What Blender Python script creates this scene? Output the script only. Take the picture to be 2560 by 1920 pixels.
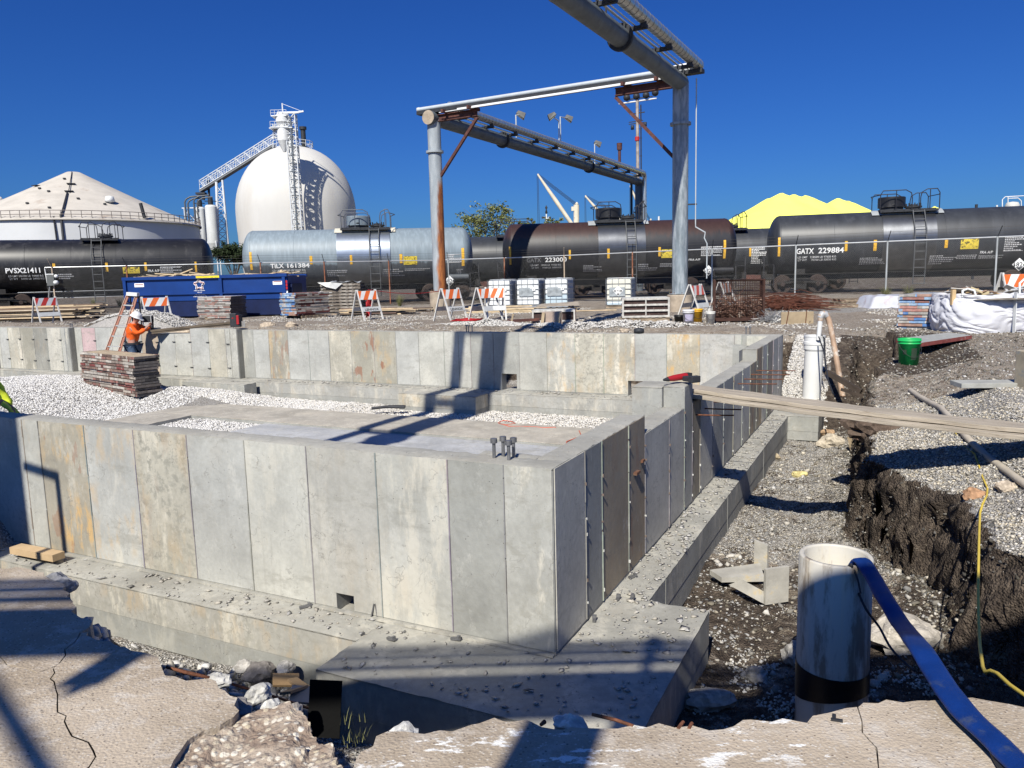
import bpy, bmesh, math, random
import numpy as np
from mathutils import Vector, Matrix, noise as mnoise
R=math.radians
random.seed(7); rng=np.random.default_rng(7)
sc=bpy.context.scene
for o in list(bpy.data.objects): bpy.data.objects.remove(o)
# ------------------------------------------------------------------ camera, world, sun, exposure
F=1944.; PITCH=R(7.85); ROLL=R(1.46)
CAM=np.array([0,0,1.14])
cd=bpy.data.cameras.new('camera'); cam=bpy.data.objects.new('camera',cd); sc.collection.objects.link(cam)
cd.sensor_width=36; cd.lens=36*F/2560; cd.clip_end=6000; cd.clip_start=.05
cam.location=CAM
cam.rotation_euler=(Matrix.Rotation(R(90)-PITCH,4,'X')@Matrix.Rotation(-ROLL,4,'Z')).to_euler()
sc.camera=cam
sc.render.resolution_x=1024; sc.render.resolution_y=768
SAZ=R(18.8); SEL=R(43.5)       # heading of the light, elevation of the sun
LD=Vector((math.sin(SAZ)*math.cos(SEL),math.cos(SAZ)*math.cos(SEL),-math.sin(SEL)))
sl=bpy.data.lights.new('sun','SUN'); sun=bpy.data.objects.new('sun',sl); sc.collection.objects.link(sun)
sl.energy=5.0; sl.angle=R(.53); sl.color=(1,.955,.855)
sun.rotation_euler=LD.to_track_quat('-Z','Y').to_euler()
w=bpy.data.worlds.new('World'); sc.world=w; w.use_nodes=True
nt=w.node_tree; nt.nodes.clear()
sky=nt.nodes.new('ShaderNodeTexSky'); sky.sky_type='NISHITA'; sky.sun_disc=False
sky.sun_elevation=SEL; sky.sun_rotation=SAZ+math.pi   # sun stands opposite to the light's heading
sky.altitude=200; sky.air_density=1.0; sky.dust_density=1.1; sky.ozone_density=3.0
hs=nt.nodes.new('ShaderNodeHueSaturation'); hs.inputs['Saturation'].default_value=1.22; hs.inputs['Hue'].default_value=.508
bg=nt.nodes.new('ShaderNodeBackground'); bg.inputs[1].default_value=.055
ow=nt.nodes.new('ShaderNodeOutputWorld')
mx=nt.nodes.new('ShaderNodeMix'); mx.data_type='RGBA'; mx.blend_type='MULTIPLY'; mx.inputs[0].default_value=1; mx.inputs[7].default_value=(.30,.68,1.32,1)
nt.links.new(sky.outputs[0],hs.inputs['Color']); nt.links.new(hs.outputs[0],mx.inputs[6]); nt.links.new(mx.outputs[2],bg.inputs[0]); nt.links.new(bg.outputs[0],ow.inputs[0])
sc.view_settings.view_transform='Standard'; sc.view_settings.look='None'; sc.view_settings.exposure=.27; sc.view_settings.gamma=1
sc.render.engine='CYCLES'
try: sc.cycles.max_bounces=6; sc.cycles.diffuse_bounces=1; sc.cycles.transparent_max_bounces=8
except Exception: pass
# ------------------------------------------------------------------ picture <-> place
def ray(x,y):
    a=(x-1280)/F; b=-(y-960)/F
    u=a*math.cos(ROLL)+b*math.sin(ROLL); v=-a*math.sin(ROLL)+b*math.cos(ROLL)
    return np.array([u,math.cos(PITCH)+v*math.sin(PITCH),-math.sin(PITCH)+v*math.cos(PITCH)])
def on(x,y,z=-.25):                 # point of the place at height z
    d=ray(x,y); return Vector(CAM+d*((z-CAM[2])/d[2]))
def at(x,y,Y):                      # point of the place at distance Y
    d=ray(x,y); return Vector(CAM+d*(Y/d[1]))
def onpl(x,y,p,q):                  # point on the vertical plane through p and q
    d=ray(x,y); n=np.array([-(q[1]-p[1]),q[0]-p[0]]); t=(np.array([p[0],p[1]])-CAM[:2])@n/(d[:2]@n); return Vector(CAM+d*t)
AZ=R(26.5); UU=np.array([math.sin(AZ),math.cos(AZ)]); VV=np.array([-math.cos(AZ),math.sin(AZ)]); OO=np.array([.23,4.553])
def W(a,b,z=0.):                    # foundation frame: a left along the near wall, b away along the side wall
    return Vector((OO[0]+a*VV[0]+b*UU[0],OO[1]+a*VV[1]+b*UU[1],z))
def AB(p):
    d=np.array([p[0],p[1]])-OO; return float(d@VV),float(d@UU)
# ------------------------------------------------------------------ object helpers
def link(o): sc.collection.objects.link(o); return o
def tag(o,label=None,cat=None,group=None,kind=None):
    if label: o['label']=label
    if cat: o['category']=cat
    if group: o['group']=group
    if kind: o['kind']=kind
    return o
def empty(name,loc=(0,0,0),rz=0,label=None,cat=None,group=None,rot=None):
    o=bpy.data.objects.new(name,None); o.location=loc; o.rotation_euler=rot or (0,0,rz); o.empty_display_size=.2
    link(o); return tag(o,label,cat,group)
def kids(o): return [c for c in bpy.data.objects if c.parent==o]
def copy_tree(o,parent=None):
    c=o.copy(); link(c)
    if parent is not None: c.parent=parent
    for ch in kids(o): copy_tree(ch,c)
    return c
class MB:
    def __init__(s): s.v=[]; s.f=[]; s.sm=[]; s.m=None; s.c=[]; s.cur=None
    def xf(s,M): s.m=M; return s
    def add(s,vs,fs,smooth=False):
        n=len(s.v)
        for p in vs:
            p=Vector(p)
            s.v.append(tuple(s.m@p) if s.m is not None else tuple(p))
        for f in fs:
            s.f.append([i+n for i in f]); s.sm.append(smooth); s.c.append(s.cur)
        return s
    def box(s,c,d,rz=0,M=None):
        hx,hy,hz=d[0]/2,d[1]/2,d[2]/2
        P=[Vector((x,y,z)) for x in(-hx,hx) for y in(-hy,hy) for z in(-hz,hz)]
        if M is not None: P=[M@p for p in P]
        if rz: 
            m=Matrix.Rotation(rz,3,'Z'); P=[m@p for p in P]
        P=[p+Vector(c) for p in P]
        return s.add(P,[(0,1,3,2),(4,6,7,5),(0,4,5,1),(2,3,7,6),(0,2,6,4),(1,5,7,3)])
    def beam(s,p,q,w,h,up=(0,0,1)):
        p=Vector(p);q=Vector(q);d=(q-p); L=d.length
        if L<1e-6: return s
        d.normalize(); up=Vector(up)
        if abs(d.dot(up))>.99: up=Vector((1,0,0))
        x=d.cross(up).normalized(); z=x.cross(d).normalized()
        P=[b+x*sx*w/2+z*sz*h/2 for b in(p,q) for sx in(-1,1) for sz in(-1,1)]
        return s.add(P,[(0,2,3,1),(4,5,7,6),(0,1,5,4),(2,6,7,3),(0,4,6,2),(1,3,7,5)])
    def tube(s,pts,r,n=10,caps=True,closed=False):
        pts=[Vector(p) for p in pts]; rs=r if isinstance(r,(list,tuple)) else [r]*len(pts)
        rings=[]; prev=None
        for i,p in enumerate(pts):
            if closed: t=(pts[(i+1)%len(pts)]-pts[i-1])
            else: t=(pts[min(i+1,len(pts)-1)]-pts[max(i-1,0)])
            if t.length<1e-9: t=Vector((0,0,1))
            t.normalize()
            if prev is None:
                a=Vector((0,0,1)) if abs(t.z)<.9 else Vector((1,0,0)); x=t.cross(a).normalized()
            else:
                x=(prev-t*prev.dot(t)); x=x.normalized() if x.length>1e-6 else t.orthogonal().normalized()
            prev=x; y=t.cross(x)
            k=1.
            if 0<i<len(pts)-1:
                c=(pts[i]-pts[i-1]).normalized().dot((pts[i+1]-pts[i]).normalized()); k=1/max(.6,math.sqrt(max(0,(1+c)/2)))
            rings.append([p+(x*math.cos(2*math.pi*j/n)+y*math.sin(2*math.pi*j/n))*rs[i]*(k if k<1.3 else 1.3) for j in range(n)])
        V=[q for rg in rings for q in rg]; Fc=[]; m=len(rings)
        for i in range(m if closed else m-1):
            for j in range(n):
                a=i*n+j; b=i*n+(j+1)%n; c=((i+1)%m)*n+(j+1)%n; d=((i+1)%m)*n+j; Fc.append((a,b,c,d))
        s.add(V,Fc,True)
        if caps and not closed:
            s.add(rings[0],[tuple(range(n))[::-1]]); s.add(rings[-1],[tuple(range(n))])
        return s
    def cyl(s,p,q,r,r2=None,n=20,caps=True): return s.tube([p,q],[r,r if r2 is None else r2],n,caps)
    def lathe(s,prof,n=32,c=(0,0,0),axis='Z',sharp=False,flat=False):
        V=[];Fc=[]
        for r,z in prof:
            for j in range(n):
                a=2*math.pi*j/n
                p=(r*math.cos(a),r*math.sin(a),z)
                if axis=='X': p=(z,r*math.cos(a),r*math.sin(a))
                if axis=='Y': p=(r*math.cos(a),z,r*math.sin(a))
                V.append(Vector(p)+Vector(c))
        if sharp:
            for i in range(len(prof)-1):
                s.add(V[i*n:(i+2)*n],[(j,(j+1)%n,n+(j+1)%n,n+j) for j in range(n)],not flat)
            return s
        for i in range(len(prof)-1):
            for j in range(n): Fc.append((i*n+j,i*n+(j+1)%n,(i+1)*n+(j+1)%n,(i+1)*n+j))
        return s.add(V,Fc,not flat)
    def prism(s,poly,z0,z1):
        n=len(poly)
        V=[(p[0],p[1],z0) for p in poly]+[(p[0],p[1],z1) for p in poly]
        Fc=[tuple(range(n))[::-1],tuple(range(n,2*n))]+[(i,(i+1)%n,n+(i+1)%n,n+i) for i in range(n)]
        return s.add(V,Fc)
    def build(s,name,mat,parent=None,loc=None,bevel=0,attrs=None):
        me=bpy.data.meshes.new(name); me.from_pydata(s.v,[],s.f)
        me.polygons.foreach_set('use_smooth',s.sm)
        if any(c is not None for c in s.c):
            at_=me.attributes.new('tint','FLOAT_COLOR','FACE')
            arr=np.array([(c if c is not None else (1,1,1)) for c in s.c],float)
            arr=np.concatenate([arr[:,:3],np.ones((len(arr),1))],1); at_.data.foreach_set('color',arr.ravel())
        me.update()
        ms=mat if isinstance(mat,(list,tuple)) else [mat]
        for m in ms: me.materials.append(m)
        o=bpy.data.objects.new(name,me); link(o)
        bm=bmesh.new(); bm.from_mesh(me); bmesh.ops.recalc_face_normals(bm,faces=bm.faces); bm.to_mesh(me); bm.free()
        if parent is not None: o.parent=parent
        if loc is not None: o.location=loc
        if bevel:
            b=o.modifiers.new('bevel','BEVEL'); b.width=bevel; b.segments=2; b.limit_method='ANGLE'; b.harden_normals=False
        return o
def part(m,name,mat,parent,bevel=0,label=None):
    o=m.build(name,mat,parent,bevel=bevel)
    if label: o['label']=label
    return o
# ------------------------------------------------------------------ numpy noise
def _h(ix,iy,s):
    n=(ix.astype(np.int64)*374761393+iy.astype(np.int64)*668265263+s*1274126177)&0xffffffff
    n=((n^(n>>13))*1103515245)&0xffffffff; n=n^(n>>16)
    return (n&0xffffff)/float(0xffffff)
def vn(x,y,s=0):
    x=np.asarray(x,float); y=np.asarray(y,float)
    ix=np.floor(x); iy=np.floor(y); fx=x-ix; fy=y-iy; fx=fx*fx*(3-2*fx); fy=fy*fy*(3-2*fy)
    a=_h(ix,iy,s);b=_h(ix+1,iy,s);c=_h(ix,iy+1,s);d=_h(ix+1,iy+1,s)
    return (a*(1-fx)+b*fx)*(1-fy)+(c*(1-fx)+d*fx)*fy
def fbm(x,y,s=0,o=4,g=.5):
    t=0;A=1;T=0
    for i in range(o): t=t+A*vn(np.asarray(x)*2**i,np.asarray(y)*2**i,s+i*17); T+=A; A*=g
    return t/T
def sstep(e0,e1,x):
    t=np.clip((x-e0)/(e1-e0),0,1); return t*t*(3-2*t)
# ------------------------------------------------------------------ materials
MC={}
def nodes(name):
    m=bpy.data.materials.new(name); m.use_nodes=True; t=m.node_tree; b=t.nodes['Principled BSDF']; return m,t,b
def N(t,k,**kw):
    n=t.nodes.new(k)
    for a,v in kw.items():
        if a.startswith('i_'): n.inputs[int(a[2:]) if a[2:].isdigit() else a[2:]].default_value=v
        else: setattr(n,a,v)
    return n
def mixc(t,fac,a,b,mode='MIX'):
    n=t.nodes.new('ShaderNodeMix'); n.data_type='RGBA'; n.blend_type=mode
    for s,v in((n.inputs[0],fac),(n.inputs[6],a),(n.inputs[7],b)):
        if hasattr(v,'is_linked') or isinstance(v,bpy.types.NodeSocket): t.links.new(v,s)
        elif s.type=='VALUE': s.default_value=v
        else: s.default_value=(*v[:3],1)
    return n.outputs[2]
def ramp(t,src,lo,hi):
    n=t.nodes.new('ShaderNodeMapRange'); n.interpolation_type='SMOOTHSTEP'; n.inputs[1].default_value=lo; n.inputs[2].default_value=hi
    t.links.new(src,n.inputs[0]); return n.outputs[0]
def mul(t,a,b,op='MULTIPLY'):
    n=t.nodes.new('ShaderNodeMath'); n.operation=op
    for i,v in enumerate((a,b)):
        if isinstance(v,bpy.types.NodeSocket): t.links.new(v,n.inputs[i])
        else: n.inputs[i].default_value=v
    return n.outputs[0]
def coords(t,scale=(1,1,1),kind='Object'):
    c=t.nodes.new('ShaderNodeTexCoord'); m=t.nodes.new('ShaderNodeMapping'); m.inputs['Scale'].default_value=scale
    t.links.new(c.outputs[kind],m.inputs[0]); return m.outputs[0]
def noise(t,vec,scale,detail=5,rough=.6):
    n=t.nodes.new('ShaderNodeTexNoise'); n.inputs['Scale'].default_value=scale; n.inputs['Detail'].default_value=detail; n.inputs['Roughness'].default_value=rough
    t.links.new(vec,n.inputs['Vector']); return n.outputs[0]
def voro(t,vec,scale,feature='F1'):
    n=t.nodes.new('ShaderNodeTexVoronoi'); n.feature=feature; n.inputs['Scale'].default_value=scale; t.links.new(vec,n.inputs['Vector']); return n
def bump(t,b,h,strength=.3,dist=.02,prev=None):
    n=t.nodes.new('ShaderNodeBump'); n.inputs['Strength'].default_value=strength; n.inputs['Distance'].default_value=dist
    t.links.new(h,n.inputs['Height'])
    if prev is not None: t.links.new(prev,n.inputs['Normal'])
    t.links.new(n.outputs[0],b.inputs['Normal']); return n.outputs[0]
def M(name,col,rough=.7,metal=0,var=.2,scale=3,bmp=.15,bs=40,col2=None,th=(.52,.62),s2=5,stretch=(1,1,1),tint=False,spec=.4,dirt=0,alpha=None,trans=0,coat=0):
    if name in MC: return MC[name]
    m,t,b=nodes(name); v=coords(t,stretch)
    base=col
    if tint:
        a=t.nodes.new('ShaderNodeAttribute'); a.attribute_name='tint'; base=mixc(t,1.,a.outputs['Color'],col,'MULTIPLY')
    n1=noise(t,v,scale,6)
    hv=N(t,'ShaderNodeHueSaturation')
    if isinstance(base,bpy.types.NodeSocket): t.links.new(base,hv.inputs['Color'])
    else: hv.inputs['Color'].default_value=(*base,1)
    k=t.nodes.new('ShaderNodeMapRange'); k.inputs[1].default_value=.3; k.inputs[2].default_value=.7; k.inputs[3].default_value=1-var; k.inputs[4].default_value=1+var
    t.links.new(n1,k.inputs[0]); t.links.new(k.outputs[0],hv.inputs['Value'])
    c=hv.outputs[0]
    if col2 is not None:
        n2=noise(t,v,s2,8,.65); c=mixc(t,ramp(t,n2,*th),c,col2)
    if dirt:
        n3=noise(t,coords(t,(1,1,1)),1.7,8,.7); c=mixc(t,mul(t,ramp(t,n3,.5,.72),dirt),c,(.16,.12,.085))
    t.links.new(c,b.inputs['Base Color'])
    b.inputs['Roughness'].default_value=rough; b.inputs['Metallic'].default_value=metal
    if 'Specular IOR Level' in b.inputs: b.inputs['Specular IOR Level'].default_value=spec
    if coat: b.inputs['Coat Weight'].default_value=coat; b.inputs['Coat Roughness'].default_value=.15
    if trans: b.inputs['Transmission Weight'].default_value=trans
    if alpha is not None: b.inputs['Alpha'].default_value=alpha
    if bmp: bump(t,b,noise(t,v,bs,4),bmp,.01)
    MC[name]=m; return m
def concrete():
    if 'concrete' in MC: return MC['concrete']
    m,t,b=nodes('concrete'); v=coords(t); vs=coords(t,(1,1,.3))
    a=t.nodes.new('ShaderNodeAttribute'); a.attribute_name='tint'
    fx=t.nodes.new('ShaderNodeAttribute'); fx.attribute_name='fx'; sp=t.nodes.new('ShaderNodeSeparateColor'); t.links.new(fx.outputs['Color'],sp.inputs[0])
    big=noise(t,v,1.6,6); fine=noise(t,v,26,6,.7); mid=noise(t,v,7,7,.65)
    k=t.nodes.new('ShaderNodeMapRange'); k.inputs[1].default_value=.28; k.inputs[2].default_value=.72; k.inputs[3].default_value=.74; k.inputs[4].default_value=1.18; t.links.new(big,k.inputs[0])
    k2=t.nodes.new('ShaderNodeMapRange'); k2.inputs[1].default_value=.3; k2.inputs[2].default_value=.7; k2.inputs[3].default_value=.90; k2.inputs[4].default_value=1.09; t.links.new(fine,k2.inputs[0])
    hv=N(t,'ShaderNodeHueSaturation'); t.links.new(a.outputs['Color'],hv.inputs['Color']); t.links.new(mul(t,k.outputs[0],k2.outputs[0]),hv.inputs['Value'])
    c=hv.outputs[0]
    # pale laitance bloom, dark mottle, ochre form oil, rust
    nb=noise(t,vs,3.4,8,.7); c=mixc(t,mul(t,ramp(t,nb,.50,.60),sp.outputs[2]),c,(.64,.60,.50))
    nm=noise(t,v,17,5,.6); lump=noise(t,v,3,4); c=mixc(t,mul(t,mul(t,ramp(t,nm,.47,.62),ramp(t,lump,.33,.56)),sp.outputs[0]),c,(.29,.28,.235))
    no=noise(t,vs,5.5,9,.72); no2=noise(t,v,1.9,3); c=mixc(t,mul(t,mul(t,ramp(t,no,.47,.58),ramp(t,no2,.42,.62)),sp.outputs[1]),c,(.55,.37,.17))
    nr=noise(t,vs,6.5,4,.5); c=mixc(t,mul(t,ramp(t,nr,.595,.615),fx.outputs['Alpha']),c,(.26,.085,.035))
    st=noise(t,coords(t,(6,6,.35)),3.2,5,.6); c=mixc(t,mul(t,ramp(t,st,.56,.72),.28),c,(.30,.285,.25))
    # smears and trowel scratches that run over the joints
    sm_=noise(t,coords(t,(.7,.7,2.2)),2.3,9,.75); c=mixc(t,mul(t,ramp(t,sm_,.53,.66),.45),c,(.255,.245,.21))
    sm2=noise(t,coords(t,(1.3,1.3,.8)),4.1,9,.8); c=mixc(t,mul(t,ramp(t,sm2,.55,.68),.40),c,(.60,.585,.53))
    sc_=t.nodes.new('ShaderNodeTexWave'); sc_.wave_type='BANDS'; sc_.inputs['Scale'].default_value=1.7; sc_.inputs['Distortion'].default_value=26; sc_.inputs['Detail'].default_value=5; sc_.inputs['Detail Scale'].default_value=2.4; t.links.new(v,sc_.inputs['Vector'])
    c=mixc(t,mul(t,mul(t,ramp(t,sc_.outputs['Fac'],.035,.0),ramp(t,noise(t,v,3.3,3),.48,.6)),.5),c,(.20,.19,.17))
    # scratches and bug holes
    vo=voro(t,v,21); vn_=voro(t,v,60)
    hole=mul(t,ramp(t,vo.outputs['Distance'],.10,.07),ramp(t,noise(t,v,9,2),.50,.58))
    hole2=mul(t,ramp(t,vn_.outputs['Distance'],.13,.08),ramp(t,noise(t,v,4,2),.52,.62))
    hl=mul(t,hole,hole2,'MAXIMUM')
    c=mixc(t,mul(t,hl,.75),c,(.12,.115,.105))
    t.links.new(c,b.inputs['Base Color']); b.inputs['Roughness'].default_value=.86
    h=mul(t,mul(t,fine,.5),mul(t,hl,-1.6),'ADD'); h=mul(t,h,mul(t,mid,.8),'ADD')
    bump(t,b,h,.42,.006)
    MC['concrete']=m; return m
def fxmesh(o,vals):
    at_=o.data.attributes.new('fx','FLOAT_COLOR','FACE'); at_.data.foreach_set('color',np.array(vals,float).ravel())
# ------------------------------------------------------------------ pavement outlines (world XY, from the broken edge)
ZS=-.36
EL=[(0,1423),(45,1418),(108,1432),(122,1450),(158,1459),(176,1504),(190,1536),(235,1554),(217,1590),(258,1599),(316,1621),(375,1635),(402,1671),(407,1689),(470,1698),(520,1694),(556,1716),(592,1748),(588,1793),(479,1838),(443,1875),(425,1920)]
ER=[(884,1920),(939,1842),(978,1827),(1128,1832),(1180,1815),(1232,1797),(1321,1802),(1361,1822),(1496,1817),(1585,1817),(1656,1808),(1774,1825),(1886,1799),(2004,1803),(2136,1764),(2251,1751),(2360,1747),(2442,1747),(2560,1768)]
def jag(pts,amp=.02,step=.05,seed=1):
    out=[]; r=random.Random(seed)
    for p,q in zip(pts[:-1],pts[1:]):
        n=max(1,int((Vector(q)-Vector(p)).length/step))
        for i in range(n):
            f=i/n; x=p[0]+(q[0]-p[0])*f; y=p[1]+(q[1]-p[1])*f
            out.append((x+r.uniform(-amp,amp),y+r.uniform(-amp,amp)))
    out.append((pts[-1][0],pts[-1][1])); return out
eL=[tuple(on(x,y,ZS)[:2]) for x,y in EL]; eR=[tuple(on(x,y,ZS)[:2]) for x,y in ER]
# edge of the pavement as b(a)
_ed=sorted([AB(p) for p in eL[:16]]+[AB(p) for p in eR[1:]]+[(9.,-.9),(-4.,-1.15),(2.,-1.95)])
_ea=np.array([p[0] for p in _ed]); _eb=np.array([p[1] for p in _ed])
def bedge(a): return np.interp(a,_ea,_eb)
_bb=np.array([-1.9,-1.2,-.6,-.3,.0,.5,.9,1.3,1.7,2.3,2.9,3.3,4.1,4.9,6.4,8.1,9.5,11.,13.,15.,16.5])
_ba=np.array([-2.2,-2.25,-2.5,-3.2,-4.3,-4.4,-3.6,-2.6,-2.32,-2.36,-2.22,-1.95,-1.50,-1.45,-1.42,-1.38,-1.5,-1.7,-1.9,-1.5,-.9])
def bankline(b): return np.interp(b,_bb,_ba)
def hgt(a,b):
    a=np.asarray(a,float); b=np.asarray(b,float)
    X=OO[0]+a*VV[0]+b*UU[0]; Y=OO[1]+a*VV[1]+b*UU[1]
    n1=fbm(a*.6,b*.6,1)-.5; n2=fbm(a*3.1,b*3.1,2)-.5; n3=fbm(a*11,b*11,3,3)-.5
    z=-.25+.10*n1+.06*n2+.02*n3
    far=sstep(0,1,(Y-34)/6); z=z*(1-far)+far*(-.14+.03*n2)
    # heap of spoil along the far wall
    sp=np.exp(-((b-14.1)/.8)**2)*sstep(-1,1.5,a); z=z+sp*(.10+.14*n2+.1*n1)
    # pit inside the walls
    fl=-1.58+.03*n2+.012*n3
    mound=np.exp(-(((a-18.0)/3.5)**2+((b-7.0)/3.6)**2)**1.6)
    m2=np.exp(-(((a-13.2)/1.5)**2+((b-8.6)/.9)**2))*.30
    m3=np.exp(-(((a-11.8)/.9)**2+((b-9.0)/.5)**2))*.10
    fi=fl+.46*mound*sstep(10.9,13.2,a+.35*(b-6)*0)+m2+m3+.02*n3
    inside=(a>.1)&(b>.1)&(b<10.22)&(a<60)
    # outside trench at the right
    bl=bankline(b)+.10*(fbm(b*2.3,0*b+3.3,9)-.5)*2+.05*(fbm(b*9,0*b+1.3,8)-.5)*2
    d=a-bl                                   # >0 on the trench side
    ft=-1.60+.16*n1+.11*n2+.045*n3 + .10*np.exp(-((d-.1)/.35)**2)
    lip=-.42-.22*np.exp(-((d+.1)/.5)**2)*sstep(9,3,b)-.10*np.exp(-((d+.3)/1.2)**2)
    top=np.minimum(z,lip+.12*n2+.05*n3+.45*sstep(.5,2.4,-d))
    k=sstep(-.17,.08,d+.10*n3+.12*n2)
    tr=top*(1-k)+ft*k
    bend=sstep(13.6,9.8,b-.8*n1)             # the trench runs out beyond the far corner
    tr2=ft*bend+(z-.35*np.exp(-((b-13.)/1.4)**2-((a+1.6)/1.0)**2))*(1-bend)
    tr=np.where(b>9.8,np.where(d>0,tr2,top*bend+z*(1-bend)),tr)
    # ragged hole in the mud beside the standpipe
    hole=np.exp(-(((a+1.5)/.55)**2+((b-12.2)/.8)**2)**2); tr=tr-.55*hole*sstep(8,10,b)
    z=np.where((a<=.1),tr,z)
    # backfilled slot beyond the far wall
    bf=-1.42+sstep(12.45,13.15,b)*1.12
    z=np.where((a>.1)&(b>10.1)&(b<13.2),np.minimum(z,bf+.06*n2+.03*n3),z)
    sl=-1.48+1.2*np.clip((b-10.15)/2.9,0,1)+.05*n2+.03*n3; ks=sstep(-1.25,-.95,a+.2*n2); z=np.where((a>-1.4)&(a<=.1)&(b>10.1)&(b<13.1),sl*ks+z*(1-ks),z)
    z=np.where(inside,fi,z)
    # trench in front of the near wall
    dd=b-bedge(a)
    fr=-1.64+.05*n2+.04*n3+.10*n1+.62*np.exp(-((a-1.75)/.55)**2)*np.exp(-((dd-.0)/.55)**2)
    rise=sstep(4.6,6.3,a)*.95; fr=fr+rise
    pv=ZS-.20
    kk=sstep(.0,.12+.45*sstep(2.5,1.7,a),dd+.06*n2+.03*n3)
    fz=pv*(1-kk)+fr*kk
    z=np.where((b<.1)&(a>-.72)&(dd>-.6),fz,z)
    z=np.where((b<=.1)&(a<=-.72)&(dd>-.6),np.where(d>-.05,pv*(1-kk)+tr*kk,np.minimum(tr,tr)),z)
    z=np.where((b<.1)&(dd<=-.6)&(a>-60),pv,z)
    z=np.where((b<.1)&(a<=-1.9)&(dd>.1),np.maximum(z,np.where(d>0,z,-.46+.05*n2)),z)
    return z
def ong(x,y,lift=0.):            # where a picture ray meets the terrain
    d=ray(x,y); z=-.3
    for _ in range(14):
        p=CAM+d*((z-CAM[2])/d[2]); a,b=AB(p); z=.5*z+.5*(float(hgt(np.array([a]),np.array([b]))[0])+lift)
    p=CAM+d*((z-CAM[2])/d[2]); return Vector(p)
def gz(x,y): a,b=AB((x,y)); return float(hgt(np.array([a]),np.array([b]))[0])
def grid_lines(segs,far):
    L=[]
    for a,b,s in segs: L+=list(np.arange(a,b-1e-6,s))
    L.append(segs[-1][1])
    lo=[];x=segs[0][0];s=segs[0][2]
    while x>-far: s*=1.35; x-=s; lo.append(x)
    hi=[];x=segs[-1][1];s=segs[-1][2]
    while x<far: s*=1.35; x+=s; hi.append(x)
    return np.array(lo[::-1]+L+hi)
def ground_mat():
    m,t,b=nodes('ground'); v=coords(t)
    g=t.nodes.new('ShaderNodeAttribute'); g.attribute_name='mix'; sp=t.nodes.new('ShaderNodeSeparateColor'); t.links.new(g.outputs['Color'],sp.inputs[0])
    vo=voro(t,v,62); vo2=voro(t,v,120); cell=t.nodes.new('ShaderNodeSeparateColor'); t.links.new(vo.outputs['Color'],cell.inputs[0])
    cell2=t.nodes.new('ShaderNodeSeparateColor'); t.links.new(vo2.outputs['Color'],cell2.inputs[0])
    n1=noise(t,v,2.2,8,.65); n2=noise(t,v,14,8,.7); n3=noise(t,v,55,4,.7)
    dirt=mixc(t,ramp(t,n1,.35,.65),(.17,.125,.09),(.31,.25,.19)); dirt=mixc(t,ramp(t,n2,.42,.62),dirt,(.37,.32,.26))
    dirt=mixc(t,mul(t,ramp(t,cell2.outputs[0],.78,.86),.8),dirt,(.52,.49,.43))
    mud=mixc(t,ramp(t,n2,.38,.66),(.052,.040,.032),(.15,.118,.09)); mud=mixc(t,ramp(t,noise(t,v,5,5),.58,.68),mud,(.20,.165,.125))
    grav=mixc(t,ramp(t,cell.outputs[0],.1,.9),(.33,.31,.28),(.60,.58,.545)); grav=mixc(t,ramp(t,vo.outputs['Distance'],.42,.66),grav,(.22,.20,.175)); grav=mixc(t,ramp(t,noise(t,v,3.7,6,.65),.48,.66),grav,(.36,.335,.30))
    # rg: gravel amount, mud amount (with shade painted in under the tank cars)
    gm=mul(t,sp.outputs[0],mul(t,noise(t,v,3.1,7,.7),1.,'SUBTRACT'),'ADD'); gf=ramp(t,gm,-.02,.10)
    c=mixc(t,gf,dirt,grav); mm=mul(t,sp.outputs[1],mul(t,noise(t,v,2.7,7,.7),1.,'SUBTRACT'),'ADD'); mf=ramp(t,mm,-.02,.10); c=mixc(t,mf,c,mud)
    t.links.new(c,b.inputs['Base Color']); b.inputs['Roughness'].default_value=.95; b.inputs['Specular IOR Level'].default_value=.2
    h=mul(t,mul(t,n2,1.),mul(t,n3,.5),'ADD'); h=mul(t,h,mul(t,vo.outputs['Distance'],-.9),'ADD')
    bump(t,b,h,.9,.03); return m
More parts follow.
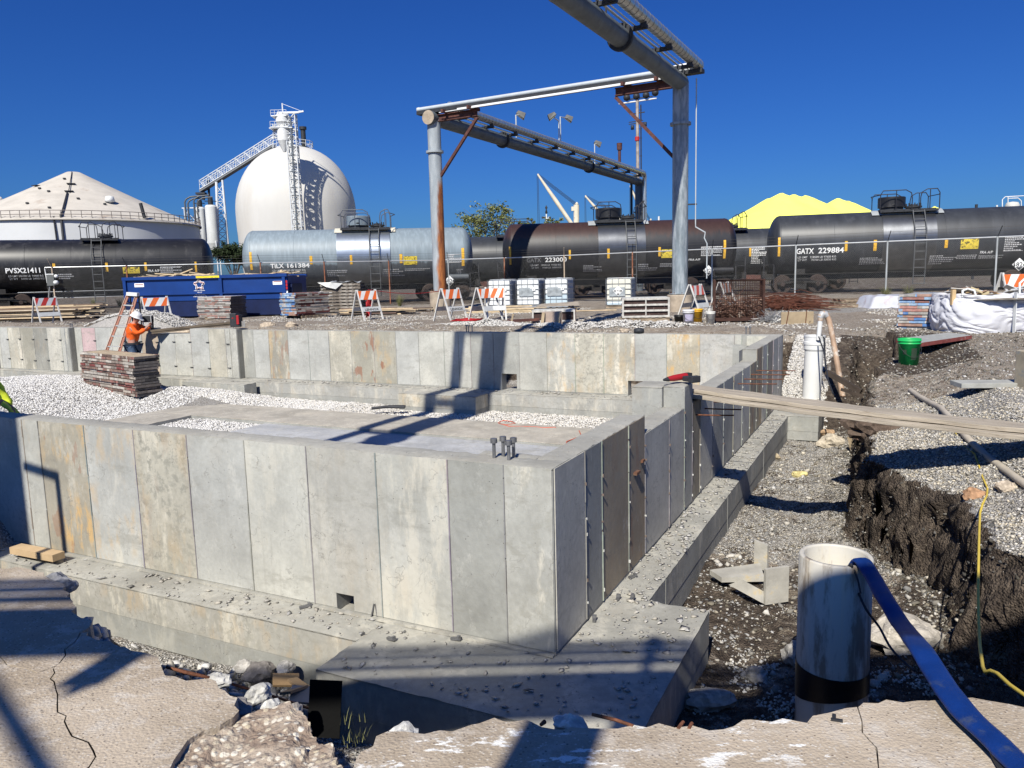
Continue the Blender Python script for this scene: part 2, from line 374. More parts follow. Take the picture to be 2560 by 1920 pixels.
def build_ground():
    A=grid_lines([(-5,-3.2,.05),(-3.2,-1.0,.022),(-1.0,1.0,.04),(1.0,8,.06),(8,24,.09)],900)
    B=grid_lines([(-3.2,-2.2,.06),(-2.2,4.6,.03),(4.6,10,.04),(10,14.5,.06),(14.5,24,.15)],1200)
    na,nb=len(A),len(B); GA,GB=np.meshgrid(A,B,indexing='ij'); Z=hgt(GA,GB)
    # roughen steep faces sideways
    gx=np.gradient(Z,A,axis=0); gy=np.gradient(Z,B,axis=1); st=np.clip(np.hypot(gx,gy)-.8,0,1.5)/1.5
    near=(GA>-5)&(GA<9)&(GB>-3)&(GB<14)
    ja=(fbm(GB*2.3+Z*3.3,Z*5-GB,31,5,.6)-.5)*.24+(fbm(GB*13+Z*7,Z*17,41,3)-.5)*.13
    GA2=GA+np.where(near,st*ja,0); GB2=GB+np.where(near,st*((fbm(GA*6,Z*9,33,4)-.5)*.22),0)
    X=OO[0]+GA2*VV[0]+GB2*UU[0]; Y=OO[1]+GA2*VV[1]+GB2*UU[1]
    co=np.stack([X,Y,Z],-1).reshape(-1,3)
    idx=np.arange(na*nb).reshape(na,nb)
    q=np.stack([idx[:-1,:-1],idx[:-1,1:],idx[1:,1:],idx[1:,:-1]],-1).reshape(-1,4)
    me=bpy.data.meshes.new('ground'); me.vertices.add(len(co)); me.vertices.foreach_set('co',co.ravel())
    me.loops.add(q.size); me.loops.foreach_set('vertex_index',q.ravel().astype(np.int32))
    me.polygons.add(len(q)); me.polygons.foreach_set('loop_start',np.arange(0,q.size,4,dtype=np.int32)); me.polygons.foreach_set('loop_total',np.full(len(q),4,np.int32))
    me.update(calc_edges=True); me.polygons.foreach_set('use_smooth',np.ones(len(q),bool))
    gr,mu=mixmask(GA,GB,Z)
    mu=np.maximum(mu,np.where(near,np.clip(st*1.6,0,1)*.95,0))
    at_=me.attributes.new('mix','FLOAT_COLOR','POINT')
    arr=np.stack([gr,mu,0*gr,0*gr+1],-1).reshape(-1,4); at_.data.foreach_set('color',arr.ravel())
    me.materials.append(ground_mat())
    o=link(bpy.data.objects.new('ground',me)); o['kind']='structure'; return o
def mixmask(a,b,z):
    Y=OO[1]+a*VV[1]+b*UU[1]; X=OO[0]+a*VV[0]+b*UU[0]
    g=np.full(np.shape(a),.42); u=np.zeros(np.shape(a))
    inside=(a>.1)&(b>.1)&(b<10.22)
    g=np.where(inside,1.,g)
    d=a-bankline(b); tr=(a<=.1)&(d>0)&(b>-3)&(b<13)
    g=np.where(tr,np.where(b>3.2,.60,.40),g); u=np.where(tr,np.where((b>-1)&(b<3.0),.66,.50),u)
    u=np.where(tr&(b<1.2),.62,u)
    g=np.where((a<=.1)&(d<=0)&(b>-3)&(b<3.6),.78,g)
    g=np.where((a<=.1)&(d<=0)&(b>=3.6)&(b<6.6),.85,g)
    g=np.where((a<=.1)&(d<=0)&(b>=6.6)&(b<16),.30,g)
    u=np.where((a<=-.7)&(a>-3)&(b>=9.2)&(b<14.5),.72,u)
    g=np.where((a<=.1)&(a>-.8)&(b>9.9)&(b<13.5),.8,g)
    g=np.where((Y>19)&(Y<25)&(X>6),.3,g)
    g=np.where((Y>25)&(Y<30)&(X>6),.75,g)
    g=np.where((b>10.4)&(b<12.6)&(a>.1),.6,g)
    g=np.where((Y>37),.50,g); u=np.where((Y>39),.60,u)  # dark ballast by the track, plus shade under the cars painted in
    g=np.where((b<.1)&(a>-.7)&(b>-3.),.60,g); u=np.where((b<.1)&(a>-.7)&(b>-3.),.25,u)
    return g,u
build_ground()
# ------------------------------------------------------------------ broken concrete pavement
def pave_mat():
    m,t,b=nodes('pavement'); v=coords(t)
    n1=noise(t,v,1.3,7,.6); n2=noise(t,v,9,7,.7); n3=noise(t,v,60,5,.7)
    c=mixc(t,ramp(t,n1,.35,.65),(.35,.285,.21),(.50,.42,.325)); c=mixc(t,ramp(t,n2,.5,.66),c,(.52,.46,.385)); c=mixc(t,mul(t,ramp(t,noise(t,v,.7,5,.6),.50,.68),.55),c,(.27,.22,.175))
    vo=voro(t,v,85); ce=t.nodes.new('ShaderNodeSeparateColor'); t.links.new(vo.outputs['Color'],ce.inputs[0])
    sm=ramp(t,vo.outputs['Distance'],.38,.28)
    c=mixc(t,mul(t,mul(t,sm,ramp(t,ce.outputs[0],.74,.80)),.9),c,(.56,.51,.44))
    c=mixc(t,mul(t,mul(t,sm,ramp(t,ce.outputs[1],.86,.90)),.8),c,(.13,.10,.08))
    w_=noise(t,coords(t,(1,2.2,1)),4.6,8,.75); n4=noise(t,v,.9,3)
    a=t.nodes.new('ShaderNodeAttribute'); a.attribute_name='tint'
    sp=t.nodes.new('ShaderNodeSeparateColor'); t.links.new(a.outputs['Color'],sp.inputs[0])
    c=mixc(t,mul(t,mul(t,ramp(t,w_,.56,.60),ramp(t,n4,.38,.52)),sp.outputs[0]),c,(.80,.79,.75))
    t.links.new(c,b.inputs['Base Color']); b.inputs['Roughness'].default_value=.9; b.inputs['Specular IOR Level'].default_value=.25
    h=mul(t,n3,mul(t,mul(t,vo.outputs['Distance'],-.6),mul(t,n2,1.2),'ADD'),'ADD'); bump(t,b,h,.7,.006); return m
PAVE=pave_mat()
def lerp_poly(pts,n=14,amp=.012,seed=3):
    return jag(pts,amp,.035,seed)
def pv(x,y): return tuple(on(x,y,ZS)[:2])
def z6(x,y): return pv(x/2.212,1400+y/2.212)
crackA=[z6(435,405),z6(400,460),z6(345,530),z6(300,600),z6(298,680),z6(322,770),z6(340,870),z6(370,935),z6(400,985),z6(470,1020),z6(540,1080),z6(490,1150)]
crackA=jag(crackA,.012,.04,5)
south=[(-.9,-1.6),(-.9,-1.6)]
def offs(pl,d):
    out=[]
    for i,p in enumerate(pl):
        q=pl[min(i+1,len(pl)-1)]; r=pl[max(i-1,0)]; t=Vector((q[0]-r[0],q[1]-r[1])).normalized(); w_=.6+.8*random.random()
        out.append((p[0]+t.y*d*w_*.6,p[1]-t.x*d*w_*.6))
    return out
edL=jag(eL,.014,.04,6)
# where the crack meets the edge
def nearest(pl,p): return min(range(len(pl)),key=lambda i:(Vector(pl[i])-Vector(p)).length)
ic=nearest(edL,crackA[0])
cr_b=[z6(0,535),z6(60,575),z6(110,590),z6(160,600),z6(210,622),z6(250,612),z6(298,590)]; cr_b=jag(cr_b,.010,.04,8)
ci=nearest(crackA,cr_b[-1])
W0=(-6.5,1.2)
crackS=(crackA[-1][0]-.25,-1.5)
p1=offs(crackA,.004)+[crackS]                      # right of the crack
slab1=edL[ic:]+[(-.78,1.2),(-.6,-1.5),(crackS[0]+.01,-1.5)]+p1[::-1][1:]
north=edL[:ic]+offs(crackA[:ci],-.004)+offs(cr_b,.0)[::-1]+[(-3.6,cr_b[0][1]+.35),(-9,3.9),(-9,5.9)]
southp=offs(cr_b,.008)+offs(crackA[ci:],-.004)+[(crackS[0]-.01,-1.5),(-9,-1.5),(-9,3.88),(-3.6,cr_b[0][1]+.34)]
edR=jag(eR,.014,.04,9)
cr2=jag([edR[nearest(edR,pv(2136,1764))],pv(2152,1800),pv(2160,1830),pv(2190,1870),pv(2200,1920),(1.45,1.5),(1.5,-1.5)],.006,.04,12)
i2=nearest(edR,cr2[0])
slab3=edR[:i2]+offs(cr2,.004)+[(-.42,-1.5),(-.40,1.2)]
slab4=[*offs(cr2,-.003)]+[(9,-1.5),(9,.5),(4.2,2.0)]+edR[i2+1:][::-1]
def slab(poly,name,tintw):
    bm=bmesh.new(); top=[bm.verts.new((p[0],p[1],ZS)) for p in poly]
    f=bm.faces.new(top); 
    if f.normal.z<0 or sum((poly[i][0]*poly[(i+1)%len(poly)][1]-poly[(i+1)%len(poly)][0]*poly[i][1]) for i in range(len(poly)))<0: f.normal_flip()
    bm.normal_update()
    n=len(poly); rr=random.Random(4); bot=[bm.verts.new((p[0]+rr.uniform(-.03,.03),p[1]-rr.uniform(0,.05),ZS-.17)) for p in poly]
    for i in range(n): bm.faces.new((top[i],top[(i+1)%n],bot[(i+1)%n],bot[i]))
    bm.normal_update(); bmesh.ops.triangulate(bm,faces=[f]); bmesh.ops.recalc_face_normals(bm,faces=bm.faces)
    me=bpy.data.meshes.new(name); bm.to_mesh(me); bm.free(); me.materials.append(PAVE)
    a=me.attributes.new('tint','FLOAT_COLOR','FACE'); a.data.foreach_set('color',np.tile([tintw,0,0,1],(len(me.polygons),1)).ravel())
    o=link(bpy.data.objects.new(name,me)); o['kind']='structure'; return o
slab(slab1,'pavement',.25); slab(north,'pavement',0.); slab(southp,'pavement',.0); slab(slab3,'pavement',1.); slab(slab4,'pavement',.12)
# ------------------------------------------------------------------ stones
ICO=None
def ico():
    bm=bmesh.new(); bmesh.ops.create_icosphere(bm,subdivisions=1,radius=1); v=np.array([x.co[:] for x in bm.verts]); f=np.array([[q.index for q in p.verts] for p in bm.faces]); bm.free(); return v,f
OCT=(np.array([(1,0,0),(-1,0,0),(0,1,0),(0,-1,0),(0,0,1),(0,0,-1)],float),np.array([(0,2,4),(2,1,4),(1,3,4),(3,0,4),(2,0,5),(1,2,5),(3,1,5),(0,3,5)]))
ICOS=ico()
def rot_rand(n):
    q=rng.normal(size=(n,4)); q/=np.linalg.norm(q,axis=1)[:,None]; w_,x,y,z=q.T
    return np.stack([1-2*(y*y+z*z),2*(x*y-z*w_),2*(x*z+y*w_),2*(x*y+z*w_),1-2*(x*x+z*z),2*(y*z-x*w_),2*(x*z-y*w_),2*(y*z+x*w_),1-2*(x*x+y*y)],-1).reshape(n,3,3)
def rock_mat():
    m,t,b=nodes('stone'); v=coords(t); a=t.nodes.new('ShaderNodeAttribute'); a.attribute_name='tint'
    hv=N(t,'ShaderNodeHueSaturation'); t.links.new(a.outputs['Color'],hv.inputs['Color'])
    k=t.nodes.new('ShaderNodeMapRange'); k.inputs[1].default_value=.3; k.inputs[2].default_value=.7; k.inputs[3].default_value=.8; k.inputs[4].default_value=1.18; t.links.new(noise(t,v,60,4,.6),k.inputs[0]); t.links.new(k.outputs[0],hv.inputs['Value'])
    t.links.new(hv.outputs[0],b.inputs['Base Color']); b.inputs['Roughness'].default_value=.9; b.inputs['Specular IOR Level'].default_value=.25
    bump(t,b,noise(t,v,90,3),.4,.004); return m
STONE=rock_mat()
def scatter(name,A,B,size,tint,tmpl=OCT,flat=.7,zoff=.25,z=None,kind='stuff',lab=None,tilt=None,dsp=.28):
    n=len(A); X=OO[0]+A*VV[0]+B*UU[0]; Y=OO[1]+A*VV[1]+B*UU[1]; Z=hgt(A,B) if z is None else z
    tv,tf=tmpl; k=len(tv); Rm=rot_rand(n)
    v=tv[None]*(1+rng.uniform(-dsp,dsp,size=(n,k,1)))
    s=np.stack([size*rng.uniform(.75,1.3,n),size*rng.uniform(.6,1.1,n),size*rng.uniform(.4,.9,n)],-1)
    v=v*s[:,None,:]; v=np.einsum('nij,nkj->nki',Rm,v); v[...,2]*=flat
    v=v+np.stack([X,Y,Z+size*zoff],-1)[:,None,:]
    f=tf[None]+np.arange(n)[:,None,None]*k
    co=v.reshape(-1,3); fa=f.reshape(-1,3)
    me=bpy.data.meshes.new(name); me.vertices.add(len(co)); me.vertices.foreach_set('co',co.ravel())
    me.loops.add(fa.size); me.loops.foreach_set('vertex_index',fa.ravel().astype(np.int32)); me.polygons.add(len(fa))
    me.polygons.foreach_set('loop_start',np.arange(0,fa.size,3,dtype=np.int32)); me.polygons.foreach_set('loop_total',np.full(len(fa),3,np.int32)); me.update(calc_edges=True)
    a=me.attributes.new('tint','FLOAT_COLOR','POINT'); tt=np.concatenate([np.repeat(tint,k,0),np.ones((n*k,1))],1); a.data.foreach_set('color',tt.ravel())
    me.materials.append(STONE); o=link(bpy.data.objects.new(name,me))
    if kind: o['kind']=kind
    return o
def tints(n,lo,hi,warm=.0,dark=.0):
    g=rng.uniform(lo,hi,n); wm=rng.uniform(0,1,n)*warm
    t=np.stack([g*(1.02+wm*.10),g*(1-.03*wm),g*(.97-wm*.26)],-1)
    if dark: k=rng.random(n)<dark; t[k]*=rng.uniform(.3,.6,(k.sum(),1))
    return t
def rect(n,a0,a1,b0,b1): return rng.uniform(a0,a1,n),rng.uniform(b0,b1,n)
def keep(A,B,m): return A[m],B[m]
# white crushed stone in the pit
def in_tan(a,b):   # places covered by the pit slabs
    return ((b<8.3)&(b>6.97)&(a<12.25))|((a>11.1)&(a<12.1)&(b<7.2))|((a<9.1)&(b<7.0))
A_,B_=rect(150000,9.0,22,.3,10.1)
m=~in_tan(A_,B_)&~((b_:=B_)>9.62)*True
dens=np.where((A_>11)&(B_<3),.0,1.)
m=(~in_tan(A_,B_))&((B_<9.66)|(hgt(A_,B_)>-1.22))&(rng.random(len(A_))<dens)
A_,B_=keep(A_,B_,m); scatter('gravel',A_,B_,rng.uniform(.014,.030,len(A_)),tints(len(A_),.52,.80,.12,.05))
A_,B_=rect(26000,.25,12.6,8.2,9.7); A_,B_=keep(A_,B_,B_>8.3+.12*(fbm(A_*2,A_*0,5)-.5)); scatter('gravel',A_,B_,rng.uniform(.012,.028,len(A_)),tints(len(A_),.50,.76,.45,.05))
# stone and spoil in the trench and on the right bank
def rightzone(n,a0,a1,b0,b1,f): 
    A,B=rect(n,a0,a1,b0,b1); g,u=mixmask(A,B,0); d=A-bankline(B)
    nz=fbm(A*3.1+5,B*3.1,77,4); return keep(A,B,(rng.random(n)<f)&((g+nz-1.0)>-.05)&~((d>-.16)&(d<.10)&(B<9)))
A_,B_=rightzone(60000,-2.6,-.28,1.0,9.8,.8); k_=rng.random(len(A_))<np.where(fbm(A_*2.2,B_*2.2,63)>.50-.22*sstep(2.4,4.,B_),1.,.18); A_,B_=keep(A_,B_,k_); A_,B_=keep(A_,B_,(A_<-.30)&~((A_>-.80)&(B_>8.9))); scatter('gravel',A_,B_,rng.uniform(.004,.012,len(A_)),tints(len(A_),.34,.56,.8,.15))
A_,B_=rightzone(90000,-6.5,-1.4,1.2,7.2,1.); A_,B_=keep(A_,B_,((A_-bankline(B_))<-.02)&(B_<6.6+.8*(fbm(A_*1.5,B_*1.5,12)-.5))&(rng.random(len(A_))<np.where(fbm(A_*1.1,B_*1.1,91)>.56,.35,1.))); scatter('gravel',A_,B_,rng.uniform(.008,.019,len(A_)),tints(len(A_),.26,.62,1.,.2))
A_,B_=rightzone(22000,-4.2,-.75,-2.0,1.3,1.); scatter('gravel',A_,B_,rng.uniform(.007,.018,len(A_)),tints(len(A_),.34,.62,.6,.15))
A_,B_=rect(16000,-1.4,.1,9.9,13.5); A_,B_=keep(A_,B_,(A_>-.95+.5*fbm(B_*2,B_*0,3))); scatter('gravel',A_,B_,rng.uniform(.012,.025,len(A_)),tints(len(A_),.48,.72,.4,.05))
A_,B_=rect(30000,-9,30,10.6,15.5); g,u=mixmask(A_,B_,0); A_,B_=keep(A_,B_,(fbm(A_*.9,B_*.9,55)>.53)&((A_>-.6)|(rng.random(len(A_))<.12))); scatter('gravel',A_,B_,rng.uniform(.014,.034,len(A_)),tints(len(A_),.30,.62,.8,.15))
A_,B_=rect(30000,-9,26,15,27); A_,B_=keep(A_,B_,(fbm(A_*.5,B_*.5,56)>.52)); scatter('gravel',A_,B_,rng.uniform(.016,.042,len(A_)),tints(len(A_),.32,.66,.6,.1))
A_,B_=rect(15000,-7,-.9,6.6,15.5); scatter('dirt_clods',A_,B_,.006+.026*rng.random(len(A_))**2.5,np.where(rng.random((len(A_),1))<.22,tints(len(A_),.30,.6,.6),tints(len(A_),.10,.26,1.,.2)),flat=.7)
A_,B_=rect(9000,-2.4,-.3,.9,9.5); A_,B_=keep(A_,B_,A_>bankline(B_)); scatter('dirt_clods',A_,B_,.004+.022*rng.random(len(A_))**3,tints(len(A_),.10,.40,1.,.2),OCT,flat=.7,dsp=.5)
B_=rng.uniform(-1.6,8.6,9000); A_=bankline(B_)+rng.normal(.06,.12,9000); scatter('dirt_clods',A_,B_,.004+.022*rng.random(9000)**3,np.where(rng.random((9000,1))<.16,tints(9000,.28,.5,.8),tints(9000,.06,.16,1.)),OCT,flat=.9,zoff=.0,dsp=.5)
A_,B_=rect(1500,-2.3,-.32,.6,9.); A_,B_=keep(A_,B_,(A_>bankline(B_)+.05)&~((A_>-.80)&(B_>8.9))&(fbm(A_*1.7,B_*1.7,71)>.46)); n_=len(A_); scatter('rubble',A_,B_,.008+.032*rng.random(n_)**2.2,np.where(rng.random((n_,1))<.55,tints(n_,.36,.56,.7),tints(n_,.12,.22,1.)),ICOS,flat=.8,dsp=.5)
# rubble below the broken edge of the pavement
A_,B_=rect(2600,-.9,6.,-2.2,-.5); dd=B_-bedge(A_); A_,B_=keep(A_,B_,(dd>.03)&(dd<1.3)&(B_<-.34)); scatter('rubble',A_,B_,rng.uniform(.010,.045,len(A_)),tints(len(A_),.28,.60,.6,.15),ICOS,flat=.9,dsp=.45)
A_,B_=rng.normal(1.75,.6,3200),rng.normal(-1.15,.40,3200); dd=B_-bedge(A_); A_,B_=keep(A_,B_,(dd>.04)&(B_<-.36)&(A_>1.32)); scatter('rubble',A_,B_,.012+.04*rng.random(len(A_))**2,tints(len(A_),.36,.64,.5,.15),ICOS,flat=.95,zoff=.5,dsp=.45)
A_,B_=rect(14000,-.9,6.,-2.2,-.34); dd=B_-bedge(A_); A_,B_=keep(A_,B_,(dd>.02)); scatter('rubble',A_,B_,rng.uniform(.006,.018,len(A_)),tints(len(A_),.30,.62,.6,.1))
def bigrock(name,c,s,seed,col,label,group=None,cat='rock',sub=3,rough=.22,rz=0):
    bm=bmesh.new(); bmesh.ops.create_icosphere(bm,subdivisions=sub,radius=1)
    o3=Vector((seed*3.1,seed*1.7,seed))
    for v in bm.verts:
        p=v.co.copy(); n=mnoise.noise(p*1.1+o3)*.45+mnoise.noise(p*2.6+o3)*.22+mnoise.noise(p*7+o3)*.06*(1 if sub>2 else 0)
        cell=mnoise.cell(p*1.3+o3)*.16
        v.co=p*(1+n+cell*rough*2)
        v.co.x*=s[0]; v.co.y*=s[1]; v.co.z*=s[2]
    me=bpy.data.meshes.new(name); bm.to_mesh(me); bm.free()
    me.materials.append(M('rock_'+'_'.join('%.2f'%x for x in col),col,.9,var=.35,scale=14,bmp=.6,bs=60,col2=tuple(x*1.35 for x in col),th=(.5,.6),s2=25,spec=.2))
    o=link(bpy.data.objects.new(name,me)); o.location=c; o.rotation_euler=(0,0,rz); return tag(o,label,cat,group)
# ------------------------------------------------------------------ concrete foundation
CON=concrete()
FB=W(0,0,-1.65)
LM=Matrix(((VV[0],UU[0],0,OO[0]-FB.x),(VV[1],UU[1],0,OO[1]-FB.y),(0,0,1,-FB.z),(0,0,0,1)))
found=empty('concrete_foundation',FB,0,'new grey concrete foundation with panel-marked walls on wide footings','foundation')
class CB(MB):
    def __init__(s): super().__init__(); s.m=LM; s.fx=[]; s.cf=(0,0,0,0)
    def add(s,vs,fs,smooth=False):
        super().add(vs,fs,smooth); s.fx+= [s.cf]*len(fs); return s
    def B(s,a0,a1,b0,b1,z0,z1): return s.box(((a0+a1)/2,(b0+b1)/2,(z0+z1)/2),(abs(a1-a0),abs(b1-b0),abs(z1-z0)))
    def top(s,a0,a1,b0,b1,z,amp=.006,step=.04,rag=.006,seed=0):
        na=max(2,int(abs(a1-a0)/step)+1); nb=max(2,int(abs(b1-b0)/step)+1)
        A=np.linspace(a0,a1,na); B=np.linspace(b0,b1,nb); GA,GB=np.meshgrid(A,B,indexing='ij')
        Z=z+amp*2*(fbm(GA*9,GB*9,21+seed,4)-.5)+amp*(fbm(GA*30,GB*30,5+seed,2)-.5)
        ea=(np.abs(GA-a0)<1e-6)|(np.abs(GA-a1)<1e-6); eb=(np.abs(GB-b0)<1e-6)|(np.abs(GB-b1)<1e-6)
        Z=np.where(ea|eb,Z-rag*1.2*fbm(GA*20,GB*20,8),Z)
        V=list(zip(GA.ravel(),GB.ravel(),Z.ravel())); ix=np.arange(na*nb).reshape(na,nb)
        s.add(V,[tuple(int(q) for q in r) for r in np.stack([ix[:-1,:-1],ix[1:,:-1],ix[1:,1:],ix[:-1,1:]],-1).reshape(-1,4)],True)
        # skirt
        def skirt(idx):
            p=[V[int(i)] for i in idx]; n=len(p)
            s.add(p+[(q[0],q[1],z-.02) for q in p],[(i,i+1,n+i+1,n+i) for i in range(n-1)])
        skirt(ix[:,0]);skirt(ix[:,-1]);skirt(ix[0,:]);skirt(ix[-1,:])
        return s
    def done(s,name,label=None,parent=found):
        o=s.build(name,CON,parent); fxmesh(o,s.fx)
        if label: o['label']=label
        return o
    def st(s,tint,fx=(0,0,0,0)): s.cur=tint; s.cf=fx; return s
LT=(.445,.44,.395); LB=(.425,.425,.395); MD=(.33,.33,.30); DK=(.26,.255,.225); CR=(.46,.435,.36); BR=(.34,.28,.20); BL=(.50,.48,.42); GR=(.32,.32,.295); TP=(.36,.35,.31)
def rects(u0,u1,z0,z1,holes):
    R_=[(u0,u1,z0,z1)]
    for h0,h1,hz0,hz1 in holes:
        out=[]
        for a,b,c,d in R_:
            if h1<=a or h0>=b or hz1<=c or hz0>=d: out.append((a,b,c,d)); continue
            if h0>a: out.append((a,h0,c,d))
            if h1<b: out.append((h1,b,c,d))
            x0=max(a,h0);x1=min(b,h1)
            if hz0>c: out.append((x0,x1,c,hz0))
            if hz1<d: out.append((x0,x1,hz1,d))
        R_=out
    return R_
def wallface(cb,axis,pos,outw,seams,styles,z0,ztop,holes=(),seed=0,ridge=True):
    """form-panel prints on a face; axis 'b' = face in plane b=pos, running along a; axis 'a' the other way"""
    r=random.Random(seed)
    for i,(u0,u1) in enumerate(zip(seams[:-1],seams[1:])):
        tint,fx=styles[i%len(styles)]; k=r.uniform(.95,1.05); cb.st(tuple(c*k for c in tint),fx)
        zt=ztop((u0+u1)/2)-.012; th=.004+r.uniform(0,.003)
        for a,b,c,d in rects(u0+.005,u1-.005,z0+.004,zt,holes):
            lo,hi=sorted((pos,pos+outw*th))
            if axis=='b': cb.B(a,b,lo,hi,c,d)
            else: cb.B(lo,hi,a,b,c,d)
        if ridge and i>0:
            cb.st(tuple(c*r.uniform(.72,.98) for c in GR),(.0,.1,.1,0)); wd=.011
            zz=z0+.004; ztt=min(zt,ztop(u0-.05)-.012)
            while zz<ztt-.02:
                ze=min(ztt,zz+r.uniform(.08,.4)); t2=.008+r.uniform(0,.005)
                if not any(h0<u0<h1 and zz<hz1 and ze>hz0 for h0,h1,hz0,hz1 in holes):
                    lo,hi=sorted((pos,pos+outw*t2)); w2=wd*r.uniform(.5,1.)/2
                    if axis=='b': cb.B(u0-w2,u0+w2,lo,hi,zz,ze)
                    else: cb.B(lo,hi,u0-w2,u0+w2,zz,ze)
                zz=ze+(r.uniform(.004,.02) if r.random()<.5 else 0)
T=.20
# near wall
cb=CB(); hole=[(1.545,1.70,-1.20,-1.065)]
for a,b,c,d in rects(0,9.0,-1.198,-.012,hole): cb.st(GR,(.2,0,0,0)).B(a,b,0,T,c,d)
sm=[0,.33,.735,1.30,1.90,2.49,3.09,3.70,4.31,4.93,5.16,5.77,6.38,7,7.6,8.2,9]
stl=[(LT,(.45,.0,.75,0)),(MD,(.1,0,0,0)),(LT,(.1,.1,.55,0)),((.41,.40,.36),(.25,.08,.25,.0)),(LT,(.08,0,.30,0)),(LB,(.0,.05,.0,0)),(CR,(1.,.25,.6,.08)),(LB,(.0,.5,.4,0)),((.34,.31,.245),(.35,1.,.35,.35)),(LT,(.2,.2,.1,0)),(LB,(0,0,0,0)),(LB,(0,0,.1,0))]
wallface(cb,'b',0,-1,sm,stl,-1.18,lambda u:0,hole,1)
cb.st(TP,(.2,.05,.1,0)).top(.0,9,0,T,-.002,.005,.035,.012,1)
cb.st(TP,(.3,.1,.5,0)).B(.005,9,-.035,0,-1.199,-1.185)
cb.done('near_wall','near wall with pale, cream, ochre-stained and grey panel prints')
# side wall
cb=CB()
def zside(b): return -.0 if b<1.89 else (-.15 if b<3.2 else (.055 if b<3.52 else (-.15 if b<7.48 else .015)))
def bump_wall(b0,b1,z): cb.st(GR,(.2,0,0,0)).B(0,T,b0,b1,-1.198,z-.012); cb.st(TP,(.2,.05,.1,0)).top(0,T,b0,b1,z-.002,.006,.035,.012,3)
bump_wall(T+.001,1.89,0); bump_wall(1.892,3.2,-.15); bump_wall(3.202,3.52,.055); bump_wall(3.522,7.48,-.15); bump_wall(7.482,10.148,.015)
cb.st(GR,(.3,.1,.3,0)); cb.B(T+.001,T+.30,3.14,3.53,-1.198,.035); cb.st(TP,(.2,.05,.1,0)).top(T+.001,T+.30,3.14,3.53,.048,.005,.03,.01,5)
sm=[0.012,.52,.85,1.45,1.885,2.64,3.20,3.52,3.87,4.48,5.09,5.70,6.31,6.92,7.48,8.0,8.5,9.1,9.75,10.14]
stl=[(BL,(.1,0,0,0)),(GR,(.2,0,0,0)),(BR,(.2,.05,0,.08)),((.29,.235,.17),(.3,.15,0,.25)),(BL,(.1,0,0,0)),(BL,(.1,0,0,0)),(GR,(.2,0,0,0)),((.27,.235,.18),(.3,.1,0,0)),(BL,(.1,0,0,0)),(GR,(.1,0,0,0)),(GR,(.1,0,.1,0)),(BL,(.1,0,0,0)),(BL,(.1,0,0,0)),((.29,.25,.19),(.3,.4,0,.4)),((.33,.28,.20),(.2,.5,0,.5)),(BL,(.1,0,0,0)),((.3,.27,.22),(.3,.3,0,.3)),(BL,(0,0,0,0)),(BL,(0,0,0,0))]
wallface(cb,'a',0,-1,sm,stl,-1.18,zside,(),2)
wallface(cb,'a',T,1,[.3,1.0,1.6,2.2,2.8,3.1],[(GR,(.2,0,.2,0))],-1.18,zside,(),4)
wallface(cb,'a',T,1,[3.55,4.2,4.8,5.4,6.0,6.6,7.2,7.8,8.4,9.0,9.6,10.1],[(GR,(.2,0,.2,0)),(MD,(.1,0,.1,0))],-1.18,zside,(),5)
rr=random.Random(3)                       # stubs of snapped ties along the seams
for b0 in sm[1:-1]:
    for k in range(5):
        z=-.2-k*.22+rr.uniform(-.06,.06)
        if z<zside(b0)-.05: cb.st((.55,.55,.52) if rr.random()<.5 else (.16,.12,.10)).box((-.010,b0+rr.uniform(-.008,.008),z),(.012+rr.random()*.012,.007,.008+rr.random()*.018))
cb.st((.15,.065,.035),(0,0,0,0)).box((-.02,1.62,-.42),(.03,.10,.02)); cb.box((-.02,1.78,-.36),(.02,.06,.02))
cb.done('side_wall','side wall with a stepped top, blue-grey and brown panel prints')
# far wall
cb=CB(); holes=[(5.20,5.545,-1.20,-.855),(2.18,2.81,-1.20,-.905)]
for a,b,c,d in rects(0,12.77,-1.198,-.004,holes): cb.st(GR,(.2,0,0,0)).B(a,b,10.15,10.35,c,d)
cb.st(TP,(.1,.05,.1,0)).top(0,12.77,10.15,10.35,.006,.004,.06,.008,4)
sm=[.20,.68,.81,1.43,2.05,2.67,3.30,3.90,4.51,5.13,5.73,6.27,6.57,6.93,7.58,8.18,8.78,9.42,10.06,10.67,11.30,11.91,12.41,12.76]
stl=[(GR,(0,0,.3,0)),(LT,(0,0,.2,0)),((.45,.445,.42),(.25,.1,.2,0)),((.46,.41,.31),(.35,1.,.7,0)),(LB,(0,0,0,0)),(CR,(.6,.35,1.,0)),(CR,(.85,.25,.8,0)),(LT,(.25,.5,.8,0)),(LT,(.1,0,.1,0)),(MD,(.1,0,.1,0)),(MD,(.1,0,0,0)),(LT,(.1,0,.1,0)),(LT,(.2,0,.2,0)),(LT,(.2,0,.15,0)),(LB,(.0,0,0,0)),((.32,.305,.25),(.4,.4,.2,.7)),((.31,.295,.24),(.45,.4,.3,.6)),(CR,(.7,.1,.7,0)),(LB,(.05,0,.1,0)),(LB,(.05,0,0,0)),((.34,.32,.265),(.4,.5,.5,.35)),(LB,(.1,0,.1,0)),(MD,(.1,0,.3,0))]
wallface(cb,'b',10.15,-1,sm,stl,-1.18,lambda u:.012,holes,6)
cb.st(GR).B(.21,.80,9.93,10.145,-1.198,-.17); cb.st((.5,.49,.42),(.3,.1,.6,0)).B(.21,.55,9.90,10.14,-.17,.0)
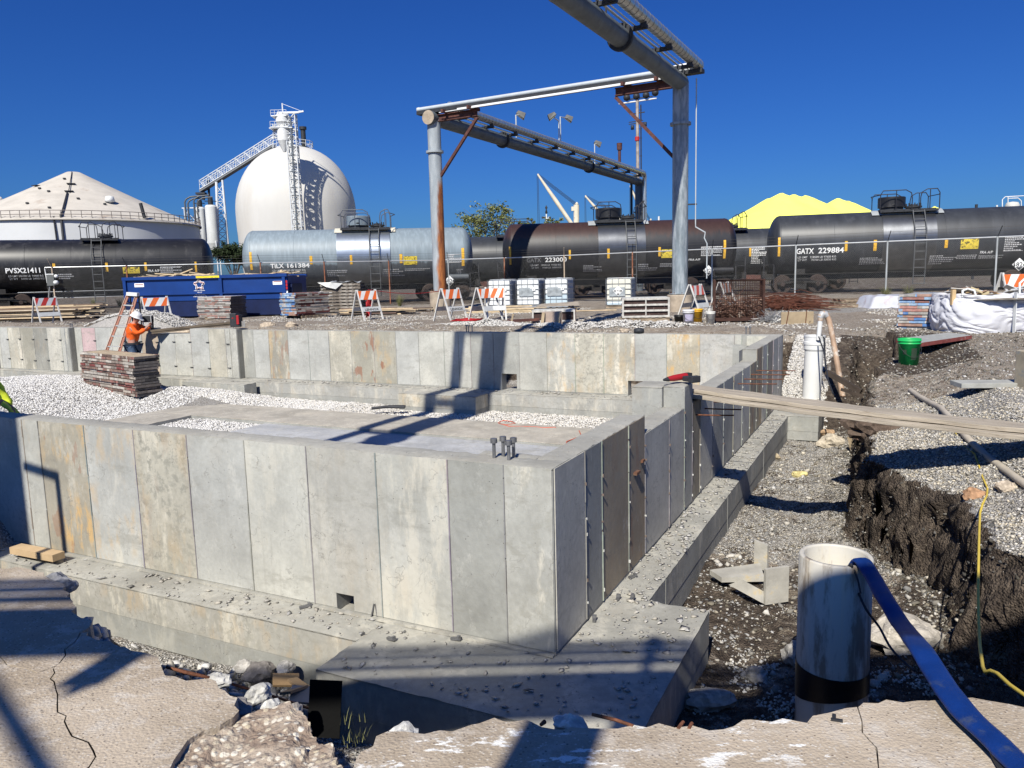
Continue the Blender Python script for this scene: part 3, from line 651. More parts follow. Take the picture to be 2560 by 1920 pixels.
def leftseg(a0,a1,bf,sm,stl,zt,seed,hs=()):
    for a,b,c,d in rects(a0,a1,-1.198,zt-.012,hs): cb.st(GR,(.2,0,0,0)).B(a,b,bf,bf+.38,c,d)
    wallface(cb,'b',bf,-1,sm,stl,-1.18,lambda u:zt,hs,seed)
    if not hs: cb.st(TP,(.1,.05,.1,0)).top(a0,a1,bf,bf+.36,zt-.001,.004,.06,.008,seed)
    else:
        cb.st(TP,(.1,.05,.1,0)).top(a0,hs[0][0],bf,bf+.36,zt-.001,.004,.06,.008,seed); cb.top(hs[0][1],a1,bf,bf+.36,zt-.001,.004,.06,.008,seed)
    cb.st(DK).B(a0-.006,a0,bf+.02,bf+.2,-1.19,zt-.02)
leftseg(12.775,18.94,9.97,[12.78,13.0,13.16,13.74,14.37,14.95,15.58,16.2,16.8,17.4,18.06,18.64,18.93],[(LT,(.3,0,.2,0)),(LT,(.4,0,.5,0)),(CR,(.3,.05,.3,0)),(LB,(.1,0,0,0)),(LT,(.2,0,.5,0)),(LB,(.1,0,.2,0)),((.45,.36,.28),(.2,.2,.3,0)),(LB,(0,0,0,0)),(LT,(.1,0,.1,0)),(LB,(.0,0,0,0)),((.5,.36,.36),(.1,0,.1,0))],.04,7,[(14.37,15.9,-.10,.2)])
leftseg(18.945,22.29,9.80,[18.95,19.12,19.3,19.92,20.53,21.15,21.74,22.15,22.28],[(MD,(.3,0,.6,0)),(LT,(.2,0,.3,0)),((.47,.45,.39),(.4,0,.4,0)),(DK,(.3,.1,.1,0)),((.33,.31,.25),(.5,0,.5,0)),(CR,(.5,.1,.9,0)),(LB,(0,0,.1,0)),(LT,(0,0,.1,0))],.04,8)
leftseg(22.295,26,9.62,[22.3,22.9,23.5,24.1,24.7,25.3,26],[(LT,(.2,0,.3,0)),(CR,(.3,0,.3,0))],.04,9)
for a in (13.05,13.74,14.37,14.95,15.58,16.2,16.8,17.4,18.06): 
    for z in (-.32,-.95): cb.st((.05,.05,.05)).box((a+.03,9.955,z+rr.uniform(-.02,.02)),(.10,.03,.018))
for a in (19.3,19.92,20.53,21.15,21.74):
    for z in (-.30,-.90): cb.st((.05,.05,.05)).box((a+.03,9.78,z+rr.uniform(-.02,.02)),(.10,.03,.018))
cb.done('far_wall','far wall with stepped faces, two square openings and rust-blotched panel prints')
# footings
def footing(cb,a0,a1,b0,b1,z0=-1.65,zs=-1.455,z1=-1.2,t1=MD,t2=GR,fx=(.35,.12,.45,0),seed=0,amp=.008):
    cb.st(t2,(.3,.05,.2,0)).B(a0+.004,a1-.004,b0+.004,b1-.004,z0,zs); cb.st(t1,fx).B(a0,a1,b0,b1,zs+.003,z1-.012)
    cb.st(TP,(.25,.05,.35,0)).top(a0,a1,b0,b1,z1-.001,amp,.045,.014,seed)
cb=CB(); footing(cb,1.292,9,-.315,.5,fx=(.5,.35,.7,.02),t1=(.40,.385,.34),seed=1); cb.done('near_footing')
cb=CB(); footing(cb,-.285,.5,1.04,8.93,t1=MD,seed=2)
for b in np.arange(1.5,8.9,2.44): cb.st(GR).B(-.289,-.285,b-.004,b+.004,-1.64,-1.215)
cb.done('side_footing')
cb=CB(); footing(cb,.25,12.7,9.70,10.5,t1=(.37,.365,.335),seed=3); footing(cb,12.7,26,9.58,10.3,seed=4,z1=-1.2); cb.done('far_footing')
cb=CB(); footing(cb,-.72,1.29,-.72,1.035,t1=TP,seed=5,fx=(.3,.1,.5,0)); cb.done('footing_pad',label='large corner pad in front, crossed by shadows')
cb=CB(); footing(cb,-.745,.2,8.935,10.04,z0=-1.60,t1=MD,seed=6); cb.done('footing_pad')
cb=CB(); footing(cb,5.64,7.48,9.16,9.695,z0=-1.62,zs=-1.48,t1=CR,seed=7,fx=(.4,.3,.8,0)); cb.done('footing_pad')
cb=CB(); footing(cb,11.85,13.9,9.19,9.575,z0=-1.64,zs=-1.50,t1=MD,seed=8); cb.done('footing_pad')
cb=CB(); footing(cb,18.0,20.2,9.16,9.575,z0=-1.64,zs=-1.50,t1=MD,seed=9); cb.done('footing_pad')
# slabs in the pit bottom
cb=CB(); TAN=(.42,.385,.325)
cb.st(TAN,(.2,.05,.3,0)); cb.top(.4,12.3,6.97,8.32,-1.50,.006,.09,.01,11); cb.top(11.10,12.35,.25,6.97,-1.501,.006,.09,.01,12)
cb.st(GR).B(.4,12.2,6.97,6.99,-1.62,-1.515); cb.B(11.10,11.12,.25,6.97,-1.62,-1.515)
cb.st((.42,.425,.43),(.1,0,.15,0)); cb.top(.25,9.1,.25,6.965,-1.545,.005,.09,.01,13); cb.st(GR).B(9.08,9.1,.25,6.9,-1.63,-1.56)
cb.done('pit_slab','tan and fresh grey slab strips on the pit bottom')
# bolts and dowels
STEEL=M('dull_steel',(.22,.22,.225),.5,.6,var=.3,scale=20); RUST=M('rusty_bar',(.15,.058,.03),.85,0,var=.5,scale=30,bmp=.5,bs=120)
cb=CB(); cb.st(TP,(.2,.05,.1,0)).B(.201,.62,.201,.30,-1.198,-.03); cb.top(.201,.62,.201,.31,-.004,.004,.03,.01,20); cb.done('pilaster')
for a,b in ((.452,.11),(.425,.185),(.335,.085),(.345,.175)):
    m=MB().xf(LM); m.cyl((a,b,-.03),(a,b,.115),.011,n=12); m.cyl((a,b,.095),(a,b,.125),.022,n=6); part(m,'anchor_bolt',STEEL,found)
for a,b in ((.55,10.22),(.62,10.22),(6.35,10.22),(6.42,10.25),(6.28,10.25),(18.98,9.95),(19.03,9.97),(19.08,9.95)):
    m=MB().xf(LM); m.cyl((a,b,-.02),(a,b,.14),.012,n=8); m.cyl((a,b,.12),(a,b,.15),.024,n=6); part(m,'anchor_bolt',STEEL,found)
for b0,z0,L_,s in ((3.68,-.31,.36,.03),(4.08,-.31,.37,-.01),(4.55,-.31,.37,.0),(6.0,-.30,.46,.03),(6.47,-.30,.47,.02),(6.98,-.30,.5,.0),(7.44,-.30,.52,.02)):
    m=MB().xf(LM); m.tube([(.05,b0,z0),(-L_*.5,b0+s*.4,z0+.004),(-L_-.02,b0+s,z0+.012)],.0075,8); part(m,'rebar_dowel',RUST,found)
# chips of concrete lying on the footings
def chips(a0,a1,b0,b1,n,z,hi=.03):
    A,B=rect(n,a0,a1,b0,b1); return scatter('concrete_chips',A,B,hi*(.10+.90*rng.random(n)**3.2),tints(n,.34,.46,.5,.05),OCT,flat=.34,z=np.full(n,z),zoff=.12,dsp=.65)
chips(1.3,6,-.31,0,450,-1.196,.03); chips(-.70,1.28,-.70,.0,350,-1.196,.028); chips(-.28,0,1.05,8.9,1500,-1.196,.034); chips(-.7,-.02,.2,1.03,220,-1.196,.036); chips(.3,12,9.75,10.1,700,-1.19,.05); chips(-.72,0,8.95,10.,120,-1.196,.03)
chips(.02,.19,.2,10,420,.0,.008); chips(.2,9,.02,.18,420,0,.007)
A_,B_=rect(900,-.95,-.28,1.2,8.6); scatter('concrete_chips',A_,B_,rng.uniform(.006,.022,900),tints(900,.28,.48,.2),ICOS,flat=.35,zoff=.3,dsp=.6)
# ------------------------------------------------------------------ planks over the side wall
WOOD_G=M('weathered_plank',(.40,.345,.27),.85,0,var=.35,scale=2.5,bmp=.35,bs=25,stretch=(1,14,14),col2=(.25,.205,.155),th=(.5,.68))
def plank_ends(b0,z0,b1,z1,w_,lz):
    return None
def slanted(mb,P0,P1,w_,th):
    mb.beam(P0,P1,w_,th); return mb
pn=W(.30,3.62,.0); 
def plank(name,offz,db,label,a_end=-3.9):
    p=W(.22,3.80+db,-.108+offz); q=W(a_end,3.80+db+(a_end-.22)*.155,-.30+offz)
    p2=W(-.03,3.80+db,-.108+offz)
    loc=p; o=empty(name,loc,0)
    bpy.data.objects.remove(o)
    d=(q-p); L=d.length; m=MB(); segs=22
    V=[];
    for i in range(segs+1):
        f=i/segs; sag=-.03*math.sin(math.pi*f)
        for sy in(-.147,.147):
            for sz in (0,.038): V.append((L*f,sy+.002*math.sin(i*3+sy),sz+sag+.004*math.sin(i*1.7+sy*9)))
    for i in range(segs):
        a=i*4; b=a+4
        for e in((0,1,3,2),): pass
        m_=[(a,a+1,b+1,b),(a+2,b+2,b+3,a+3),(a+1,a+3,b+3,b+1),(a,b,b+2,a+2)]
        if i==0: m.add(V,[(0,2,3,1),(4*segs,4*segs+1,4*segs+3,4*segs+2)]+m_)
        else: m.f+= [list(f) for f in m_]; m.sm+=[False]*4; m.c+=[None]*4
    o=m.build(name,WOOD_G,bevel=.004); o.location=p; o.rotation_euler=d.to_track_quat('X','Z').to_euler()
    return tag(o,label,'plank','pair of long planks over the trench')
plank('scaffold_plank',.0,-.05,'lower of the two long grey planks laid from the wall across the trench')
plank('scaffold_plank',.044,.03,'upper long grey plank laid from the wall across the trench')
# ------------------------------------------------------------------ steel pipe gantry
GALV=M('galvanised_grey',(.22,.26,.285),.5,.2,var=.35,scale=5,bmp=.12,bs=25,stretch=(1,1,.22),col2=(.42,.46,.48),th=(.42,.66),s2=6,spec=.5)
PIPEB=M('painted_pipe',(.115,.135,.15),.5,.1,var=.25,scale=2,bmp=.1,bs=30,col2=(.17,.18,.18),th=(.5,.75))
SILVER=M('silver_cladding',(.62,.63,.60),.28,.8,var=.12,scale=6,bmp=.08)
RUSTB=M('red_oxide_steel',(.085,.034,.028),.75,0,var=.35,scale=6,bmp=.2,col2=(.15,.06,.04),th=(.5,.7))
DARKST=M('dark_steel',(.035,.037,.042),.6,.2,var=.3,scale=10)
WHITEP=M('white_paint',(.72,.73,.72),.5,0,var=.08,scale=3,dirt=.25)
LGREY=M('light_grey_pipe',(.50,.54,.56),.45,.1,var=.1,scale=2)
PED=M('pedestal_concrete',(.40,.33,.25),.9,var=.3,scale=3,bmp=.4,bs=30,dirt=.4)
def rustcol():
    m,t,b=nodes('column_with_rust'); v=coords(t); vs=coords(t,(1,1,.25))
    sx=N(t,'ShaderNodeSeparateXYZ'); t.links.new(v,sx.inputs[0])
    n=noise(t,vs,4,6); base=mixc(t,ramp(t,n,.4,.7),(.29,.325,.35),(.42,.45,.47))
    # rust running down from the foot of the brace on the right-hand side
    ang=mul(t,sx.outputs['X'],.10,'SUBTRACT'); wide=mul(t,sx.outputs['Z'],-.035)
    e=mul(t,mul(t,ang,wide,'ADD'),mul(t,mul(t,noise(t,vs,5,6),.5,'SUBTRACT'),.32),'ADD'); f=ramp(t,e,-.26,-.10)
    f=mul(t,f,ramp(t,sx.outputs['Z'],5.35,4.9)); c=mixc(t,f,base,mixc(t,ramp(t,noise(t,vs,7,6),.35,.65),(.42,.15,.04),(.20,.065,.025)))
    t.links.new(c,b.inputs['Base Color']); b.inputs['Roughness'].default_value=.6; b.inputs['Metallic'].default_value=.1; bump(t,b,noise(t,v,40,4),.15,.01); return m
LC=Vector((-3.0,33.8,0)); RC=Vector((6.22,28.6,0)); PZ=7.77; PR=.28
GT=empty('pipe_gantry',(6.22,28.6,-.25),0,'tall steel gantry of thick grey pipes on two columns with red braces','pipe gantry')
GM=Matrix.Translation((-6.22,-28.6,.25))
def G(): return MB().xf(GM)
AD=Vector((.47,.883,0)).normalized(); AR=Vector((AD.y,-AD.x,0))
A0=Vector((-3.0,33.8,PZ)); A1=on(1597,455,PZ); AD_A=(A1-A0).normalized()
B0=Vector((6.22,28.6,PZ)); B1=on(1425,0,PZ); BD=(B1-B0); BD.z=0; BD.normalize(); K1=B0+BD*10.6; K2=W(4.6,3.,PZ); K3=W(4.6,-16,PZ)  # last points: unseen overhead run, bent so its shadow lands in the pit
def column(c,zb,top,mat,fl,name='column',n=36):
    m=G(); m.cyl((c.x,c.y,zb),(c.x,c.y,top),PR,n=n); m.lathe([(PR,fl-.045),(PR+.09,fl-.045),(PR+.09,fl+.045),(PR,fl+.045)],36,(c.x,c.y,0),sharp=True)
    m.lathe([(PR,zb+.03),(PR+.11,zb+.03),(PR+.11,zb),(PR,zb)],36,(c.x,c.y,0),sharp=True)
    return part(m,name,mat,GT)
mL=MB(); 
cL=empty('x',(0,0,0)); bpy.data.objects.remove(cL)
m=MB(); m.cyl((0,0,.62),(0,0,PZ),PR,n=36); m.lathe([(PR,6.38),(PR+.09,6.38),(PR+.09,6.47),(PR,6.47)],36,sharp=True)
o=m.build('column',rustcol(),GT); o.location=GM@Vector((LC.x,LC.y,0)); o['label']='left column with a long rust streak'
column(RC,.36,PZ,GALV,6.36)
FCp=Vector((A1.x,A1.y,0)); column(FCp,-.2,PZ,PIPEB,5.6,n=20)
for c,r,zt in ((LC,.46,.60),(RC,.46,.34)):
    m=G(); m.lathe([(r,-.3),(r,zt-.02),(r-.02,zt),(0,zt)],30,(c.x,c.y,0),sharp=True); part(m,'pedestal',PED,GT)
    m=G()
    for k in range(8): 
        a=k*math.pi/4; m.cyl((c.x+.36*math.cos(a),c.y+.36*math.sin(a),zt),(c.x+.36*math.cos(a),c.y+.36*math.sin(a),zt+.08),.018,n=6)
    part(m,'anchor_bolts',RUST,GT)
def girder(p,d,L,back,name):
    m=G(); m.cyl(p-d*back,p+d*L,PR,n=36)
    part(m,name,PIPEB,GT)
    m=G()
    k=6.2
    while k<L: 
        q=p+d*k; m.cyl(q-d*.05,q+d*.05,PR+.10,n=36); k+=11.5; part(m,'flange_ring',DARKST,GT); m=G()
girder(A0,AD_A,(A1-A0).length+.1,.42,'main_pipe'); girder(B0,BD,10.6,.0,'main_pipe')
for p_,q_ in((K1,K2),(K2,K3)): girder(p_,(q_-p_).normalized(),(q_-p_).length,.12,'main_pipe')
m=G(); m.lathe([(0,.0),(PR,.0)],30); m=G(); m.lathe([(.0,-PR),(PR*.5,-PR*.87),(PR*.87,-PR*.5),(PR,0),(PR*.87,PR*.5),(PR*.5,PR*.87),(0,PR)],30,(B0.x,B0.y,PZ)); part(m,'elbow',PIPEB,GT)
m=G(); m.cyl(A0-AD_A*.43,A0-AD_A*.42,PR+.005,n=36); part(m,'end_cap',PED,GT)
# insulated line and its brackets
def line(p,d,L,name,off,up,r,ringstep):
    side=Vector((d.y,-d.x,0))*(1 if d.y>0 else -1)
    s=p+side*off+Vector((0,0,up)); m=G(); m.cyl(s,s+d*L,r,n=24); k=.2
    ins=part(m,name,SILVER,GT)
    m=G()
    while k<L: m.cyl(s+d*(k-.006),s+d*(k+.006),r+.006,n=24); k+=ringstep
    o_=m.build('joint_band',M('joint_dark',(.12,.12,.11),.5,.5),ins)  # dark grey joint bands round the cladding
    m=G(); m2=G(); k=1.2
    while k<L:
        q=p+d*k; m.beam(q+Vector((0,0,PR-.02))-side*.05,q+side*(off+.12)+Vector((0,0,PR-.02)),.12,.11)
        m.box(q+side*off+Vector((0,0,(PR+up-r)/2)),(.16,.22,max(.02,up-r-PR)+.10)); k+=2.45; part(m,'bracket',DARKST,GT); m=G()
    part(m,'bracket',DARKST,GT) if 0 else None
    for oo,uu,rr_ in ((.20,PR+.06,.022),(.34,PR+.06,.018),(.10,PR+.13,.03)):
        m2.cyl(p+side*oo+Vector((0,0,uu)),p+side*oo+d*L+Vector((0,0,uu)),rr_,n=6)
    part(m2,'conduit',LGREY,GT); return s,side
sA,sideA=line(A0+AD_A*.5,AD_A,(A1-A0).length-1.2,'insulated_pipe',.50,.55,.18,.30)
sB,sideB=line(B0-BD*.2,BD,10.8,'insulated_pipe',.58,.54,.19,.34)
for p_,q_ in((K1,K2),(K2,K3)): line(p_,(q_-p_).normalized(),(q_-p_).length,'insulated_pipe',-.72,.54,.11,.34)  # unseen insulated run, set on the other side to shape the pit shadow
m=G(); m.cyl(K2+Vector((-1.25,-.6,.6)),K3+Vector((-1.25,-.6,.6)),.035,n=8); part(m,'conduit',LGREY,GT)  # unseen rod added for a thin shadow line in the pit
eA=sA+AD_A*((A1-A0).length-1.2)
m=G(); m.tube([eA-AD_A*.01,eA+AD_A*.35,eA+AD_A*.5-Vector((0,0,.2)),eA+AD_A*.5-Vector((0,0,.6)),Vector((eA.x+AD_A.x*.5,eA.y+AD_A.y*.5,2.5))],.15,18); part(m,'down_pipe',SILVER,GT)
m=G(); q=A1-AD_A*1.7; m.cyl((q.x,q.y,0),(q.x,q.y,PZ),.09,n=10); part(m,'post',DARKST,GT)
# cross line between the columns
CD=(RC-LC).normalized(); CD.z=0; xs=LC-CD*.75; ztop=PZ+.46
m=G(); m.tube([Vector((xs.x,xs.y,ztop)),Vector((RC.x,RC.y,ztop))+CD*.0],.085,18); m.lathe([(.0,-.1),(.08,-.08),(.10,0),(.10,.05)],18,(xs.x,xs.y,ztop),axis='X'); part(m,'cross_pipe',LGREY,GT)
m=G(); m.tube([Vector((RC.x,RC.y,ztop))-CD*.3,Vector((RC.x,RC.y,ztop))+CD*.5,sB],.15,18); part(m,'white_elbow',WHITEP,GT)
m=G(); m.beam(Vector((xs.x,xs.y,ztop-.17)),Vector((RC.x,RC.y,ztop-.17))+CD*.8,.34,.13); part(m,'cable_tray',DARKST,GT)
m=G(); m.tube([LC+CD*1.1+Vector((.1,-.28,ztop-.26)),RC-CD*.3+Vector((.1,-.28,ztop-.26))],.045,8); m.tube([LC+CD*.2+Vector((.1,-.34,ztop-.30)),RC-CD*.2+Vector((.1,-.34,ztop-.30))],.02,6); part(m,'conduit',WHITEP,GT)
for c,s in ((LC,1),(RC,-1)):
    d=CD*s; m=G(); z=PZ+.02; e=c+d*(2.15 if s>0 else 2.45)
    for zz,hh in ((z+.10,.025),(z-.15,.025)): m.beam(c+d*.2+Vector((0,0,zz)),e+Vector((0,0,zz)),.20,hh)
    m.beam(c+d*.2+Vector((0,0,z-.025)),e+Vector((0,0,z-.025)),.03,.24)
    part(m,'bracket_beam',RUSTB,GT)
    m=G(); m.beam(e+Vector((0,0,z-.2)),c+d*.26+Vector((0,0,5.42 if s>0 else 5.25)),.11,.11); part(m,'brace',RUSTB,GT)
    m=G()
    for k in (.75,2.0): 
        q=c+d*k; m.beam(q+Vector((-.25,-.35,ztop-.28)),q+Vector((.2,.3,ztop-.28)),.10,.12)
    part(m,'cross_bracket',RUSTB,GT)
m=G(); q=RC+Vector((.52,-.15,0)); m.tube([q+Vector((0,0,PZ+.1)),q+Vector((0,0,2.9)),q+Vector((.0,0,2.75)),q+Vector((.35,0,2.55)),q+Vector((.32,0,2.35)),q+Vector((.42,0,2.15)),q+Vector((.42,0,.9))],.022,8); part(m,'conduit',LGREY,GT)
m=G(); m.beam(RC+Vector((.2,-.1,3.55)),q+Vector((.05,0,3.55)),.05,.05); part(m,'bracket',DARKST,GT)
# flood lights on the far girder
LAMP=M('lamp_housing',(.10,.10,.095),.6,.2,var=.2); GLASS=M('lamp_glass',(.6,.58,.42),.2,var=.1)
def flood(px,py,sx,sy,yaw,lab,two=None):
    base=onpl(sx,sy,A0,A1); h=onpl(px,py,A0,A1)
    o=empty('flood_light',base,0,lab,'flood light','flood lights on the gantry pipe'); T_=Matrix.Translation(-base)
    m=MB().xf(T_); m.cyl(base,Vector((base.x,base.y,h.z-.1)),.035,n=8); m.tube([(base.x,base.y,h.z-.12),h],.03,8); part(m,'pole',LGREY,o)
    hm=Matrix.Translation(h-base)@Matrix.Rotation(yaw,4,'Z')@Matrix.Rotation(R(28),4,'Y')
    m=MB().xf(hm); m.add([(-.24,-.2,-.06),(.24,-.24,-.14),(.24,.24,-.14),(-.24,.2,-.06),(-.2,-.15,.12),(.2,-.2,.16),(.2,.2,.16),(-.2,.15,.12)],[(0,1,2,3),(4,5,6,7),(0,1,5,4),(1,2,6,5),(2,3,7,6),(3,0,4,7)])
    part(m,'lamp_head',LAMP,o,.01); m=MB().xf(hm); m.box((0,0,-.115),(.40,.36,.01),M=Matrix.Rotation(R(9.5),3,'Y')); part(m,'lamp_glass',GLASS,o)
    return o
flood(1302,287,1291,344,0,'flood light on the straight pole nearest the left column')
flood(1380,290,1398,372,R(180),'left head of the forked pair of flood lights on the pipe')
flood(1422,296,1402,374,0,'right head of the forked pair of flood lights on the pipe')
flood(1494,359,1487,410,0,'flood light farthest along the pipe, lowest in the sky')
b_=onpl(1549,424,A0,A1); m=MB(); m.cyl((0,0,-.2),(0,0,1.1),.10,n=12); m.cyl((0,0,1.0),(0,0,1.45),.17,.19,12); o=m.build('vent_stack',RUSTB); o.location=b_+Vector((0,0,.3)); tag(o,'short dark red vent stack behind the gantry pipe','vent stack')
b_=on(1515,8,PZ+.9); m=MB(); m.cyl((0,0,-.9),(0,0,.35),.025,n=8); m.box((.22,0,.30),(.3,.22,.16)); o=m.build('flood_light',DARKST); o.location=b_; tag(o,'flood light cut off by the top edge above the near gantry pipe','flood light')
# ------------------------------------------------------------------ light mast
b_=at(1597,640,60.); mast=empty('light_mast',(b_.x,b_.y,-.2),0,'tall slim mast with a rack of flood lights and a white crossbar','light mast')
def ml(x,y): q=at(x,y,60.); return Vector((q.x-b_.x,0,q.z+.2))
m=MB(); m.cyl((0,0,0),ml(1593,249),.16,.11,14); part(m,'pole',M('mast_pole',(.36,.31,.27),.6,.1,var=.3),mast)
m=MB(); m.cyl(ml(1593,352)+Vector((0,0,0)),ml(1593,342),.17,n=14); part(m,'red_band',M('red_paint',(.5,.03,.03),.5),mast)
m=MB(); m.cyl(ml(1603,443),ml(1602,262),.05,n=6); [m.beam(ml(1595,y),ml(1605,y),.04,.04) for y in (275,298,322,345,390)]; part(m,'ladder_rail',DARKST,mast)
m=MB(); m.beam(ml(1560,250),ml(1632,241),.06,.08); m.beam(ml(1574,286),ml(1612,280),.07,.07); m.beam(ml(1572,306),ml(1608,301),.06,.06); m.beam(ml(1572,311),ml(1610,306),.06,.06); m.beam(ml(1608,440),ml(1612,500),.05,.05); m.beam(ml(1596,440),ml(1616,440),.1,.1); part(m,'cross_arms',DARKST,mast)
m=MB(); m.cyl(ml(1547,260),ml(1641,246),.06,n=8); part(m,'crossbar',WHITEP,mast)
for x,y in ((1567,244),(1591,241),(1615,238),(1638,232)):
    m=MB(); q=ml(x,y); m.lathe([(0,-.25),(.22,-.2),(.26,0),(.12,.2),(0,.22)],14,q,axis='Y'); part(m,'lamp',DARKST,mast)
for x,y in ((1581,317),(1613,309)):
    m=MB(); q=ml(x,y); m.lathe([(0,-.2),(.12,-.2),(.12,.1),(0,.1)],10,q); part(m,'lamp',DARKST,mast)
# ------------------------------------------------------------------ tank cars
CARBLK=M('tank_black',(.014,.014,.016),.42,0,var=.35,scale=1.2,bmp=.05,bs=8,stretch=(1,1,.4),col2=(.045,.043,.043),th=(.5,.7),s2=2.5,spec=.5)
CARBL2=M('tank_charcoal',(.034,.037,.043),.45,0,var=.25,scale=1.2,bmp=.05,bs=8,stretch=(1.5,1,.4),col2=(.055,.058,.066),th=(.5,.75),s2=2.5,spec=.5)
CARSLT=M('tank_slate',(.16,.20,.235),.50,0,var=.2,scale=1.2,bmp=.05,bs=8,stretch=(1.5,1,.4),col2=(.24,.27,.30),th=(.5,.7),s2=3)
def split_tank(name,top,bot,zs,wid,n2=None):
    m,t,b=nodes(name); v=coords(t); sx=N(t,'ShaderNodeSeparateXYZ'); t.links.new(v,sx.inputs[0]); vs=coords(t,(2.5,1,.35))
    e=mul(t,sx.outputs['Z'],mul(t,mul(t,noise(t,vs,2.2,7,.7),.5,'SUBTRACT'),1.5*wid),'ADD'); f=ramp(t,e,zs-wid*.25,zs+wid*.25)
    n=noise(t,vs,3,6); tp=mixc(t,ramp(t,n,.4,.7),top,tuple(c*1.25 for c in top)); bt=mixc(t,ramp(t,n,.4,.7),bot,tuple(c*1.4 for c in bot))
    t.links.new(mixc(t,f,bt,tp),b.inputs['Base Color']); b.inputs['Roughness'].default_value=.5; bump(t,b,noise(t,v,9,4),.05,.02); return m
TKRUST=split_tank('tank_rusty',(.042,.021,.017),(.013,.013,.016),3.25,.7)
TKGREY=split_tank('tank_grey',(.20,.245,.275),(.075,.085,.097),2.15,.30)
BANDG=M('jacket_grey',(.36,.40,.45),.36,.85,var=.15,scale=2,bmp=.06,bs=6,spec=.7)
BANDB=M('jacket_black',(.14,.145,.155),.33,.85,var=.2,scale=2,bmp=.06,bs=6,spec=.8)
YEL=M('reflective_yellow',(.80,.46,.05),.4,0,var=.1,scale=9,col2=(.62,.33,.03),th=(.5,.6),s2=12)
WTX=M('stencil_white',(.95,.95,.93),.6,0,var=.12,scale=6); WTX2=M('stencil_faded',(.62,.62,.62),.7,0,var=.2,scale=4)
RAILM=M('handrail_black',(.022,.022,.028),.5,.1); WHEEL=M('wheel_steel',(.05,.035,.03),.6,.4,var=.3,scale=6); FRAMEM=M('underframe_black',(.018,.016,.015),.75,0,var=.4)
TUNDRA=M('ladder_grey',(.10,.105,.11),.5,.1)
def text_verts(s,size,offset=0.,spacing=1.):
    cu=bpy.data.curves.new('t','FONT'); cu.body=s; cu.size=size; cu.offset=offset*size; cu.space_character=spacing; cu.resolution_u=2; cu.fill_mode='FRONT'
    ob=bpy.data.objects.new('t',cu); link(ob); dg=bpy.context.evaluated_depsgraph_get(); me=ob.evaluated_get(dg).to_mesh()
    V=[v.co.copy() for v in me.vertices]; Fc=[tuple(p.vertices) for p in me.polygons]; ob.evaluated_get(dg).to_mesh_clear(); bpy.data.objects.remove(ob); bpy.data.curves.remove(cu)
    return V,Fc
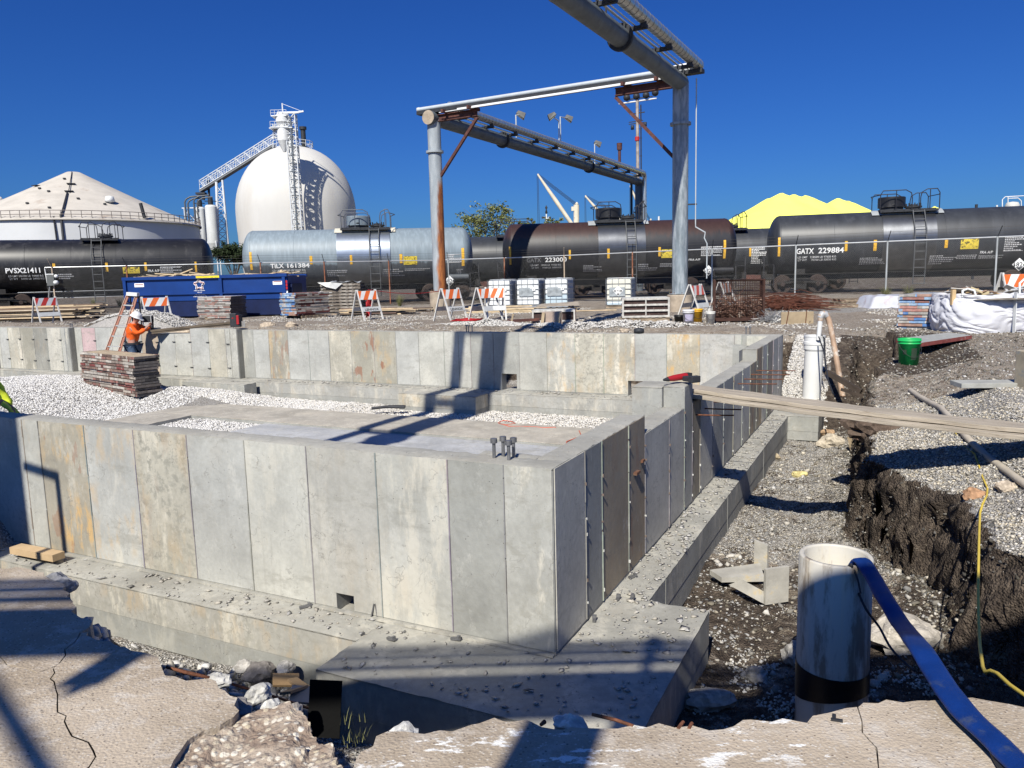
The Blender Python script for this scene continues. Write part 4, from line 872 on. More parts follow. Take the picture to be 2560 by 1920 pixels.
class Car:
    def __init__(s,label,xl,Yl,xr,Yr,ztop,zb=.95,tank=CARBLK,band=None,bandx=None,group='tank cars standing on the track',zr=-.09,detail=True):
        hz=lambda x:725-.0255*x
        L0=at(xl,hz(xl),Yl); R0=at(xr,hz(xr),Yr); L0.z=R0.z=zr; s.c=(L0+R0)/2; d=R0-L0; s.L=d.length; s.ang=math.atan2(d.y,d.x)
        s.root=empty('tank_car',s.c,s.ang,label,'tank car',group); s.r=(ztop-zb)/2; s.zc=(ztop+zb)/2-zr; s.zr=zr
        s.dx=Vector((math.cos(s.ang),math.sin(s.ang),0)); s.ny=Vector((-s.dx.y,s.dx.x,0)); s.band=None
        L=s.L/2; r=s.r; hd=.62
        prof=[(0,-L)]+[(r*math.sin(a),-L+hd*(1-math.cos(a))) for a in np.linspace(.12,math.pi/2,12)]
        prof+=[(p[0],-p[1]) for p in prof[::-1]]
        m=MB(); m.lathe([(q[0],q[1]) for q in prof],56,(0,0,s.zc),axis='X'); s.tank=part(m,'tank',tank,s.root)
        m=MB()
        for k in np.linspace(-L+hd,L-hd,6): m.lathe([(r,k-.006),(r+.008,k-.006),(r+.008,k+.006),(r,k+.006)],56,(0,0,s.zc),axis='X')
        part(m,'weld_seam',tank,s.root)
        if band:
            b0,b1=s.lx(bandx[0]),s.lx(bandx[1]); s.band=(b0,b1); rb=r+.05
            m=MB(); m.lathe([(r-.05,b0),(rb,b0),(rb,(b0*2+b1)/3),(rb+.004,(b0*2+b1)/3),(rb+.004,(b0*2+b1)/3+.02),(rb,(b0*2+b1)/3+.02),(rb,(b0+b1*3)/4),(rb+.004,(b0+b1*3)/4),(rb+.004,(b0+b1*3)/4+.02),(rb,(b0+b1*3)/4+.02),(rb,b1),(r-.05,b1)],64,(0,0,s.zc),axis='X',sharp=True)
            part(m,'jacket_band',band,s.root)
        # side sills, bogies, couplers
        m=MB()
        for sy in(-1,1): m.tube([(-L*.93,sy*1.42,.98),(L*.93,sy*1.42,.98)],.022,6)
        m.box((0,0,.85),(s.L+.6,.5,.35)); 
        for k in(-1,1): m.box((k*(L-1.6),0,1.12),(.5,2.6,.28)); m.box((k*(L+.18),0,1.0),(.22,2.7,.32))
        part(m,'underframe',FRAMEM,s.root)
        for k in(-1,1):
            bx=k*(L-1.65); m=MB()
            for sy in(-1,1):
                m.beam((bx-1.15,sy*1.0,.50),(bx-.3,sy*1.0,.62),.16,.14); m.beam((bx+1.15,sy*1.0,.50),(bx+.3,sy*1.0,.62),.16,.14); m.beam((bx-.5,sy*1.0,.70),(bx+.5,sy*1.0,.70),.18,.16); m.box((bx,sy*1.0,.42),(.6,.2,.4))
            m.box((bx,0,.6),(.4,2.2,.3)); bg=part(m,'bogie',FRAMEM,s.root)
            for w_ in(-.88,.88):
                m=MB()
                for sy in(-1,1):
                    m.lathe([(0,-.065),(.46,-.065),(.50,-.03),(.455,.0),(.455,.065),(0,.065)],28,(bx+w_,sy*.76,.457),axis='Y',sharp=True)
                m.cyl((bx+w_,-.8,.457),(bx+w_,.8,.457),.08,n=10); m.lathe([(0,-1.13),(.10,-1.13),(.13,-1.10),(.13,-.9)],14,(bx+w_,0,.457),axis='Y',sharp=True); m.build('wheelset',WHEEL,bg)
            m=MB(); m.box((k*(L+.62),0,.86),(.7,.22,.26)); m.box((k*(L+.98),0.02,.86),(.24,.3,.3)); part(m,'coupler',RUSTB,s.root)
            if detail:
                m=MB(); x=k*(L+.22)
                for sy in(-1,1):
                    m.tube([(x,sy*1.36,.35),(x,sy*1.36,1.9),(x,sy*1.2,2.05),(x,sy*1.0,2.05)],.02,6); m.tube([(x-k*.5,sy*1.4,.35),(x-k*.5,sy*1.4,1.5),(x,sy*1.38,1.5)],.02,6); m.tube([(x-k*.5,sy*1.4,.45),(x,sy*1.38,.45)],.02,6); m.tube([(x-k*.5,sy*1.4,.8),(x,sy*1.38,.8)],.02,6)
                m.tube([(x,-1.2,1.75),(x,1.2,1.75)],.018,6); part(m,'end_ladder',RAILM,s.root)
                if k>0: m=MB(); m.cyl((L-1.5,-1.05,1.35-.05),(L-.35,-1.05,1.30),.17,n=16); part(m,'air_reservoir',tank,s.root)
    def lx(s,px,py=660):
        f=s.c-s.ny*s.r; q=onpl(px,py,f,f+s.dx); return (q-s.c).dot(s.dx)
    def lz(s,px,py):
        f=s.c-s.ny*(s.r*.97); q=onpl(px,py,f,f+s.dx); return q.z-s.zr
    def wrap(s,x,z,e=.014):
        r=s.r+e+(.052 if s.band and s.band[0]-.02<x<s.band[1]+.02 else 0)
        h=max(-r*.98,min(r*.98,z-s.zc)); return (x,-math.sqrt(r*r-h*h),z)
    def text(s,items,name='lettering',mat=WTX):
        m=MB()
        for st,px,py,hpx,wpx,off in items:        # left, baseline, letter height and width in picture pixels
            x0=s.lx(px,py); z0=s.lz(px,py); z1=s.lz(px,py-hpx); x1=s.lx(px+wpx,py); V,Fc=text_verts(st,1.,off)
            mx=max(v.x for v in V); mn=min(v.x for v in V); my=max(v.y for v in V)
            m.add([s.wrap(x0+(v.x-mn)/(mx-mn)*(x1-x0),z0+v.y/my*(z1-z0)) for v in V],Fc)
        return part(m,name,mat,s.root)
    def strips(s,items,mat=YEL,name='reflective_strip'):
        for x0,y0,x1,y1 in items:
            a,b=s.lx(x0,(y0+y1)/2),s.lx(x1,(y0+y1)/2); zt,zb=s.lz(x0,y0),s.lz(x0,y1); m=MB(); n=6
            V=[s.wrap(x,zb+(zt-zb)*i/n,.016) for i in range(n+1) for x in(a,b)]; m.add(V,[(2*i,2*i+1,2*i+3,2*i+2) for i in range(n)]); part(m,name,mat,s.root)
    def legend(s,x0,y0,x1,y1,rows,seed,mat=WTX2,box=False):
        r=random.Random(seed); m=MB(); a,b=s.lx(x0,y0),s.lx(x1,y0); zt,zb=s.lz(x0,y0),s.lz(x0,y1); hr=(zt-zb)/rows
        for i in range(rows):
            z=zt-hr*(i+.75); x=a; end=b-(b-a)*r.choice([0,.1,.3,.5])
            while x<end:
                w_=r.uniform(.03,.10); m.add([s.wrap(q,zz) for q,zz in((x,z),(x+w_,z),(x+w_,z+hr*.55),(x,z+hr*.55))],[(0,1,2,3)]); x+=w_+.028
        if box:
            for q in((a,zt,b,zt-.02),(a,zb,b,zb+.02)): m.add([s.wrap(u,v) for u,v in((q[0],q[1]),(q[2],q[1]),(q[2],q[3]),(q[0],q[3]))],[(0,1,2,3)])
        part(m,'small_print',mat,s.root)
    def placard(s,px,py,hw):
        x,z=s.lx(px,py),s.lz(px,py); k=.27*hw; Y=-s.r-.12
        m=MB(); m.add([(x-k,Y,z),(x,Y,z-k),(x+k,Y,z),(x,Y,z+k),(x-k,Y+.03,z),(x,Y+.03,z-k),(x+k,Y+.03,z),(x,Y+.03,z+k)],[(0,1,2,3),(4,7,6,5),(0,4,5,1),(1,5,6,2),(2,6,7,3),(3,7,4,0)]); o=part(m,'placard',WTX,s.root)
        m=MB(); m.add([(x-k*.93,Y-.004,z-.0),(x,Y-.004,z-k*.93),(x+k*.93,Y-.004,z)],[(0,1,2)]); 
        V,Fc=text_verts('1824',.26*hw,.02); c=max(v.x for v in V)/2; m.build('black_half',DARKST,o); m=MB(); m.box((x,Y-.008,z-.01),(k*1.1,.004,.20*hw)); m.build('number_field',WTX,o)
        m=MB(); m.add([(x+v.x-c,Y-.014,z-.09*hw+v.y) for v in V],Fc); m.build('number',DARKST,o)
    def deck(s,x0,x1,lad,dome=None,domer=.5,valve=None,seal=None,railh=1.0,halves=None,railcol=RAILM):
        a,b=s.lx(x0,600),s.lx(x1,600); zt=s.zc+s.r+.04
        if seal:
            m=MB(); n=8
            for sgn in(-1,):
                V=[]
                for i in range(n+1):
                    th=R(20)-R(38)*i/n+R(18); th=R(2)+R(33)*i/n
                    for x in(a-.35,b+.3): V.append((x,-(s.r+.058)*math.sin(th),s.zc+(s.r+.058)*math.cos(th)+0))
                m.add(V,[(2*i,2*i+1,2*i+3,2*i+2) for i in range(n)])
            part(m,'pale_patch',seal,s.root)
        m=MB()
        for sy in(-1.05,-.55,.55,1.05): m.beam((a,sy,zt-.02 if abs(sy)<.8 else zt-.12),(b,sy,zt-.02 if abs(sy)<.8 else zt-.12),.10,.07)
        for x in np.linspace(a+.1,b-.1,6): m.beam((x,-1.1,zt-.14),(x,1.1,zt-.14),.05,.05)
        m.box(((a+b)/2,-.82,zt-.06),(b-a,.42,.03)); m.box(((a+b)/2,.82,zt-.06),(b-a,.42,.03)); part(m,'walkway',DARKST,s.root)
        m=MB(); h=railh; H=zt-.08
        def loop(u,v):
            for y in(-1.08,1.08):
                m.tube([(u,y,H),(u,y,H+h*.8),(u+.12*(1 if v>u else -1),y,H+h),(v-.3*(1 if v>u else -1),y,H+h),(v-.05*(1 if v>u else -1),y,H+h*.85),(v,y,H+h*.6),(v,y,H)],.024,6)
                m.tube([((u+v)/2,y,H),((u+v)/2,y,H+h)],.022,6)
            m.tube([(u,-1.08,H+h*.8),(u-.25*(1 if v>u else -1),0,H+h*.8),(u,1.08,H+h*.8)],.022,6)
        hv=halves or ((x0,x1),)
        for u,v in hv: loop(s.lx(u,580),s.lx(v,580))
        part(m,'guard_rail',railcol,s.root)
        if dome:
            x=s.lx(dome,580); m=MB(); m.lathe([(domer*.8,-.1),(domer*.85,.12),(domer*1.0,.14),(domer*1.0,.62),(domer*.96,.66),(0,.70)],28,(x,0,zt),sharp=True); m.box((x-domer*.9,0,zt+.55),(.1,.2,.2)); o=part(m,'protective_housing',s.dmat,s.root)
            m=MB(); m.lathe([(domer*.86,0),(domer*.86,.12)],24,(x,0,zt+.0),sharp=True); m.tube([(x-domer*.8,-domer*.62,zt+.14),(x,-domer*1.02,zt+.26),(x+domer*.8,-domer*.62,zt+.14)],.03,6); m.build('hood_opening',DARKST,o)
        if valve:
            x=s.lx(valve,580); m=MB(); m.lathe([(.34,0),(.34,.12),(.42,.14),(.42,.22),(.2,.24),(.2,.30),(0,.32)],20,(x,0,zt-.05),sharp=True)
            for k in range(8): m.cyl((x+.36*math.cos(k*.785),.36*math.sin(k*.785),zt+.1),(x+.36*math.cos(k*.785),.36*math.sin(k*.785),zt+.32),.03,n=6)
            part(m,'manway',DARKST,s.root)
        if lad:
            u,v=s.lx(lad[0],600),s.lx(lad[1],600); m=MB()
            for x in(u,v): m.tube([(x,-1.1,zt-.1),(x,-1.25,zt-.4),(x,-s.r-.16,s.zc+.5),(x,-s.r-.20,s.zc-.3),(x,-s.r-.16,.9),(x,-s.r-.10,.35)],.026,6)
            z=.38
            while z<zt-.1:
                th=z; y=-s.r-.18 if z<s.zc+.5 else -s.r-.16+(z-s.zc-.5)/(zt-.1-s.zc-.5)*(s.r-.94); m.tube([(u,y,z),(v,y,z)],.02,6); z+=.40
            part(m,'side_ladder',TUNDRA,s.root)
# 1 the long black car at the left
c1=Car('long black tank car at the left, its pale number ending in 411',-62,46,538,50.3,4.03,.96,CARBLK); c1.dmat=CARBLK
c1.deck(196,292,(225,250),valve=253,halves=((197,240),(292,252)))
c1.text([('PVSX21411',14,683,12.5,87,.022)]); c1.text([('LD LMT 206100 LB  94400 KG',20,693,4.5,88,.01),('LT WT    54900 LB  24905 KG',23,700,4.5,86,.01)],mat=WTX2)
c1.text([('FRA A/P',370,680,6,29,.015)]); c1.strips([(263,657,270,679),(361,656,367,677),(487,654,492,680),(131,659,138,668)])
c1.strips([(307,668,349,684)],M('notice_yellow',(.72,.55,.06),.5,0,var=.2,scale=8,col2=(.12,.1,.03),th=(.53,.57),s2=7),'yellow_notice'); c1.legend(400,667,455,682,4,3,box=True); c1.legend(145,684,182,699,3,4)
c1.text([('CALL',310,674,4,12,.01),('800-424-9300',309,682,4.5,38,.02)],'notice_lettering',DARKST)
# 2 the slate grey car
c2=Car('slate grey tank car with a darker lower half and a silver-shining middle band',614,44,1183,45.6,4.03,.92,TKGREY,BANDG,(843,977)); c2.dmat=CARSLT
c2.deck(850,975,(923,947),dome=893,domer=.66,valve=941,seal=M('cream_primer',(.62,.58,.47),.8,0,var=.15,scale=9,col2=(.42,.38,.3),th=(.56,.66)),halves=((852,922),(976,950)),railh=1.02,railcol=M('handrail_grey',(.10,.11,.13),.45,.2))
c2.text([('TILX',676,670.5,11,34,.03),('161384',718,669.5,11,56,.03)]); c2.text([('LD LMT 208600 LB 94600 KG',681,679,4.5,82,.01),('LT WT   68400 LB 31030 KG',682,685,4.5,82,.01)],mat=WTX)
c2.strips([(624,630,630,675),(774,640,781,661),(875,638,881,661),(999,635,1006,658),(1154,620,1161,665)]); c2.strips([(1009,641,1043,662)],MC['notice_yellow'],'yellow_notice')
c2.legend(817,675,865,692,4,6); c2.legend(957,672,1010,692,4,7); c2.legend(1012,671,1082,678,2,8); c2.legend(1117,636,1150,657,5,9,box=True); c2.legend(1142,672,1158,686,4,10)
c2.placard(1124,702,1.1)
# 3 the rusty black car
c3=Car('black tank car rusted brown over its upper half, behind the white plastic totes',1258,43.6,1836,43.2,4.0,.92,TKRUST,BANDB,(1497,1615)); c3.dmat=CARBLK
c3.deck(1490,1612,(1567,1590),dome=1528,domer=.70,valve=1578,seal=M('grey_primer',(.33,.35,.36),.8,0,var=.12),halves=((1494,1556),(1615,1600)))
c3.text([('GATX',1317,656,10.5,36,.012)],'faded_lettering',M('stencil_ghost',(.20,.20,.21),.8,0,var=.5,scale=2,s2=4)); c3.text([('223000',1363,655,11,54,.02)]); c3.text([('LD LMT   18000 LB  94350 KG',1327,665.5,4,76,.008),('LT WT     19000 LB  30850 KG',1330,672,4,74,.008)],mat=WTX2)
c3.strips([(1273,617,1278,662),(1422,625,1427,648),(1518,622,1524,646),(1646,618,1652,641),(1809,600,1815,646)]); c3.strips([(1654,624,1688,645)],MC['notice_yellow'],'yellow_notice')
c3.text([('64 FRA A/P',1712,652,5,40,.012)]); c3.legend(1459,663,1508,680,5,11); c3.legend(1597,659,1648,678,4,12); c3.legend(1652,658,1705,668,3,13); c3.legend(1753,617,1806,640,7,14,box=True); c3.placard(1770,676,1.0)
c3.legend(1782,691,1822,694,1,15,WTX)
# 4 the charcoal car at the right
c4=Car('charcoal tank car at the right with a bright band, its number ending in 884',1916,42.8,2660,39.3,4.02,.92,CARBL2,BANDB,(2206,2340)); c4.dmat=CARBLK
c4.deck(2203,2350,(2285,2314),dome=2243,domer=.66,valve=2299,seal=MC['grey_primer'],halves=((2203,2283),(2352,2304)))
c4.text([('GATX',1991,635,13.5,44,.022),('229884',2046,633,13.5,64,.022)]); c4.text([('LD LMT   218500 LB 97650 KG',1995,646,4.8,96,.01),('LT WT     70700 LB 33030 KG',1996,653,4.8,96,.01)],mat=WTX)
c4.strips([(1945,594,1951,641),(2112,603,2119,628),(2184,600,2192,627),(2362,597,2370,620)]); c4.strips([(2402,598,2447,623)],MC['notice_yellow'],'yellow_notice'); c4.text([('FRA A/P',2453,634,6.5,32,.015)])
c4.legend(2152,644,2212,662,5,16); c4.legend(2327,638,2393,662,5,17); c4.legend(2396,637,2446,648,3,18); c4.legend(2451,638,2512,647,3,19); c4.legend(2513,592,2562,628,8,20,box=True); c4.placard(2546,661,1.15)
c4.legend(1948,686,1977,689,1,25,WTX); c4.legend(2548,677,2562,681,1,26,WTX)
# cars on the track behind
c5=Car('dark tank car on the back track, glimpsed between the grey and the rusty car',1030,49.5,1552,49.5,3.66,.90,CARBL2,detail=False,group='tank cars on the back track'); c5.dmat=CARBLK; c5.deck(1240,1332,None)
c6=Car('dark tank car on the back track, glimpsed between the rusty and the charcoal car',1602,49.5,2118,48,3.7,.90,CARBL2,detail=True,group='tank cars on the back track'); c6.dmat=CARBLK; c6.deck(1822,1872,None,valve=1838,halves=((1868,1846),)); c6.strips([(1873,618,1878,641)]); c6.legend(1879,618,1914,660,11,21,WTX)
# track
m=MB(); TIE=M('tie_wood',(.07,.05,.038),.9,var=.4)
def trk(Yo,nm,lab):
    P0=at(-300,725,48+Yo);P1=c1.c-c1.dx*-7+Vector((0,Yo,0)); pts=[c1.c-c1.dx*20,c1.c+c1.dx*6,c2.c-c2.dx*3,c2.c+c2.dx*5,c3.c,c4.c-c4.dx*3,c4.c+c4.dx*22]
    pts=[Vector((p.x,p.y+Yo,0)) for p in pts]
    o=empty(nm,(0,43+Yo,-.25),0,lab,'railway track'); m=MB().xf(Matrix.Translation((0,-43-Yo,.25)))
    for s_ in(-.76,.76): m.tube([Vector((p.x,p.y+s_,-.17)) for p in pts],.06,6)
    part(m,'rail',WHEEL,o); m=MB().xf(Matrix.Translation((0,-43-Yo,.25)))
    for p,q in zip(pts[:-1],pts[1:]):
        n=int((q-p).length/.6); 
        for i in range(n): c=p+(q-p)*i/n; m.box((c.x,c.y,-.28),(.22,2.5,.16))
    part(m,'sleepers',TIE,o)
trk(0,'railway_track','front railway track under the row of tank cars'); trk(5.6,'railway_track','back railway track behind the row of tank cars')
# ------------------------------------------------------------------ chain-link fence
FZ=2.14
def fence(pxs,label,posts_r,name='chain_link_fence',gz=-.15,endcap=False):
    P=[]
    for x,y in pxs:
        d=ray(x,y); t=(FZ-CAM[2])/d[2]; P.append(Vector(CAM+d*t))
    base=Vector((P[0].x,P[0].y,gz)); o=empty(name,base,0,label,'fence'); T_=Matrix.Translation(-base)
    m=MB().xf(T_); m.tube(P,.028,8); part(m,'top_rail',M('fence_rail',(.66,.67,.66),.35,.5,var=.1),o)
    m=MB().xf(T_); bw=MB().xf(T_)
    for p,q in zip(P[:-1],P[1:]):
        d=q-p; L=math.hypot(d.x,d.y); H=FZ-gz-.05; n=int(L/.075); dn=d/L
        for i in range(-int(H/.075),n+1):
            for sg in(1,-1):
                s0=i*.075; s1=s0+H
                z0=0.;z1=H
                if s0<0: z0=-s0; s0=0
                if s1>L: z1=z0+(L-s0); s1=L
                if z1<=z0: continue
                A_=p+dn*(s0 if sg>0 else L-s0); B_=p+dn*(s1 if sg>0 else L-s1)
                a=Vector((A_.x,A_.y,gz+z0)); b=Vector((B_.x,B_.y,gz+z1)); w_=.0022; nn=Vector((-dn.y,dn.x,0))*w_
                e=Vector((0,0,w_)); k=len(m.v)
                m.add([a+nn,a-nn+e,a-nn-e,b+nn,b-nn+e,b-nn-e],[(0,1,4,3),(1,2,5,4),(2,0,3,5)])
    for k in range(3):
        for p,q in zip(P[:-1],P[1:]):
            bw.tube([p+Vector((-.05*k,-.08*(k+1),.12*(k+1))),q+Vector((-.05*k,-.08*(k+1),.12*(k+1)))],.005,3)
    part(m,'wire_mesh',M('chain_link_wire',(.22,.22,.21),.5,.5,var=.2),o); part(bw,'barbed_wire',M('barbed_wire',(.12,.11,.10),.6,.4),o)
    for (x,kind) in posts_r:
        q=None
        for p_,q_ in zip(P[:-1],P[1:]):
            h=onpl(x,700,p_,q_); f=(h-p_).dot(q_-p_)/((q_-p_).length_squared)
            if -.02<=f<=1.02: q=h; dn=(q_-p_).normalized(); break
        if q is None: continue
        m=MB().xf(T_); m.cyl((q.x,q.y-.04,gz-.1),(q.x,q.y-.04,FZ+.02),.035,n=10)
        mt={'g':M('post_galvanised',(.47,.49,.48),.5,.4,var=.2,scale=2,col2=(.3,.12,.05),th=(.64,.70)),'r':M('post_rusty',(.26,.10,.055),.8,0,var=.4,scale=4,col2=(.36,.2,.13)),'w':M('post_pale',(.5,.40,.30),.7,0,var=.3,scale=2)}[kind]
        p2=part(m,'post',mt,o); m=MB().xf(T_); m.tube([(q.x,q.y-.04,FZ),(q.x-.02,q.y-.32,FZ+.40)],.016,6); m.build('barbed_wire_arm',DARKST if kind!='w' else mt,p2)
fence([(1083,651),(1320,643),(1679,627),(2100,608.5),(2560,590),(2760,580)],'chain-link fence on the right running past the rusty and charcoal cars',[(1122,'g'),(1262,'r'),(1411,'w'),(1581,'r'),(1779,'g'),(1987,'g'),(2214,'g'),(2486,'g'),(2700,'g')])
fence([(112,669),(640,657.5),(1083,651)],'chain-link fence on the left starting at the electrical box',[(134,'w'),(320,'r'),(654,'r'),(813,'r'),(974,'r')])
# electrical box on the fence end
q=onpl(131,690,on(112,669,FZ),on(640,657,FZ)); q.y-=.12; o=empty('electrical_box',(q.x,q.y,-.2),0,'grey electrical box with a small white lamp on the fence end','electrical box')
m=MB(); m.box((0,0,1.72),(.36,.18,.5)); part(m,'cabinet',M('box_grey',(.13,.135,.13),.5,.2),o,.01); m=MB(); m.tube([(-.1,0,1.5),(-.22,0,.9),(-.28,0,.3),(-.28,0,0)],.03,6); part(m,'conduit',M('conduit_grey',(.3,.3,.3),.5,.3),o)
m=MB(); m.beam((-.25,-.02,2.02),(.15,-.02,2.02),.04,.04); m.beam((-.25,-.02,2.3),(-.2,-.02,1.6),.03,.03); part(m,'bracket',WHITEP,o); m=MB(); m.lathe([(0,-.1),(.10,-.08),(.10,.06),(0,.08)],14,(.28,-.1,1.62),axis='Y'); m.lathe([(0,-.06),(.08,-.05),(.08,.06),(0,.08)],14,(.28,-.05,1.92),axis='Y'); part(m,'lamp',WHITEP,o)
# ------------------------------------------------------------------ storage dome with its tower and conveyor
DOME=M('dome_plaster',(.60,.585,.55),.8,0,var=.07,scale=.12,bmp=.1,bs=1.2,col2=(.54,.51,.46),th=(.45,.8),s2=.15,stretch=(1,1,.35))
STW=M('white_steelwork',(.70,.72,.73),.5,.1,var=.1,scale=.5)
YD=180.
base=at(753,707,YD); base.z=-.3
dome=empty('storage_dome',base,0,'huge white egg-shaped storage dome behind the tank cars','storage dome')
prof=[]
Rm=13.15; zw=17.; zt_=at(735,366,YD).z+.3
for z in np.linspace(0,zw,8): prof.append((Rm*(.90+.10*math.sin(math.pi/2*z/zw)),z))
for a in np.linspace(0,math.pi/2,18)[1:]: prof.append((Rm*math.cos(a)**.93 if a<1.57 else 0,zw+(zt_-zw)*math.sin(a)))
m=MB(); m.lathe(prof,72); part(m,'shell',DOME,dome)
m=MB(); 
for k in range(24):
    a=k*math.pi/12
    pass
m.lathe([(3.6,0),(3.6,.4),(0,.4)],24,(0,0,zt_-.6),sharp=True); part(m,'roof_platform',STW,dome)
m=MB()
for k in range(20):
    a=k*math.pi/10; m.cyl((4.4*math.cos(a),4.4*math.sin(a),zt_-.4),(4.4*math.cos(a),4.4*math.sin(a),zt_+1.0),.06,n=5)
for z in (.3,1.): m.tube([(4.4*math.cos(k*math.pi/10),4.4*math.sin(k*math.pi/10),zt_+z-.1) for k in range(20)],.06,5,closed=True)
part(m,'roof_railing',STW,dome)
m=MB(); m.cyl((3.0,-2,zt_-.3),(3.0,-2,zt_+3.2),.55,n=12); m.cyl((3.0,-2,zt_+3.2),(3.0,-2,zt_+3.8),.8,n=12); part(m,'vent',DARKST,dome)
def D(x,y,Y): return at(x,y,Y)
# tower
YT=163.; tb=D(749,640,YT); tb.z=-.3
tower=empty('lattice_tower',tb,0,'white lattice stair tower rising in front of the white dome','tower')
ht=D(722,286,YT).z+.3; hw=1.15; tw=MB()
def lattice(m,x0,y0,w_,d_,z0,z1,n,r=.09,rb=.05,taper=1.):
    C=[(-w_/2,-d_/2),(w_/2,-d_/2),(w_/2,d_/2),(-w_/2,d_/2)]
    for cx_,cy_ in C: m.cyl((x0+cx_,y0+cy_,z0),(x0+cx_*taper,y0+cy_*taper,z1),r,n=6)
    for i in range(n):
        za=z0+(z1-z0)*i/n; zb=z0+(z1-z0)*(i+1)/n; ta=1+(taper-1)*i/n; t2=1+(taper-1)*(i+1)/n
        for k in range(4):
            p=C[k];q=C[(k+1)%4]; m.cyl((x0+p[0]*ta,y0+p[1]*ta,za),(x0+q[0]*ta,y0+q[1]*ta,za),rb,n=4)
            if i%2: p,q=q,p
            m.cyl((x0+p[0]*ta,y0+p[1]*ta,za),(x0+q[0]*t2,y0+q[1]*t2,zb),rb,n=4)
lattice(tw,0,0,1.9,1.6,0,ht,22,.12,.07); part(tw,'frame',STW,tower)
m=MB(); nfl=22
for i in range(nfl):
    z=ht*i/nfl; zz=ht*(i+1)/nfl; s=1 if i%2 else -1
    m.beam((-.7*s,-.4,z),(.7*s,-.4,zz),.5,.14); m.box((0,.4,z),(1.7,.8,.10)); m.beam((-.95,-.85,z+.9),(.95,-.85,z+.9),.06,.06)
    if i%3==0: m.box((-.4,-.2,z+.6),(.6,.6,.9))
part(m,'stairs',STW,tower)
m=MB(); m.cyl((.1,-.95,0),(.1,-.95,ht-1),.18,n=10)
for i in range(0,20): m.box((.1,-1.0,1+i*1.75),(.5,.3,.25))
part(m,'chute',M('grey_pipe',(.16,.18,.20),.5,.4),tower)
m=MB(); m.box((-.5,0,ht+.35),(7.2*.6,.5,.35)); m.cyl((-1.6,0,ht-.5),(-1.6,0,ht+2.2),.14,n=6); m.beam((-1.6,0,ht+2.1),(2.6,0,ht+.4),.07,.07); m.beam((.9,-1.2,ht),(2.9,-1.2,ht+.3),.3,.3); part(m,'hoist_beam',STW,tower)
tx=D(704,300,YT)-tb
m=MB(); zt2=D(704,281,YT).z-tb.z; zb2=D(704,352,YT).z-tb.z; r_=1.4
m.lathe([(.3,zb2-2.2),(r_*.9,zb2),(r_*.9,zb2+2.8),(r_*.7,zb2+3.0),(r_*1.,zb2+3.6),(r_*1.,zt2-.6),(r_*.7,zt2-.15),(0,zt2)],22,(tx.x+.2,tx.y,0),sharp=True); part(m,'filter_hopper',WHITEP,tower)
m=MB()
for z,w_ in ((D(0,310,YT).z-tb.z,2.6),(D(0,338,YT).z-tb.z,3.0)):
    m.box((tx.x-.2,0,z),(w_*1.2,2.6,.2))
    for dx in np.linspace(-w_*.6,w_*.6,5): m.cyl((tx.x-.2+dx,-1.3,z),(tx.x-.2+dx,-1.3,z+1.1),.05,n=4)
    for zz in (.55,1.1): m.beam((tx.x-.2-w_*.6,-1.3,z+zz),(tx.x-.2+w_*.6,-1.3,z+zz),.06,.06)
lattice(m,tx.x-1.3,0,.9,.9,D(0,362,YT).z-tb.z,D(0,328,YT).z-tb.z,5,.08,.05)
m.box((tx.x,0,D(0,340,YT).z-tb.z+.0),(4.6,2.4,.18)); m.beam((tx.x-2.2,0,D(0,362,YT).z-tb.z),(1.2,0,D(0,362,YT).z-tb.z),.25,.3,); m.beam((tx.x-1.6,0,D(0,345,YT).z-tb.z),(tx.x+1.0,0,D(0,362,YT).z-tb.z),.15,.15)
part(m,'platform',STW,tower)
# sloping conveyor
p0=D(503,474,192); p1=D(686,360,186); cv=empty('conveyor_bridge',(p0.x,p0.y,-.3),0,'white truss conveyor sloping from the small silos up to the dome','conveyor'); T_=Matrix.Translation((-p0.x,-p0.y,.3))
m=MB().xf(T_); d=(p1-p0); n=16; up=Vector((0,0,2.0)); lat=Vector((0,1.6,0))
for s_ in (-.5,.5):
    for u_ in (0,1): m.cyl(p0+lat*s_+up*u_,p1+lat*s_+up*u_,.12,n=6)
    m.cyl(p0+lat*s_+up*.5,p1+lat*s_+up*.5,.06,n=4)
    for i in range(n):
        a=p0+d*i/n+lat*s_; b=p0+d*(i+1)/n+lat*s_; m.cyl(a,a+up,.07,n=4); m.cyl(a if i%2 else a+up,(b+up) if i%2 else b,.07,n=4)
part(m,'truss',STW,cv); m=MB().xf(T_); m.beam(p0-Vector((0,0,.35)),p1-Vector((0,0,.35)),1.5,.5); part(m,'belt_trough',M('belt_grey',(.17,.18,.19),.7),cv)
m=MB().xf(T_); lb=D(545,640,170)
for (xt,yt),(xb,yb),r_ in (((541,455),(547,640),.32),((556,450),(573,640),.26)): m.cyl(D(xt,yt,189),D(xb,yb,189),r_,n=10)
for i in range(9):
    f0=i/9; f1=(i+1)/9; a=lambda f:D(541+6*f,466+174*f,189); b=lambda f:D(556+17*f,463+177*f,189)
    m.cyl(a(f0),b(f1),.08,n=4); m.cyl(b(f0),a(f1),.08,n=4); m.cyl(a(f1),b(f1),.08,n=4)
part(m,'trestle',STW,cv)
m=MB().xf(T_); m.cyl(D(508,472,192),D(509,500,192),.35,n=8); m.cyl(D(521,450,192),D(523,500,192),.3,n=8); m.box(tuple(D(503,484,192)),(2.2,1.5,.5)); part(m,'discharge_chute',DARKST,cv)
